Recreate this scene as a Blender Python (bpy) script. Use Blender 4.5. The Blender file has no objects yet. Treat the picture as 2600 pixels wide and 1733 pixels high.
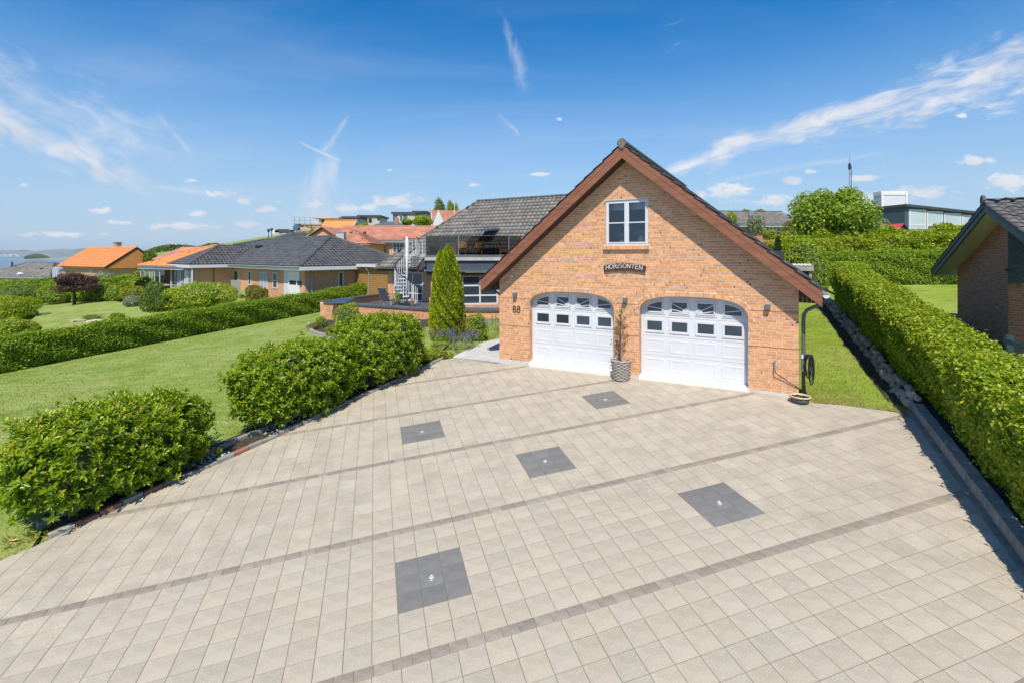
import bpy, bmesh, math, random
import numpy as np
from mathutils import Vector, Matrix
from mathutils.geometry import tessellate_polygon
S = bpy.context.scene
COL = S.collection
RND = random.Random(11)
R8 = np.random.default_rng(5)
rad = math.radians

# ---------------------------------------------------------------- camera
CAMZ, FPX, CX, CY = 3.3, 1215.0, 1300.0, 648.0
cam = bpy.data.objects.new('camera', bpy.data.cameras.new('camera'))
COL.objects.link(cam)
cam.location = (0, 0, CAMZ)
cam.rotation_euler = (rad(90), 0, 0)
cam.data.sensor_width = 36
cam.data.lens = 36 * FPX / 2600
cam.data.shift_y = -(866.5 - CY) / 2600
cam.data.clip_start = 0.1
cam.data.clip_end = 60000
S.camera = cam

# ---------------------------------------------------------------- light
SUN_EL, SUN_TO = rad(54.5), Vector((0.075, 0.575, -0.815))
S.view_settings.view_transform = 'Standard'
S.view_settings.look = 'None'
S.view_settings.exposure = 0.24
S.view_settings.gamma = 1
S.view_settings.use_curve_mapping = False
sun = bpy.data.objects.new('sun', bpy.data.lights.new('sun', 'SUN'))
COL.objects.link(sun)
sun.data.energy = 5.0
sun.data.angle = rad(0.53)
sun.data.color = (1.0, 0.91, 0.76)
sun.rotation_euler = SUN_TO.to_track_quat('-Z', 'Y').to_euler()
sun.location = (0, -20, 40)
S.cycles.max_bounces = 8
S.cycles.transparent_max_bounces = 12
S.cycles.use_denoising = True


class NT:
    """small helper to write node trees"""
    def __init__(s, tree):
        s.t = tree; s.n = tree.nodes; s.l = tree.links

    def new(s, typ, **kw):
        n = s.n.new(typ)
        for k, v in kw.items():
            setattr(n, k, v)
        return n

    def put(s, sock, v):
        if isinstance(v, bpy.types.NodeSocket):
            s.l.new(v, sock)
        elif isinstance(v, (tuple, list)) and len(v) == 3 and sock.type == 'RGBA':
            sock.default_value = (*v, 1)
        else:
            sock.default_value = v

    def m(s, op, a, b=0.0, c=None, clamp=False):
        n = s.new('ShaderNodeMath', operation=op, use_clamp=clamp)
        s.put(n.inputs[0], a); s.put(n.inputs[1], b)
        if c is not None:
            s.put(n.inputs[2], c)
        return n.outputs[0]

    def mix(s, fac, a, b, typ='MIX'):
        n = s.new('ShaderNodeMix', data_type='RGBA', blend_type=typ)
        s.put(n.inputs[0], fac); s.put(n.inputs[6], a); s.put(n.inputs[7], b)
        return n.outputs[2]

    def noise(s, vec, scale, detail=4, rough=.55, dist=0.0, w=None):
        n = s.new('ShaderNodeTexNoise')
        s.put(n.inputs['Vector'], vec)
        n.inputs['Scale'].default_value = scale
        n.inputs['Detail'].default_value = detail
        n.inputs['Roughness'].default_value = rough
        n.inputs['Distortion'].default_value = dist
        return n.outputs[0]

    def ramp(s, fac, lo, hi, a=0.0, b=1.0, smooth=True):
        n = s.new('ShaderNodeMapRange', interpolation_type='SMOOTHSTEP' if smooth else 'LINEAR')
        s.put(n.inputs[0], fac)
        for i, v in zip((1, 2, 3, 4), (lo, hi, a, b)):
            s.put(n.inputs[i], v)
        return n.outputs[0]

    def cramp(s, fac, stops):
        n = s.new('ShaderNodeValToRGB')
        s.put(n.inputs[0], fac)
        e = n.color_ramp.elements
        while len(e) < len(stops):
            e.new(.5)
        for q, (p, c) in zip(e, stops):
            q.position = p; q.color = (*c, 1)
        return n.outputs[0]

    def mapping(s, vec, scale=(1, 1, 1), rot=(0, 0, 0), loc=(0, 0, 0)):
        n = s.new('ShaderNodeMapping')
        s.put(n.inputs[0], vec)
        n.inputs['Scale'].default_value = scale
        n.inputs['Rotation'].default_value = rot
        n.inputs['Location'].default_value = loc
        return n.outputs[0]


# ---------------------------------------------------------------- sky
W = bpy.data.worlds.new('World'); S.world = W; W.use_nodes = True
t = NT(W.node_tree); t.n.clear()
sky = t.new('ShaderNodeTexSky', sky_type='NISHITA')
sky.sun_disc = False
sky.sun_elevation = SUN_EL
sky.sun_rotation = math.atan2(-SUN_TO.x, -SUN_TO.y)
sky.altitude = 0; sky.air_density = 1.0; sky.dust_density = 0.3; sky.ozone_density = 3.5
SKYK = 0.15
geo = t.new('ShaderNodeTexCoord').outputs['Generated']
sep = t.new('ShaderNodeSeparateXYZ'); t.put(sep.inputs[0], geo)
dx, dy, dz = sep.outputs
# plane of directions seen from the terrace: a = x/y, b = z/y (only the half in front), plus a dome mapping for the rest
yy = t.m('MAXIMUM', dy, 0.08)
ga = t.m('DIVIDE', dx, yy); gb = t.m('DIVIDE', dz, yy)
front = t.ramp(dy, 0.1, 0.3)
comb = t.new('ShaderNodeCombineXYZ'); t.put(comb.inputs[0], ga); t.put(comb.inputs[1], gb)
gv = comb.outputs[0]
up = t.m('MAXIMUM', t.m('ADD', dz, .12), .05)
cd = t.new('ShaderNodeCombineXYZ'); t.put(cd.inputs[0], t.m('DIVIDE', dx, up)); t.put(cd.inputs[1], t.m('DIVIDE', dy, up))
dome = cd.outputs[0]


def P2(x, y):
    return (x - CX) / FPX, (CY - y) / FPX


def streak(x0, y0, x1, y1, w0, w1, soft, ns, ndist, seed, lo, hi, fade0=.08, fade1=.08):
    """a wisp between two directions; width grows from w0 to w1 (in photo pixels)"""
    a0, b0 = P2(x0, y0); a1, b1 = P2(x1, y1)
    L = math.hypot(a1 - a0, b1 - b0); ux, uy = (a1 - a0) / L, (b1 - b0) / L
    da = t.m('SUBTRACT', ga, a0); db = t.m('SUBTRACT', gb, b0)
    u = t.m('DIVIDE', t.m('ADD', t.m('MULTIPLY', da, ux), t.m('MULTIPLY', db, uy)), L)
    v = t.m('ADD', t.m('MULTIPLY', da, -uy), t.m('MULTIPLY', db, ux))
    cv = t.new('ShaderNodeCombineXYZ')
    t.put(cv.inputs[0], t.m('MULTIPLY', u, L)); t.put(cv.inputs[1], v); cv.inputs[2].default_value = seed
    wob = t.noise(t.mapping(cv.outputs[0], (6, 6, 1)), 1.0, 3)
    vv = t.m('ADD', v, t.m('MULTIPLY', t.m('SUBTRACT', wob, .5), .8 * (w0 + w1) / FPX))
    w = t.m('ADD', w0 / FPX, t.m('MULTIPLY', u, (w1 - w0) / FPX))
    w = t.m('MAXIMUM', w, .002)
    core = t.m('SUBTRACT', 1.0, t.m('DIVIDE', t.m('ABSOLUTE', vv), w), clamp=True)
    ends = t.m('MULTIPLY', t.ramp(u, 0, fade0), t.ramp(u, 1.0, 1 - fade1))
    n1 = t.noise(t.mapping(cv.outputs[0], (ns, ns * ndist, 1)), 1.0, 7, .62, .6)
    k = t.m('ADD', core, t.m('MULTIPLY', t.m('SUBTRACT', n1, .5), soft))
    return t.m('MULTIPLY', t.ramp(k, lo, hi), ends)


def puff(x, y, rx, ry, seed):
    a0, b0 = P2(x, y)
    cv = t.new('ShaderNodeCombineXYZ')
    t.put(cv.inputs[0], t.m('DIVIDE', t.m('SUBTRACT', ga, a0), rx / FPX))
    t.put(cv.inputs[1], t.m('DIVIDE', t.m('SUBTRACT', gb, b0), ry / FPX))
    ln = t.new('ShaderNodeVectorMath', operation='LENGTH'); t.put(ln.inputs[0], cv.outputs[0])
    return t.m('SUBTRACT', 1.0, ln.outputs['Value'], clamp=True)


def vmax(vals):
    o = vals[0]
    for q in vals[1:]:
        o = t.m('MAXIMUM', o, q)
    return o


cir = [
    streak(1620, 450, 2700, 125, 22, 125, 2.0, 9, 4.0, 1.0, .22, 1.25, .10, .01),
    streak(1900, 370, 2700, 200, 40, 130, 2.4, 12, 3.5, 2.0, .5, 1.6, .1, .01),
    streak(-120, 250, 470, 520, 135, 40, 2.0, 8, 3.6, 3.0, .25, 1.35, .02, .4),
    t.m('MULTIPLY', streak(-120, 165, 560, 440, 170, 80, 2.2, 8, 4.0, 4.0, .3, 1.6, .02, .3), .6),
    t.m('MULTIPLY', streak(300, 470, 760, 520, 26, 20, 1.6, 9, 3.0, 4.5, .35, 1.3, .1, .3), .45),
    t.m('MULTIPLY', streak(1258, -10, 1345, 260, 26, 34, 2.0, 16, 2.0, 5.0, .3, 1.6, .3, .3), .5),
    t.m('MULTIPLY', streak(1258, 280, 1330, 360, 20, 20, 1.9, 22, 2.0, 6.0, .25, 1.5, .3, .35), .45),
    t.m('MULTIPLY', streak(888, 285, 812, 400, 13, 26, 1.9, 20, 2.2, 7.0, .2, 1.5, .25, .2), .6),
    t.m('MULTIPLY', streak(824, 370, 800, 580, 30, 150, 2.0, 10, 2.0, 8.0, .2, 1.5, .25, .1), .65),
    t.m('MULTIPLY', streak(742, 353, 872, 412, 4, 9, 1.5, 34, 2.0, 9.0, .15, 1.2, .35, .15), .65),
    t.m('MULTIPLY', streak(390, 270, 500, 420, 20, 26, 1.6, 10, 2.5, 10.0, .3, 1.3, .3, .3), .4),
    t.m('MULTIPLY', streak(1760, 470, 2300, 380, 12, 22, 1.5, 10, 4, 11.0, .3, 1.3, .3, .3), .35),
]
cum = vmax([puff(*q, 0) for q in (
    (550, 493, 62, 17), (615, 511, 34, 14), (683, 531, 44, 15), (698, 513, 32, 9), (1010, 511, 86, 25), (925, 527, 46, 15),
    (800, 520, 50, 16), (505, 543, 34, 12), (460, 577, 130, 16), (255, 534, 62, 11), (300, 566, 46, 9), (487, 458, 30, 8),
    (880, 530, 44, 20), (60, 470, 24, 7), (990, 432, 16, 10), (1423, 304, 14, 9), (1202, 470, 22, 8),
    (1850, 487, 100, 34), (1960, 513, 85, 24), (2015, 458, 50, 14), (2475, 407, 72, 20), (2560, 462, 110, 34), (2340, 490, 130, 26),
    (2190, 452, 60, 15), (2440, 294, 22, 9), (2516, 271, 24, 8), (1370, 443, 40, 8), (2200, 500, 110, 22), (150, 595, 150, 12),
    (2060, 436, 26, 9), (1780, 555, 150, 20), (620, 570, 60, 12))])
pn = t.noise(t.mapping(gv, (30, 52, 1)), 1.0, 7, .62, .4)
pn2 = t.noise(t.mapping(gv, (5, 9, 1)), 1.0, 3)
puffs = t.ramp(t.m('ADD', t.m('MULTIPLY', cum, 1.0), t.m('MULTIPLY', t.m('SUBTRACT', pn, .5), 2.4)), .18, .80)
puffs = t.m('MULTIPLY', puffs, t.ramp(cum, 0.0, .22))
cirrus = t.m('MINIMUM', 1.0, t.m('MULTIPLY', vmax(cir), .95))
haze = t.noise(t.mapping(dome, (.35, 1.1, 1)), 1.0, 5, .6, .5)
veil = t.m('MULTIPLY', t.ramp(haze, .45, .8), .22)
cl = t.m('MULTIPLY', vmax([cirrus, t.m('MULTIPLY', puffs, .86)]), front)
cl = t.m('MAXIMUM', cl, veil)
low = t.ramp(dz, 0.0, .45, .85, 0.0, True)       # pale air towards the horizon, all round
hs = t.new('ShaderNodeHueSaturation'); hs.inputs['Saturation'].default_value = 1.42; hs.inputs['Value'].default_value = 0.90
t.put(hs.inputs['Color'], sky.outputs[0])
base = t.mix(low, hs.outputs[0], tuple(c / SKYK for c in (.36, .49, .66)))
shade = t.mix(t.ramp(pn2, .35, .65), tuple(c / SKYK for c in (.60, .63, .70)), tuple(c / SKYK for c in (.74, .75, .77)))
colr = t.mix(cl, base, shade)
bg = t.new('ShaderNodeBackground'); t.put(bg.inputs[0], colr); bg.inputs[1].default_value = SKYK
out = t.new('ShaderNodeOutputWorld'); t.l.new(bg.outputs[0], out.inputs[0])

# ---------------------------------------------------------------- materials
MATS = {}


def mat(name, col, rough=.7, var=.12, scale=6.0, bump=.0, bscale=60.0, rnd=0.0, tint=False, col2=None, metal=0.0,
        stretch=(1, 1, 1), spec=.5, spots=None, coat=0.0):
    """painted, stony, wooden or metal surface: base colour broken up by noise, some grain as bump; rnd varies it per object,
    tint per piece of a joined mesh (attribute)"""
    M = bpy.data.materials.new(name); M.use_nodes = True
    q = NT(M.node_tree); b = q.n['Principled BSDF']
    oc = q.new('ShaderNodeTexCoord').outputs['Object']
    v = q.mapping(oc, tuple(scale * s for s in stretch))
    n1 = q.noise(v, 1.0, 5, .6)
    c2 = col2 or tuple(min(1, x * (1 + var)) for x in col)
    c1 = tuple(x * (1 - var) for x in col) if col2 is None else col
    c = q.mix(q.ramp(n1, .3, .7), c1, c2)
    if rnd:
        if tint:
            at = q.new('ShaderNodeAttribute', attribute_name='tint'); f = at.outputs['Fac']
        else:
            f = q.new('ShaderNodeObjectInfo').outputs['Random']
        k = q.m('ADD', 1 - rnd, q.m('MULTIPLY', f, 2 * rnd))
        cc = q.new('ShaderNodeCombineXYZ')
        # the pieces differ a little in warmth too
        f2 = q.m('FRACT', q.m('MULTIPLY', f, 7.31))
        for i, w in enumerate((.10, 0.0, -.12)):
            q.put(cc.inputs[i], q.m('ADD', k, q.m('MULTIPLY', q.m('SUBTRACT', f2, .5), w * rnd * 4)))
        c = q.mix(1.0, c, cc.outputs[0], 'MULTIPLY')
    if spots:
        sc, amt, scol = spots
        nz = q.noise(q.mapping(oc, (sc,) * 3), 1.0, 2, .5)
        c = q.mix(q.m('MULTIPLY', q.ramp(nz, .58, .68), amt), c, scol)
        nz2 = q.noise(q.mapping(oc, (.7, .7, .7)), 1.0, 5, .65)
        c = q.mix(q.m('MULTIPLY', q.ramp(nz2, .5, .8), .35), c, tuple(x * .72 for x in col))
    q.put(b.inputs['Base Color'], c)
    b.inputs['Roughness'].default_value = rough
    b.inputs['Metallic'].default_value = metal
    b.inputs['Specular IOR Level'].default_value = spec
    b.inputs['Coat Weight'].default_value = coat
    if bump:
        nb = q.noise(q.mapping(oc, tuple(bscale * s for s in stretch)), 1.0, 4, .6)
        bp = q.new('ShaderNodeBump'); bp.inputs['Strength'].default_value = bump; bp.inputs['Distance'].default_value = .01
        q.put(bp.inputs['Height'], nb); q.put(b.inputs['Normal'], bp.outputs[0])
    MATS[name] = M
    return M


def leafmat(name, stops, trans=.35, rough=.45, spec=.4):
    """leaves: colour by the per-leaf attribute 'tint', light passing through"""
    M = bpy.data.materials.new(name); M.use_nodes = True
    q = NT(M.node_tree); b = q.n['Principled BSDF']
    at = q.new('ShaderNodeAttribute', attribute_name='tint').outputs['Fac']
    c = q.cramp(at, stops)
    q.put(b.inputs['Base Color'], c); b.inputs['Roughness'].default_value = rough
    b.inputs['Specular IOR Level'].default_value = spec
    tr = q.new('ShaderNodeBsdfTranslucent')
    q.put(tr.inputs[0], q.mix(.5, c, (.30, .42, .04), 'MIX'))
    mx = q.new('ShaderNodeMixShader'); mx.inputs[0].default_value = trans
    q.l.new(b.outputs[0], mx.inputs[1]); q.l.new(tr.outputs[0], mx.inputs[2])
    q.l.new(mx.outputs[0], q.n['Material Output'].inputs[0])
    MATS[name] = M
    return M


def glassmat(name, col, alpha=.5, rough=.03):
    M = bpy.data.materials.new(name); M.use_nodes = True
    q = NT(M.node_tree); q.n.remove(q.n['Principled BSDF'])
    tr = q.new('ShaderNodeBsdfTransparent'); tr.inputs[0].default_value = (*col, 1)
    gl = q.new('ShaderNodeBsdfGlossy'); gl.inputs['Roughness'].default_value = rough
    fr = q.new('ShaderNodeFresnel'); fr.inputs[0].default_value = 1.5
    mx = q.new('ShaderNodeMixShader'); q.put(mx.inputs[0], q.m('ADD', q.m('MULTIPLY', fr.outputs[0], .9), 1 - alpha if alpha < 1 else .02, clamp=True))
    q.l.new(tr.outputs[0], mx.inputs[1]); q.l.new(gl.outputs[0], mx.inputs[2])
    q.l.new(mx.outputs[0], q.n['Material Output'].inputs[0])
    MATS[name] = M
    return M


def brickmat(name, c1, c2, mortar, scale):
    """far brickwork only: brick texture at real size in the wall's own coordinates"""
    M = bpy.data.materials.new(name); M.use_nodes = True
    q = NT(M.node_tree); b = q.n['Principled BSDF']
    oc = q.new('ShaderNodeTexCoord').outputs['Object']
    sp = q.new('ShaderNodeSeparateXYZ'); q.put(sp.inputs[0], oc)
    cb = q.new('ShaderNodeCombineXYZ'); q.put(cb.inputs[0], q.m('ADD', sp.outputs[0], sp.outputs[1])); q.put(cb.inputs[1], sp.outputs[2])
    br = q.new('ShaderNodeTexBrick'); q.put(br.inputs['Vector'], cb.outputs[0])
    br.inputs['Scale'].default_value = 1; br.inputs['Brick Width'].default_value = .24 * scale; br.inputs['Row Height'].default_value = .0667 * scale
    br.inputs['Mortar Size'].default_value = .006 * scale
    br.inputs['Color1'].default_value = (*c1, 1); br.inputs['Color2'].default_value = (*c2, 1); br.inputs['Mortar'].default_value = (*mortar, 1)
    nz = q.noise(q.mapping(oc, (1.3,) * 3), 1.0, 4)
    q.put(b.inputs['Base Color'], q.mix(q.ramp(nz, .3, .8, 0, .3), br.outputs[0], tuple(x * .7 for x in c1)))
    b.inputs['Roughness'].default_value = .85
    MATS[name] = M
    return M


def grassmat(name, a, b_, c_, streak):
    M = bpy.data.materials.new(name); M.use_nodes = True
    q = NT(M.node_tree); p = q.n['Principled BSDF']
    oc = q.new('ShaderNodeTexCoord').outputs['Object']
    n1 = q.noise(q.mapping(oc, (.9, .9, .9)), 1.0, 6, .65)
    n2 = q.noise(q.mapping(oc, (1.1, 4.5, 1), (0, 0, rad(streak))), 1.0, 5, .7, .4)
    n3 = q.noise(q.mapping(oc, (38, 38, 38)), 1.0, 3, .7)
    n4 = q.noise(q.mapping(oc, (9, 9, 9)), 1.0, 4, .7)
    f = q.m('ADD', q.m('MULTIPLY', n1, .45), q.m('MULTIPLY', n2, .55))
    c = q.cramp(q.ramp(f, .36, .64), [(0, a), (.5, b_), (1, c_)])
    c = q.mix(q.ramp(n3, .35, .7, 0, .55), c, tuple(x * .5 for x in a))
    n5 = q.noise(q.mapping(oc, (.33, .33, .33)), 1.0, 4, .6)
    c = q.mix(q.ramp(n5, .45, .7, 0, .45), c, (.34, .34, .13))
    c = q.mix(q.ramp(n4, .56, .75, 0, .4), c, (.26, .25, .09))
    q.put(p.inputs['Base Color'], c); p.inputs['Roughness'].default_value = .9; p.inputs['Specular IOR Level'].default_value = .15
    bp = q.new('ShaderNodeBump'); bp.inputs['Strength'].default_value = .8; bp.inputs['Distance'].default_value = .03
    q.put(bp.inputs['Height'], q.m('ADD', n3, n4)); q.put(p.inputs['Normal'], bp.outputs[0])
    MATS[name] = M
    return M


slabspots = (55, .45, (.62, .58, .50))
m_slab = mat('light_concrete', (.385, .345, .278), .85, .10, 3.0, .35, 160, rnd=.06, spots=slabspots)
m_slab_t = mat('light_concrete_joined', (.385, .345, .278), .85, .10, 3.0, .35, 160, rnd=.06, tint=True, spots=slabspots)
m_dark = mat('dark_concrete', (.158, .158, .156), .8, .12, 3.0, .35, 160, rnd=.08, spots=(70, .4, (.34, .35, .35)))
m_dark_t = mat('dark_concrete_joined', (.158, .158, .156), .8, .12, 3.0, .35, 160, rnd=.08, tint=True)
m_band = mat('brown_grey_concrete', (.262, .228, .19), .85, .15, 5.0, .4, 150, rnd=.16, spots=(60, .4, (.42, .38, .33)))
m_band_t = mat('brown_grey_concrete_joined', (.262, .228, .19), .85, .15, 5.0, .4, 150, rnd=.16, tint=True, spots=(60, .4, (.42, .38, .33)))
m_joint = mat('joint_sand', (.20, .155, .098), .95, .35, 4.0, .5, 90, col2=(.13, .125, .06))
m_soil = mat('dark_soil', (.045, .034, .025), .95, .5, 14.0, .9, 40)
m_kerb = mat('grey_kerb_concrete', (.27, .26, .235), .9, .2, 5.0, .4, 90, rnd=.14)
m_kerbred = mat('red_kerb_brick', (.30, .13, .085), .9, .2, 6.0, .4, 90, rnd=.15)
m_brick = mat('orange_brick', (.60, .30, .142), .85, .17, 9.0, .45, 70, rnd=.17)
m_brick_t = mat('orange_brick_joined', (.60, .30, .142), .85, .17, 9.0, .45, 70, rnd=.17, tint=True)
m_burnt = mat('burnt_brick_end', (.15, .12, .088), .9, .3, 14.0, .4, 70)
m_mortar = mat('pale_mortar', (.62, .57, .49), .95, .10, 20.0, .4, 120)
m_redbrick_t = mat('red_brick_joined', (.50, .205, .115), .85, .2, 9.0, .4, 70, rnd=.2, tint=True)
m_redbrick = mat('red_brick', (.50, .205, .115), .85, .2, 9.0, .4, 70, rnd=.2)
m_greymortar = mat('grey_mortar', (.46, .43, .38), .95, .10, 20.0, .3, 120)
m_plinth = mat('pale_plinth', (.50, .50, .48), .85, .12, 4.0, .2, 80)
m_barge = mat('stained_bargeboard', (.185, .068, .036), .6, .28, 1.2, .3, 30, stretch=(1, 9, 9), col2=(.255, .102, .054))
m_soffit = mat('dark_soffit_board', (.055, .03, .022), .7, .25, 3.0, .2, 30, stretch=(6, 1, 6))
m_tile = mat('dark_grey_tile', (.085, .085, .09), .55, .25, 2.2, .35, 60, rnd=.22, spec=.45)
m_tile_t = mat('dark_grey_tile_joined', (.085, .085, .09), .55, .25, 2.2, .35, 60, rnd=.22, tint=True, spec=.45)
m_tile2 = mat('brown_grey_tile', (.165, .155, .145), .6, .22, 2.0, .35, 60, rnd=.22, spec=.4)
m_tile2_t = mat('brown_grey_tile_joined', (.165, .155, .145), .6, .22, 2.0, .35, 60, rnd=.22, tint=True, spec=.4)
m_white = mat('white_paint', (.585, .605, .65), .45, .03, 3.0, .05, 30)
m_offwhite = mat('off_white_paint', (.70, .70, .68), .5, .05, 3.0)
m_steelgrey = mat('grey_steel', (.12, .14, .155), .45, .12, 3.0, metal=.2)
m_zinc = mat('zinc_metal', (.36, .38, .39), .42, .12, 3.0, metal=.55)
m_black = mat('black_plastic', (.016, .017, .02), .45, .15, 5.0)
m_wall_in = mat('dark_interior', (.045, .048, .052), .9, .2, 2.0)
m_signwood = mat('dark_sign_wood', (.052, .027, .019), .6, .3, 4.0, .5, 30, stretch=(1, 8, 8))
m_letter = mat('white_letter_paint', (.80, .79, .76), .6, .03)
m_num = mat('dark_number_metal', (.045, .03, .026), .5, .1)
m_slate = mat('dark_slate', (.085, .092, .105), .5, .2, 3.0, .2, 50)
m_bluegrey = mat('blue_grey_cladding', (.058, .078, .098), .5, .1, 2.0)
m_palewood = mat('weathered_wood', (.33, .31, .28), .8, .2, 4.0, .3, 40, stretch=(1, 6, 6))
m_brownwood = mat('dark_brown_wood', (.058, .028, .019), .7, .25, 3.0, .2, 30)
m_wicker = mat('grey_wicker', (.33, .295, .26), .8, .25, 30.0, .4, 60)
m_rattan = mat('honey_rattan', (.66, .42, .18), .7, .2, 30.0, .3, 80)
m_terra = mat('terracotta', (.46, .17, .075), .8, .15, 6.0, .2, 60)
m_palterra = mat('pale_terracotta', (.60, .36, .22), .85, .12, 6.0, .2, 60)
m_bark = mat('bark', (.095, .07, .05), .9, .35, 14.0, .6, 50)
m_stone = mat('field_stone', (.40, .335, .27), .9, .3, 9.0, .5, 40, rnd=.35)
m_orange = mat('orange_roof', (.62, .235, .075), .8, .12, 1.2, .15, 20, stretch=(1, 3, 3))
m_red = mat('weathered_red_roof', (.42, .185, .125), .85, .2, .8, .2, 20)
m_concretewall = mat('pale_concrete_wall', (.46, .45, .42), .85, .08, 1.5)
m_darkroof = mat('dark_flat_roof', (.05, .052, .06), .6, .15, 1.5)
m_timber = mat('oiled_timber', (.34, .185, .055), .65, .25, 3.0, .2, 40, stretch=(1, 1, 8))
m_tan = mat('tan_wall', (.42, .31, .20), .85, .1, 1.5)
m_blue = mat('dark_blue_boarding', (.052, .085, .108), .55, .18, 2.0, .2, 40, stretch=(1, 1, 9))
m_bluetrim = mat('blue_trim', (.068, .115, .16), .5, .15, 2.5, .2, 40)
m_cream = mat('cream_boarding', (.66, .66, .42), .6, .06, 2.0)
m_pvc = mat('translucent_white_sheet', (.74, .76, .78), .35, .06, 2.0)
m_redpaint = mat('red_paint', (.50, .05, .07), .5, .1, 2.0)
m_palegreen = mat('pale_green_wood', (.34, .37, .31), .7, .15, 4.0, .2, 40)
m_cushion = mat('grey_cushion', (.13, .14, .165), .9, .1, 8.0, .3, 60)
m_chip = mat('wood_chips', (.25, .10, .05), .9, .4, 30.0, .6, 40)
m_lens = mat('frosted_lens', (.46, .47, .46), .25, .05, 8.0)
m_path = mat('pale_path_concrete', (.46, .46, .45), .8, .08, 2.0, .2, 80, rnd=.07)
m_cladding = mat('slatted_wood', (.30, .17, .085), .7, .2, 3.0)
m_sand = mat('bare_earth', (.50, .41, .28), .95, .15, .4)
m_blind = mat('pale_blind', (.66, .70, .68), .8, .04, 3.0)
m_fbrick = brickmat('far_orange_brick', (.64, .335, .19), (.57, .285, .155), (.52, .38, .28), 1.0)
m_fred = brickmat('far_red_brick', (.42, .15, .085), (.36, .13, .075), (.40, .30, .25), 1.0)
m_ftan = brickmat('far_tan_brick', (.43, .31, .19), (.36, .25, .15), (.40, .33, .25), 1.0)
m_pane = mat('window_glass', (.030, .042, .056), .04, .3, .6, spec=.9)
m_paneblue = mat('window_glass_blue', (.075, .135, .215), .04, .2, .5, spec=.9)
m_lightpane = mat('window_glass_pale', (.42, .50, .54), .06, .1, .5, spec=.8)
m_smoke = glassmat('smoked_glass', (.15, .14, .125), .95, .02)
m_clear = glassmat('clear_glass', (.78, .84, .83), .92, .02)
m_grass = grassmat('mown_lawn', (.175, .255, .042), (.265, .345, .080), (.36, .41, .135), 20)
m_grass2 = grassmat('side_lawn_grass', (.18, .27, .03), (.265, .36, .045), (.34, .40, .075), -40)
m_hillgrass = grassmat('hill_grass', (.17, .25, .05), (.24, .32, .075), (.31, .37, .11), 10)
m_blade = leafmat('grass_blade', [(0, (.16, .26, .035)), (.5, (.25, .35, .065)), (1, (.38, .43, .13))], .3, .6, .2)
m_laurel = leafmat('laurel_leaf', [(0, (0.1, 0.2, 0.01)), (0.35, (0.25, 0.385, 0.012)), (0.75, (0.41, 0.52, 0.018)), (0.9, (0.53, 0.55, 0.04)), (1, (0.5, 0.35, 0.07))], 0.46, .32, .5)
m_beech = leafmat('beech_leaf', [(0, (0.09, 0.19, 0.012)), (0.4, (0.215, 0.35, 0.018)), (0.8, (0.36, 0.48, 0.03)), (1, (0.5, 0.54, 0.05))], 0.44, .4, .4)
m_yelgreen = leafmat('yellow_green_leaf', [(0, (0.13, 0.24, 0.014)), (0.4, (0.3, 0.43, 0.02)), (0.8, (0.48, 0.55, 0.03)), (1, (0.62, 0.55, 0.05))], 0.46, .38, .4)  # brighter, yellower leaf colour than beech_leaf
m_treeleaf = leafmat('tree_leaf', [(0, (0.11, 0.22, 0.016)), (0.5, (0.26, 0.39, 0.024)), (1, (0.46, 0.52, 0.06))], 0.44, .4, .4)
m_thuja = leafmat('thuja_spray', [(0, (.14, .22, .009)), (.5, (.33, .42, .012)), (1, (.52, .56, .02))], .40, .6, .2)
m_darkleaf = leafmat('dark_conifer_needle', [(0, (.06, .12, .02)), (.6, (.15, .23, .04)), (1, (.27, .34, .06))], .32, .6, .2)
m_purple = leafmat('purple_leaf', [(0, (.035, .012, .016)), (.6, (.085, .030, .036)), (.9, (.16, .075, .06)), (1, (.20, .15, .08))], .25, .45, .35)
m_silver = leafmat('silver_leaf', [(0, (.13, .18, .08)), (.6, (.28, .32, .20)), (1, (.52, .55, .46))], .25, .6, .2)
m_yellow = leafmat('golden_leaf', [(0, (.14, .18, .008)), (.6, (.33, .34, .012)), (1, (.52, .46, .02))], .3, .5, .3)
m_redyel = leafmat('red_tinged_leaf', [(0, (.08, .14, .015)), (.5, (.22, .22, .025)), (1, (.42, .20, .05))], .3, .5, .3)
m_dry = leafmat('sparse_dry_leaf', [(0, (.32, .10, .03)), (.5, (.26, .20, .03)), (1, (.16, .25, .03))], .3, .5, .3)
m_lav = leafmat('lavender_flower', [(0, (.16, .13, .33)), (1, (.33, .27, .52))], .2, .7, .1)
m_pinkfl = leafmat('red_pink_flower', [(0, (.42, .03, .07)), (1, (.62, .14, .2))], .2, .6, .2)
m_cream_fl = leafmat('cream_flower', [(0, (.62, .50, .34)), (1, (.75, .68, .55))], .2, .6, .2)
m_orchid = leafmat('dried_flower', [(0, (.52, .40, .33)), (1, (.66, .58, .52))], .2, .7, .1)
m_fargreen = leafmat('far_wood_leaf', [(0, (.05, .11, .025)), (1, (.15, .22, .05))], .25, .7, .1)
m_pebble = mat('pale_pebble', (.50, .49, .45), .85, .3, 40.0, .4, 60)
m_water = mat('sea_water', (.025, .085, .17), .22, .25, .0008, stretch=(1, 6, 1), spec=.5)
m_farland = mat('far_coast_land', (.10, .13, .085), .9, .35, .002, col2=(.22, .22, .15))
m_spit = mat('low_grassy_spit', (.24, .26, .12), .9, .2, .01)


# ---------------------------------------------------------------- mesh helpers
def link(o, parent=None):
    COL.objects.link(o)
    if parent is not None:
        o.parent = parent
    return o


def tag(o, label=None, cat=None, group=None, kind=None):
    if label: o['label'] = label
    if cat: o['category'] = cat
    if group: o['group'] = group
    if kind: o['kind'] = kind
    return o


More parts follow.
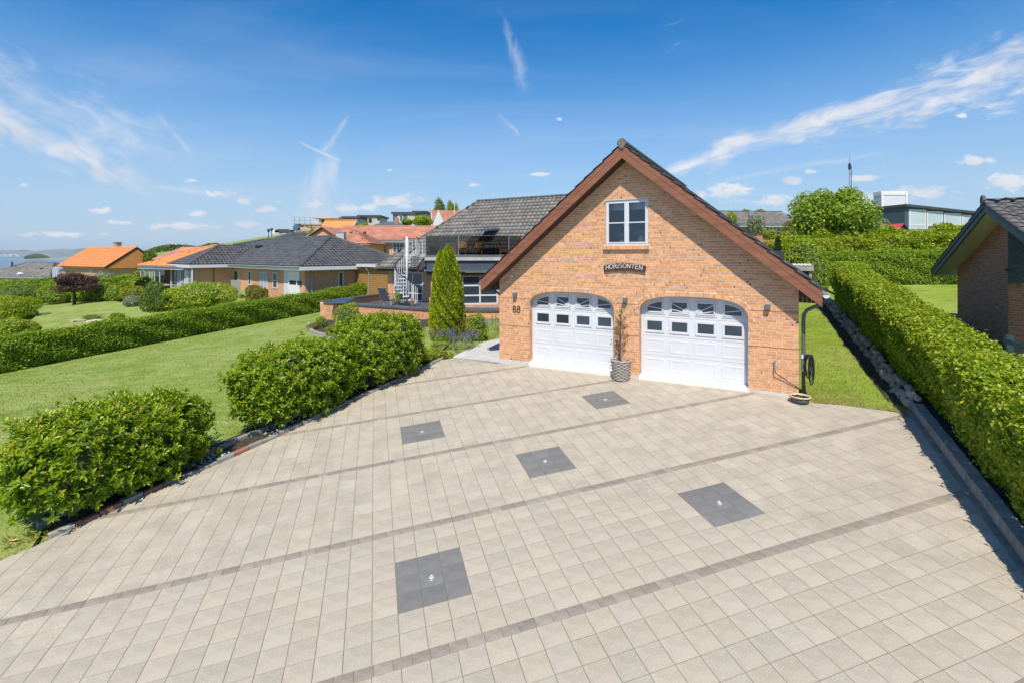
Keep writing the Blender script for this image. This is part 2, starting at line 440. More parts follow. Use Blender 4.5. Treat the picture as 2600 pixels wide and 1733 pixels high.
def empty(name, label, cat, loc=(0, 0, 0), rz=0.0, group=None):
    o = bpy.data.objects.new(name, None); o.empty_display_size = .2
    link(o); o.location = loc; o.rotation_euler = (0, 0, rz)
    return tag(o, label, cat, group)


class MB:
    """collects simple shapes into one mesh"""
    def __init__(s):
        s.v = []; s.f = []; s.mi = []; s.t = []; s.cur = 0; s.tint = .5

    def add(s, vs, fs):
        k = len(s.v)
        s.v.extend(tuple(p) for p in vs)
        s.f.extend([tuple(i + k for i in f) for f in fs])
        s.mi.extend([s.cur] * len(fs)); s.t.extend([s.tint] * len(vs))
        return s

    def box(s, x0, x1, y0, y1, z0, z1):
        vs = [(x0, y0, z0), (x1, y0, z0), (x1, y1, z0), (x0, y1, z0), (x0, y0, z1), (x1, y0, z1), (x1, y1, z1), (x0, y1, z1)]
        return s.add(vs, [(3, 2, 1, 0), (4, 5, 6, 7), (0, 1, 5, 4), (1, 2, 6, 5), (2, 3, 7, 6), (3, 0, 4, 7)])

    def obox(s, c, ax, ay, az):
        """box from centre and three half-axis vectors"""
        c, ax, ay, az = map(Vector, (c, ax, ay, az))
        vs = [c + ax * i + ay * j + az * k for k in (-1, 1) for i, j in ((-1, -1), (1, -1), (1, 1), (-1, 1))]
        return s.add(vs, [(3, 2, 1, 0), (4, 5, 6, 7), (0, 1, 5, 4), (1, 2, 6, 5), (2, 3, 7, 6), (3, 0, 4, 7)])

    def bar(s, p, q, w, h, up=(0, 0, 1)):
        p, q = Vector(p), Vector(q); d = q - p
        if d.length < 1e-6: return s
        u = Vector(up); sx = d.cross(u)
        if sx.length < 1e-5: sx = d.cross(Vector((1, 0, 0)))
        sx.normalize(); u = sx.cross(d).normalized()
        return s.obox((p + q) / 2, d / 2, sx * w / 2, u * h / 2)

    def prism(s, poly, a, b):
        """polygon of (p0,p1) extruded: a,b are functions mapping a 2D point to the two end 3D points"""
        n = len(poly)
        vs = [a(p) for p in poly] + [b(p) for p in poly]
        fs = [tuple(range(n))[::-1], tuple(range(n, 2 * n))] + [(i, (i + 1) % n, (i + 1) % n + n, i + n) for i in range(n)]
        return s.add(vs, fs)

    def tube(s, path, r, n=8, cap=True):
        path = [Vector(p) for p in path]; rs = r if isinstance(r, (list, tuple)) else [r] * len(path)
        k = len(path); vs = []; prev = None
        for i, p in enumerate(path):
            d = (path[min(i + 1, k - 1)] - path[max(i - 1, 0)])
            d = d.normalized() if d.length > 1e-9 else Vector((0, 0, 1))
            a = prev if prev is not None else (Vector((0, 0, 1)) if abs(d.z) < .9 else Vector((1, 0, 0)))
            a = a - d * a.dot(d)
            if a.length < 1e-6: a = d.orthogonal()
            a.normalize(); prev = a; b = d.cross(a)
            for j in range(n):
                w = 2 * math.pi * j / n
                vs.append(p + (a * math.cos(w) + b * math.sin(w)) * rs[i])
        fs = [(i * n + j, i * n + (j + 1) % n, (i + 1) * n + (j + 1) % n, (i + 1) * n + j) for i in range(k - 1) for j in range(n)]
        if cap:
            fs += [tuple(range(n))[::-1], tuple(range((k - 1) * n, k * n))]
        return s.add(vs, fs)

    def lathe(s, prof, n=20, c=(0, 0, 0)):
        c = Vector(c); vs = []
        for r, z in prof:
            for j in range(n):
                w = 2 * math.pi * j / n
                vs.append(c + Vector((r * math.cos(w), r * math.sin(w), z)))
        k = len(prof)
        fs = [(i * n + j, i * n + (j + 1) % n, (i + 1) * n + (j + 1) % n, (i + 1) * n + j) for i in range(k - 1) for j in range(n)]
        fs += [tuple(range(n))[::-1], tuple(range((k - 1) * n, k * n))]
        return s.add(vs, fs)

    def poly3(s, loops, f, back=None):
        """flat polygon with holes (2D loops) mapped by f"""
        tri = tessellate_polygon([[Vector((p[0], p[1], 0)) for p in lp] for lp in loops])
        pts = [p for lp in loops for p in lp]
        return s.add([f(p) for p in pts], [tuple(x) for x in tri])

    def mesh(s, name, mats):
        me = bpy.data.meshes.new(name)
        me.from_pydata(s.v, [], s.f)
        for m in (mats if isinstance(mats, (list, tuple)) else [mats]):
            me.materials.append(m)
        if any(s.mi): me.polygons.foreach_set('material_index', s.mi)
        if len(set(s.t)) > 1:
            a = me.attributes.new('tint', 'FLOAT', 'POINT'); a.data.foreach_set('value', s.t)
        me.update()
        return me

    def build(s, name, mats, parent=None, smooth=False, bevel=0.0, kind=None, label=None, norm=False):
        me = s.mesh(name, mats)
        if bevel or norm:
            bm = bmesh.new(); bm.from_mesh(me)
            if norm: bmesh.ops.recalc_face_normals(bm, faces=bm.faces)
            if bevel: bmesh.ops.bevel(bm, geom=[e for e in bm.edges if len(e.link_faces) == 2 and e.calc_face_angle(0) > .5], offset=bevel, segments=1, affect='EDGES')
            bm.to_mesh(me); bm.free()
        if smooth:
            me.polygons.foreach_set('use_smooth', [True] * len(me.polygons))
        o = link(bpy.data.objects.new(name, me), parent)
        return tag(o, label, kind=kind)


def np_mesh(name, V, F, mats, parent=None, tint=None, kind=None, smooth=False, mi=None):
    me = bpy.data.meshes.new(name)
    V = np.asarray(V, np.float32); F = np.asarray(F, np.int32)
    n, k = F.shape
    me.vertices.add(len(V)); me.vertices.foreach_set('co', V.ravel())
    me.loops.add(n * k); me.loops.foreach_set('vertex_index', F.ravel())
    me.polygons.add(n); me.polygons.foreach_set('loop_start', np.arange(0, n * k, k, dtype=np.int32))
    for m in (mats if isinstance(mats, (list, tuple)) else [mats]):
        me.materials.append(m)
    if mi is not None: me.polygons.foreach_set('material_index', np.asarray(mi, np.int32))
    if smooth: me.polygons.foreach_set('use_smooth', np.ones(n, bool))
    me.update(calc_edges=True)
    if tint is not None:
        a = me.attributes.new('tint', 'FLOAT', 'POINT'); a.data.foreach_set('value', np.asarray(tint, np.float32))
    o = link(bpy.data.objects.new(name, me), parent)
    return tag(o, kind=kind)


def unit(a):
    return a / np.maximum(np.linalg.norm(a, axis=1, keepdims=True), 1e-9)


def leaf_geo(P, N, size, aspect=.45, spread=.8, upb=0.0, tint=None, fold=.25, laurel=False, sizevar=.3):
    """leaf-shaped faces at points P facing roughly N"""
    n = len(P)
    nn = unit(N + spread * R8.normal(size=(n, 3)) + np.array([0, 0, upb]))
    ax = unit(np.cross(nn, R8.normal(size=(n, 3))))
    bx = np.cross(nn, ax)
    L = size * (1 + sizevar * R8.uniform(-1, 1, n))[:, None]
    Wd = L * aspect
    if laurel:
        q = [P - ax * L * .5, P - ax * L * .15 + bx * Wd * .5 + nn * Wd * fold, P + ax * L * .2 + bx * Wd * .45 + nn * Wd * fold,
             P + ax * L * .55 - nn * L * .10, P + ax * L * .2 - bx * Wd * .45 + nn * Wd * fold, P - ax * L * .15 - bx * Wd * .5 + nn * Wd * fold]
        V = np.stack(q, 1).reshape(-1, 3)
        b = np.arange(n)[:, None] * 6
        F = np.concatenate([b + np.array([0, 1, 2, 3]), b + np.array([0, 3, 4, 5])])
        k = 6
    else:
        q = [P - ax * L * .5, P + bx * Wd * .5 + nn * Wd * fold, P + ax * L * .5, P - bx * Wd * .5 + nn * Wd * fold]
        V = np.stack(q, 1).reshape(-1, 3)
        b = np.arange(n)[:, None] * 4
        F = np.concatenate([b + np.array([0, 1, 2]), b + np.array([0, 2, 3])])
        k = 4
    if tint is None: tint = R8.uniform(0, 1, n)
    return V, F, np.repeat(tint, k)


def leaves(name, P, N, size, m, parent, **kw):
    V, F, T = leaf_geo(P, N, size, **kw)
    return np_mesh(name, V, F, m, parent, T, kind='stuff')


# ---------------------------------------------------------------- ground
PA, PB, PC = -1.398862, 0.057791, 0.083855


def zp(x, y):
    return PA + PB * x + PC * y


def dip(x, y):
    D = np.maximum(0, -.86 * (x + 2.3) + .51 * (y - 16) - 2)
    return np.minimum(.05 * np.minimum(D, 16) * np.clip((y - 12) / 14, 0, 1.6), 1.2) * np.clip(1 - (D - 17) / 14, .25, 1)


def gr(x, y):
    """ground height round the house"""
    return zp(x, y) - dip(x, y)


XS = [-900, 0, 300, 350, 400, 480, 560, 640, 700, 800, 900, 1000, 1100, 1300, 1700, 1900, 2100, 2600, 3600]
YS = [735, 725, 690, 645, 634, 628, 619, 605, 596, 586, 578, 572, 566, 564, 568, 576, 590, 598, 598]


def terr(x, y):
    x = np.asarray(x, float); y = np.asarray(y, float)
    ye = np.maximum(y, 1.0); s = x / ye
    ys = np.interp(s * FPX + CX, XS, YS)
    zf = CAMZ + (CY - ys) / FPX * 260
    y4 = np.minimum(y, 45.0); x4 = np.where(y > 45, s * 45, x)
    near = gr(x4, y4) - .05 * np.maximum(0, -x4 - 38)
    w = np.clip((y - 45) / 215, 0, 1)
    z = near * (1 - w) + zf * w - np.maximum(0, y - 260) * .075
    # the plot is cut level for the house and its terrace
    h = (x + .458) * .4908 + (y - 17.38) * .8713; tt = (x + .458) * .8713 - (y - 17.38) * .4908
    return np.where((h > 4.6) & (h < 20) & (tt > -14.6) & (tt < 6), np.minimum(z, -.3), z)


def at(x, y, Y):
    return Vector(((x - CX) / FPX * Y, Y, CAMZ - (y - CY) / FPX * Y))


def gp(px, py):
    """where the view ray through a photo pixel meets the ground plane of the drive"""
    a, b = (px - CX) / FPX, (py - CY) / FPX
    Y = (CAMZ - PA) / (b + PB * a + PC)
    return Vector((a * Y, Y, PA + PB * a * Y + PC * Y))


sv = np.concatenate([np.linspace(-3, -1.3, 14), np.linspace(-1.2, 1.2, 97), np.linspace(1.3, 3, 14)])
yv = np.concatenate([[-6, -3, 0.5], np.linspace(2, 45, 60), 45 * (1.09 ** np.arange(1, 38))])
GX = np.array([[s * max(y, 6) for s in sv] for y in yv]); GY = np.array([[y] * len(sv) for y in yv])
GZ = terr(GX, GY) - .09
nr, nc = GX.shape
V = np.stack([GX, GY, GZ], -1).reshape(-1, 3)
ii = np.arange((nr - 1) * (nc - 1)); r_, c_ = ii // (nc - 1), ii % (nc - 1)
Fq = np.stack([r_ * nc + c_, r_ * nc + c_ + 1, (r_ + 1) * nc + c_ + 1, (r_ + 1) * nc + c_], 1)
tag(np_mesh('hillside', V, Fq, m_hillgrass, smooth=True), kind='structure')


def sheet(name, poly, m, lift, fn=gr, step=1.0, kind='structure', parent=None):
    """a ground sheet over a polygon, following the ground"""
    bm = bmesh.new()
    f = bm.faces.new([bm.verts.new((x, y, 0)) for x, y in poly])
    bmesh.ops.triangulate(bm, faces=[f])
    xs = [p[0] for p in poly]; ys = [p[1] for p in poly]
    for ax, lo, hi in ((0, min(xs), max(xs)), (1, min(ys), max(ys))):
        k = lo + step
        while k < hi:
            nrm = (1, 0, 0) if ax == 0 else (0, 1, 0); co = (k, 0, 0) if ax == 0 else (0, k, 0)
            bmesh.ops.bisect_plane(bm, geom=bm.verts[:] + bm.edges[:] + bm.faces[:], plane_co=co, plane_no=nrm)
            k += step
    for v in bm.verts:
        v.co.z = float(fn(v.co.x, v.co.y)) + lift
    bmesh.ops.recalc_face_normals(bm, faces=bm.faces)
    if sum(f.normal.z for f in bm.faces) < 0: bmesh.ops.reverse_faces(bm, faces=bm.faces)
    me = bpy.data.meshes.new(name); bm.to_mesh(me); bm.free(); me.materials.append(m)
    o = link(bpy.data.objects.new(name, me), parent)
    return tag(o, kind=kind)

# ---------------------------------------------------------------- frames of the garage and the house
GD, GN = Vector((.8713, -.4908, 0)), Vector((.4908, .8713, 0))     # along the front, and away from the street
GROT = math.atan2(GD.y, GD.x)
GL = Vector((-.405, 15.38, 0))                                      # left front corner of the garage
GW = 8.255


def gl(t, g, z=0.0, o=GL):
    return o + GD * t + GN * g + Vector((0, 0, z))


def xy(v):
    return (v[0], v[1])


# ---------------------------------------------------------------- drive
edge_px = [(0, 1422), (78, 1390), (160, 1352), (300, 1289), (452, 1216), (500, 1200), (600, 1156), (700, 1111), (800, 1063), (901, 1014.6), (990, 976), (1071, 940), (1122, 913)]
EDGE = [xy(gp(*p)) for p in edge_px]
EDGE = [(-11.2, 1.0), (-9.4, 4.2)] + EDGE
path_front = [xy(gp(*p)) for p in ((1150, 908), (1267, 923))]
grass_edge = [xy(gp(*p)) for p in ((2064, 1022), (2132, 1027), (2257, 1043), (2306, 1051))]
KERB = [xy(gp(*p)) for p in ((2317, 1044), (2441, 1212), (2518, 1316), (2600, 1428))]
kd = Vector((KERB[3][0] - KERB[0][0], KERB[3][1] - KERB[0][1])).normalized()
KERB = KERB + [(KERB[3][0] + kd.x * k, KERB[3][1] + kd.y * k) for k in (2.0, 5.0)]
front_l, front_r = xy(gl(0, -.012)), xy(gl(GW + .15, -.012))
DRIVE = EDGE + path_front + [front_l, front_r] + grass_edge + KERB

SO = Vector((-1.616, 6.6066, CAMZ - 4.23826)); SU = Vector((.95952, .27058, .07814)); SV = Vector((.27571, -.95908, -.06449))
SNn = SU.cross(-SV).normalized()
PITCH, BAND = .30, .4405 * .30
PERIOD = 7 * PITCH + BAND
SLABMAT = Matrix((SU, -SV, SNn)).transposed()


def suv(p):
    d = Vector((p[0], p[1], zp(p[0], p[1]))) - SO
    return (d.dot(SU), d.dot(SV))


DUV = [suv(p) for p in DRIVE]


def clip(subject, quad):
    """polygon clipped by a convex quad"""
    o = subject
    n = len(quad)
    ar = sum(quad[i][0] * quad[(i + 1) % n][1] - quad[(i + 1) % n][0] * quad[i][1] for i in range(n))
    sg = 1 if ar > 0 else -1
    for i in range(n):
        (ax, ay), (bx, by) = quad[i], quad[(i + 1) % n]
        def side(p): return sg * ((bx - ax) * (p[1] - ay) - (by - ay) * (p[0] - ax))
        r = []
        for j in range(len(o)):
            p, q = o[j], o[(j + 1) % len(o)]
            sp, sq = side(p), side(q)
            if sp >= 0: r.append(p)
            if (sp >= 0) != (sq >= 0):
                k = sp / (sp - sq); r.append((p[0] + k * (q[0] - p[0]), p[1] + k * (q[1] - p[1])))
        o = r
        if len(o) < 3: return []
    return o


def area(p):
    return abs(sum(p[i][0] * p[(i + 1) % len(p)][1] - p[(i + 1) % len(p)][0] * p[i][1] for i in range(len(p)))) / 2


driveway = empty('driveway', None, None, (0, 0, 0)); tag(driveway, kind='structure')
sheet('joint_bed', DRIVE, m_joint, -.0034, zp, 1.5, None, driveway)


def slab_mesh(name, lx, ly, m, bev=.002, dep=.03):
    a, b = lx / 2, ly / 2
    mb = MB()
    vs = [(x * (a - bev), y * (b - bev), 0) for x, y in ((-1, -1), (1, -1), (1, 1), (-1, 1))] + \
         [(x * a, y * b, -bev) for x, y in ((-1, -1), (1, -1), (1, 1), (-1, 1))] + \
         [(x * a, y * b, -dep) for x, y in ((-1, -1), (1, -1), (1, 1), (-1, 1))]
    fs = [(0, 1, 2, 3)] + [(4 + i, 4 + (i + 1) % 4, (i + 1) % 4, i) for i in range(4)] + [(8 + i, 8 + (i + 1) % 4, 4 + (i + 1) % 4, 4 + i) for i in range(4)]
    mb.add(vs, fs)
    return mb.mesh(name, m)


def in_frame(p, mg=30):
    if p.y < .5: return False
    x = CX + FPX * p.x / p.y; y = CY + FPX * (CAMZ - p.z) / p.y
    return -mg < x < 2600 + mg and -mg < y < 1733 + mg


DARK = {(0, i, j) for i in (0, 1, 2, 15, 16, 17) for j in (2, 3, 4)} | {(-1, i, j) for i in (8, 9, 10) for j in (2, 3, 4)} | \
       {(-2, i, j) for i in (1, 2, 3, 16, 17, 18) for j in (2, 3, 4)}
full, cut = [], []
for k in range(-4, 4):
    v0 = k * PERIOD - 2 * PITCH
    for j in range(7):
        for i in range(-34, 40):
            g = .0065 / 2
            u0, u1 = i * PITCH + g, (i + 1) * PITCH - g
            a0, a1 = v0 + j * PITCH + g, v0 + (j + 1) * PITCH - g
            q = [(u0, a0), (u1, a0), (u1, a1), (u0, a1)]
            c = clip(DUV, q)
            if not c: continue
            A = area(c); F_ = (u1 - u0) * (a1 - a0)
            dk = (k, i, j) in DARK
            if A > .985 * F_: full.append((u0, u1, a0, a1, dk))
            elif A > .0012: cut.append((c, dk))
bands_full, bands_cut = [], []
for k in range(-4, 5):
    v0 = k * PERIOD - 2 * PITCH - BAND
    off = RND.random() * .2
    for i in range(-55, 65):
        g = .0022
        q = [(i * .2 + off + g, v0 + g), (i * .2 + off + .2 - g, v0 + g), (i * .2 + off + .2 - g, v0 + BAND - g), (i * .2 + off + g, v0 + BAND - g)]
        c = clip(DUV, q)
        if not c: continue
        if area(c) > .985 * area(q): bands_full.append((q[0][0], q[1][0], q[0][1], q[2][1], 0))
        elif area(c) > .0008: bands_cut.append((c, 0))


def plane_pt(u, v, h=0.0):
    return SO + SU * u + SV * v + SNn * h


def lay(items, cuts, name, m_obj, m_join, lim, lx, ly):
    items = sorted(items, key=lambda q: (plane_pt((q[0] + q[1]) / 2, (q[2] + q[3]) / 2) - Vector((0, 0, CAMZ))).length if in_frame(plane_pt((q[0] + q[1]) / 2, (q[2] + q[3]) / 2)) else 99)
    me = slab_mesh(name, lx, ly, m_obj)
    mb = MB(); base = [v.co.copy() for v in me.vertices]; fcs = [tuple(p.vertices) for p in me.polygons]
    for n_, q in enumerate(items):
        c = plane_pt((q[0] + q[1]) / 2, (q[2] + q[3]) / 2, RND.uniform(-.001, .001))
        rot = SLABMAT @ Matrix.Rotation(RND.gauss(0, .0035), 3, 'Z') @ Matrix.Rotation(RND.gauss(0, .002), 3, 'X') @ Matrix.Rotation(RND.gauss(0, .002), 3, 'Y')
        if n_ < lim and in_frame(c):
            o = link(bpy.data.objects.new(name, me), driveway)
            o.matrix_local = Matrix.Translation(c) @ rot.to_4x4()
        else:
            mb.tint = RND.random()
            mb.add([c + rot @ p for p in base], fcs)
    for c, _ in cuts:
        mb.tint = RND.random()
        mb.prism(c, lambda p: plane_pt(p[0], p[1], -.03), lambda p: plane_pt(p[0], p[1], -.0005))
    if mb.v: mb.build(name, m_join, driveway, kind='stuff', norm=True)


lay([q for q in full if not q[4]], [c for c in cut if not c[1]], 'paving_slab', m_slab, m_slab_t, 300, .2935, .2935)
lay([q for q in full if q[4]], [c for c in cut if c[1]], 'dark_paving_slab', m_dark, m_dark_t, 300, .2938, .2938)
lay(bands_full, bands_cut, 'band_brick', m_band, m_band_t, 300, .1956, BAND - .0044)

LIGHTL = ['round ground spotlight in the dark slab square nearest the bottom of the photo', 'round ground spotlight in the dark slab square nearest the right kerb',
          'round ground spotlight in the middle one of the five dark slab squares', 'round ground spotlight in the dark slab square nearest the laurel bushes',
          'round ground spotlight in the dark slab square in front of the wicker basket']
for (k, i), lb in zip(((0, 1), (0, 16), (-1, 9), (-2, 2), (-2, 17)), LIGHTL):
    c = plane_pt((i + .5) * PITCH, k * PERIOD + 1.5 * PITCH)
    e = empty('ground_light', lb, 'ground light', c, 0, 'ground lights in the dark slab squares')
    e.rotation_euler = SLABMAT.to_euler()
    MB().lathe([(.055, -.02), (.055, .004), (.050, .006), (.036, .006), (.036, -.01)], 20).build('ring', m_zinc, e, True)
    MB().lathe([(.033, -.01), (.033, .004), (.020, .006), (.002, .007)], 18).build('lens', m_lens, e, True)


# edging stones along the left side of the drive, in grey concrete and red brick
def walk(poly, step):
    """points along a polyline at equal steps with directions"""
    out = []; d0 = 0.0
    for a, b in zip(poly[:-1], poly[1:]):
        a, b = Vector(a), Vector(b); L = (b - a).length; d = (b - a) / L
        k = d0
        while k < L:
            out.append((a + d * k, d)); k += step
        d0 = k - L
    return out


mb_e = [None] * 3
for i in range(3):
    m_ = MB(); m_.box(-.155, .155, -.055, .055, -.10, .035 + .012 * i)
    me = m_.mesh('edging_stone', (m_kerb, m_kerbred, m_kerb)[i])
    bm = bmesh.new(); bm.from_mesh(me); bmesh.ops.bevel(bm, geom=bm.edges[:], offset=.008, segments=1, affect='EDGES'); bm.to_mesh(me); bm.free()
    mb_e[i] = me
for row, off in ((0, .058), (1, .62)):
    for n_, (p, d) in enumerate(walk(EDGE[4:], .32)):
        nrm = Vector((-d.y, d.x))
        q = p + nrm * (off + RND.gauss(0, .008))
        if q.y > 15.4 and row: continue
        o = link(bpy.data.objects.new('edging_stone', RND.choices(mb_e, (5, 2, 3))[0]), driveway)
        o.location = (q.x, q.y, zp(q.x, q.y) + .02 + RND.gauss(0, .006) + (.0 if row == 0 else .03))
        o.rotation_euler = (RND.gauss(0, .02), RND.gauss(0, .02) - .08, math.atan2(d.y, d.x) + RND.gauss(0, .02))

# strip of earth under the laurels, and the lawns
off = lambda k: [((Vector(a) + Vector((-(Vector(b) - Vector(a)).y, (Vector(b) - Vector(a)).x)).normalized() * k)) for a, b in zip(EDGE[2:-1], EDGE[3:])]
strip = [xy(p) for p in off(0.02)[2:]] + [xy(p) for p in off(.98)[2:]][::-1]
sheet('planting_strip', strip, m_soil, .022, gr, 1.0)
HEDGE_L = [(-23.5, 11.5), (-20.1, 18.8), (-14.8, 30.0), (-12.1, 34.2), (-9.9, 37.2)]
TC, TB, TA, TE = (-10.3, 26.3), (-3.98, 22.9), (-2.4, 22.55), (.6, 22.4)      # terrace wall corners
lawn = [(-13.5, 1.5)] + [(-11.0, 1.2), (-9.36, 4.3), EDGE[2], EDGE[3]] + [xy(p) for p in off(.7)[2:]] + [(-2.6, 16.6), (-2.2, 19.5), (-2.4, 22.5), TB, TC, (-8.3, 32.2)] + HEDGE_L[::-1] + [(-25, 6)]
sheet('lawn', lawn, m_grass, -.012, gr, 1.2)
side = [xy(gl(GW + .02, .0))] + grass_edge + [KERB[0]] + [xy(Vector(KERB[0] + (0,)) + Vector((.434, .901, 0)) * k) for k in (6, 12.5)] + [xy(gl(GW + .02, 16)), xy(gl(GW + .02, 7))]
sheet('side_lawn', side, m_grass2, -.008, gr, 1.2)

# blades of grass standing in the lawns: near the edges and wherever the lens is close enough
def blades(name, poly, n, fn, h, m, cond=None):
    xs = [p[0] for p in poly]; ys = [p[1] for p in poly]
    P = np.stack([R8.uniform(min(xs), max(xs), n * 3), R8.uniform(min(ys), max(ys), n * 3)], 1)
    ins = np.zeros(len(P), bool); j = len(poly) - 1
    for i in range(len(poly)):
        (xi, yi), (xj, yj) = poly[i], poly[j]
        hit = ((yi > P[:, 1]) != (yj > P[:, 1])) & (P[:, 0] < (xj - xi) * (P[:, 1] - yi) / (yj - yi + 1e-12) + xi)
        ins ^= hit; j = i
    P = P[ins]
    P = P[R8.random(len(P)) < np.clip((13.0 / np.maximum(P[:, 1], 4)) ** 2, .04, 1)][:n]
    z = fn(P[:, 0], P[:, 1]) - .012
    k = len(P)
    hh = h * R8.uniform(.5, 1.3, k)[:, None]
    ang = R8.uniform(0, 6.28, k); w = .006 + .004 * R8.random(k)
    b = np.stack([P[:, 0], P[:, 1], z], 1); ax = np.stack([np.cos(ang), np.sin(ang), 0 * ang], 1) * w[:, None]
    tip = b + hh * np.stack([R8.normal(0, .35, k), R8.normal(0, .35, k), np.ones(k)], 1)
    V = np.stack([b - ax, b + ax, tip], 1).reshape(-1, 3)
    np_mesh(name, V, np.arange(3 * k).reshape(-1, 3), m, None, np.repeat(R8.random(k), 3), kind='stuff')


blades('grass', lawn, 90000, gr, .045, m_blade)
blades('grass', side, 30000, gr, .045, m_blade)

# straw-dry grass along the paving
P = []
for a, b in zip(grass_edge[:-1], grass_edge[1:]):
    for _ in range(700):
        k = RND.random(); q = Vector(a).lerp(Vector(b), k); d_ = abs(RND.gauss(0, .16)); P.append((q.x + d_ * .4, q.y + d_, float(zp(q.x, q.y + d_)) + .012))
for _ in range(1500):
    q = gl(GW + RND.uniform(.1, 1.3), RND.uniform(-.1, 1.0)); P.append((q.x, q.y, float(zp(q.x, q.y)) + .012))
for p, d in walk(EDGE[1:5], .012):
    q = p + Vector((-d.y, d.x)) * abs(RND.gauss(0, .12)); P.append((q.x, q.y, float(gr(q.x, q.y)) + .01))
P = np.array(P)
leaves('dry_grass', P, np.tile([0, 0, 1.], (len(P), 1)), .05, leafmat('straw_blade', [(0, (.36, .27, .12)), (.5, (.46, .38, .17)), (1, (.34, .36, .10))], .2, .7, .1), None, spread=.9, aspect=.14)

# low kerb wall of concrete blocks on the right, with the bed of bark and the field stones behind
kerb = empty('kerb_wall', 'low kerb wall of grey concrete blocks below the right hedge', 'kerb')
mk = MB(); mk.box(-.098, .098, -.10, .10, -.12, .17)
kme = mk.mesh('kerb_block', m_kerb)
bm = bmesh.new(); bm.from_mesh(kme); bmesh.ops.bevel(bm, geom=bm.edges[:], offset=.012, segments=1, affect='EDGES'); bm.to_mesh(kme); bm.free()
kline = walk(KERB, .2)
for p, d in kline:
    n_ = Vector((-d.y, d.x)); q = p + n_ * .10
    if q.y < 2.2: continue
    o = link(bpy.data.objects.new('kerb_block', kme), kerb)
    o.location = (q.x, q.y, zp(q.x, q.y) + RND.gauss(0, .004)); o.rotation_euler = (-.02, RND.gauss(0, .012) + .08, math.atan2(d.y, d.x) + RND.gauss(0, .012))
flat = MB(); flat.box(-.1, .1, -.05, .05, -.03, .004); fme = flat.mesh('edging_brick', m_band)
for p, d in kline:
    q = p - Vector((-d.y, d.x)) * .055
    if q.y < 2.2: continue
    o = link(bpy.data.objects.new('edging_brick', fme), driveway)
    o.location = (q.x, q.y, zp(q.x, q.y) + .002); o.rotation_euler = (-.02, .09, math.atan2(d.y, d.x))
K0 = Vector(KERB[0] + (0,))
KN = Vector((.434, .901, 0))
KIN = [Vector(p + (0,)) for p in KERB]
rside = Vector((GD.x, GD.y, 0))
bed = [xy(K0 + KN * 12.5 + rside * .12), xy(K0 + rside * .12)] + [xy(p + rside * .18) for p in KIN[1:]] + [xy(p + rside * 1.9) for p in KIN[1:]][::-1] + [xy(K0 + rside * 1.9), xy(K0 + KN * 12.5 + rside * 1.9)]
sheet('planting_bed', bed, m_soil, .10, zp, 1.0)
P = []
for p, d in walk(KERB[:5], .012):
    for _ in range(2):
        w = RND.uniform(.22, .8); q = p + Vector((-d.y, d.x)) * w
        P.append((q.x, q.y, zp(q.x, q.y) + .108))
P = np.array(P); leaves('bark_chips', P, np.tile([0, 0, 1.], (len(P), 1)), .03, mat('bark_chip', (.12, .085, .06), .95, .5, 30), None, spread=.7)

wall_s = empty('stone_wall', 'low dry wall of rounded field stones along the foot of the right hedge', 'stone wall', xy(K0) + (float(zp(K0.x, K0.y)),))
bm = bmesh.new(); bmesh.ops.create_icosphere(bm, subdivisions=1, radius=1)
for v in bm.verts: v.co *= 1 + RND.uniform(-.2, .2)
sme = [bpy.data.meshes.new('stone') for _ in range(3)]
for q in sme:
    for v in bm.verts: v.co *= 1 + RND.uniform(-.08, .08)
    bm.to_mesh(q); q.materials.append(m_stone); q.polygons.foreach_set('use_smooth', [False] * len(q.polygons))
bm.free()
for i in range(210):
    k = .05 + 12.3 * (i / 210)
    lay_ = i % 3
    p = K0 + KN * (k + RND.uniform(-.05, .05)) + rside * (.02 + .10 * (lay_ == 2) + RND.uniform(-.05, .05))
    o = link(bpy.data.objects.new('stone', RND.choice(sme)), wall_s)
    o.location = p + Vector((0, 0, float(zp(p.x, p.y)) + (.06, .09, .22)[lay_] + RND.uniform(-.03, .04))) - wall_s.location
    o.scale = [RND.uniform(.07, .15) for _ in range(2)] + [RND.uniform(.06, .11)]
    o.rotation_euler = (RND.random() * 6, RND.random() * .6, RND.random() * 6)

sheet('soil_strip', [xy(K0 + rside * .1), xy(K0 - rside * .32 + KN * .5), xy(K0 - rside * .36 + KN * 6), xy(K0 - rside * .3 + KN * 12.5), xy(K0 + rside * .1 + KN * 12.5)], m_soil, .012, zp, 1.0)
# concrete path beside the garage
pp = [xy(gp(*p)) for p in ((1150, 907.5), (1155, 903), (1180, 890), (1215, 874), (1250, 862))] + [xy(gl(-.9, 4.5)), xy(gl(-.005, 4.5)), front_l]
path = empty('path', None, None); tag(path, kind='structure')
PUV = [suv(p) for p in pp]
mbp = None
for i in range(-4, 30):
    for j in range(-30, 4):
        q = [(2.2 + i * .5 + .003, j * .5 + .003), (2.2 + i * .5 + .497, j * .5 + .003), (2.2 + i * .5 + .497, j * .5 + .497), (2.2 + i * .5 + .003, j * .5 + .497)]
        q = [suv(xy(gl(-3 + a[0] - 2.2, -1 - a[1], 0))) for a in q]
        c = clip(PUV, q)
        if c and area(c) > .002:
            mbp = MB().prism(c, lambda p: plane_pt(p[0], p[1], -.03), lambda p: plane_pt(p[0], p[1], .012))
            mbp.build('path_slab', m_path, path, norm=True)

# ---------------------------------------------------------------- brickwork and tiles, piece by piece
BH, BL, BJ = .0547, .228, .012
CRS = BH + BJ
OFFS = (0, .12, .06, .18)


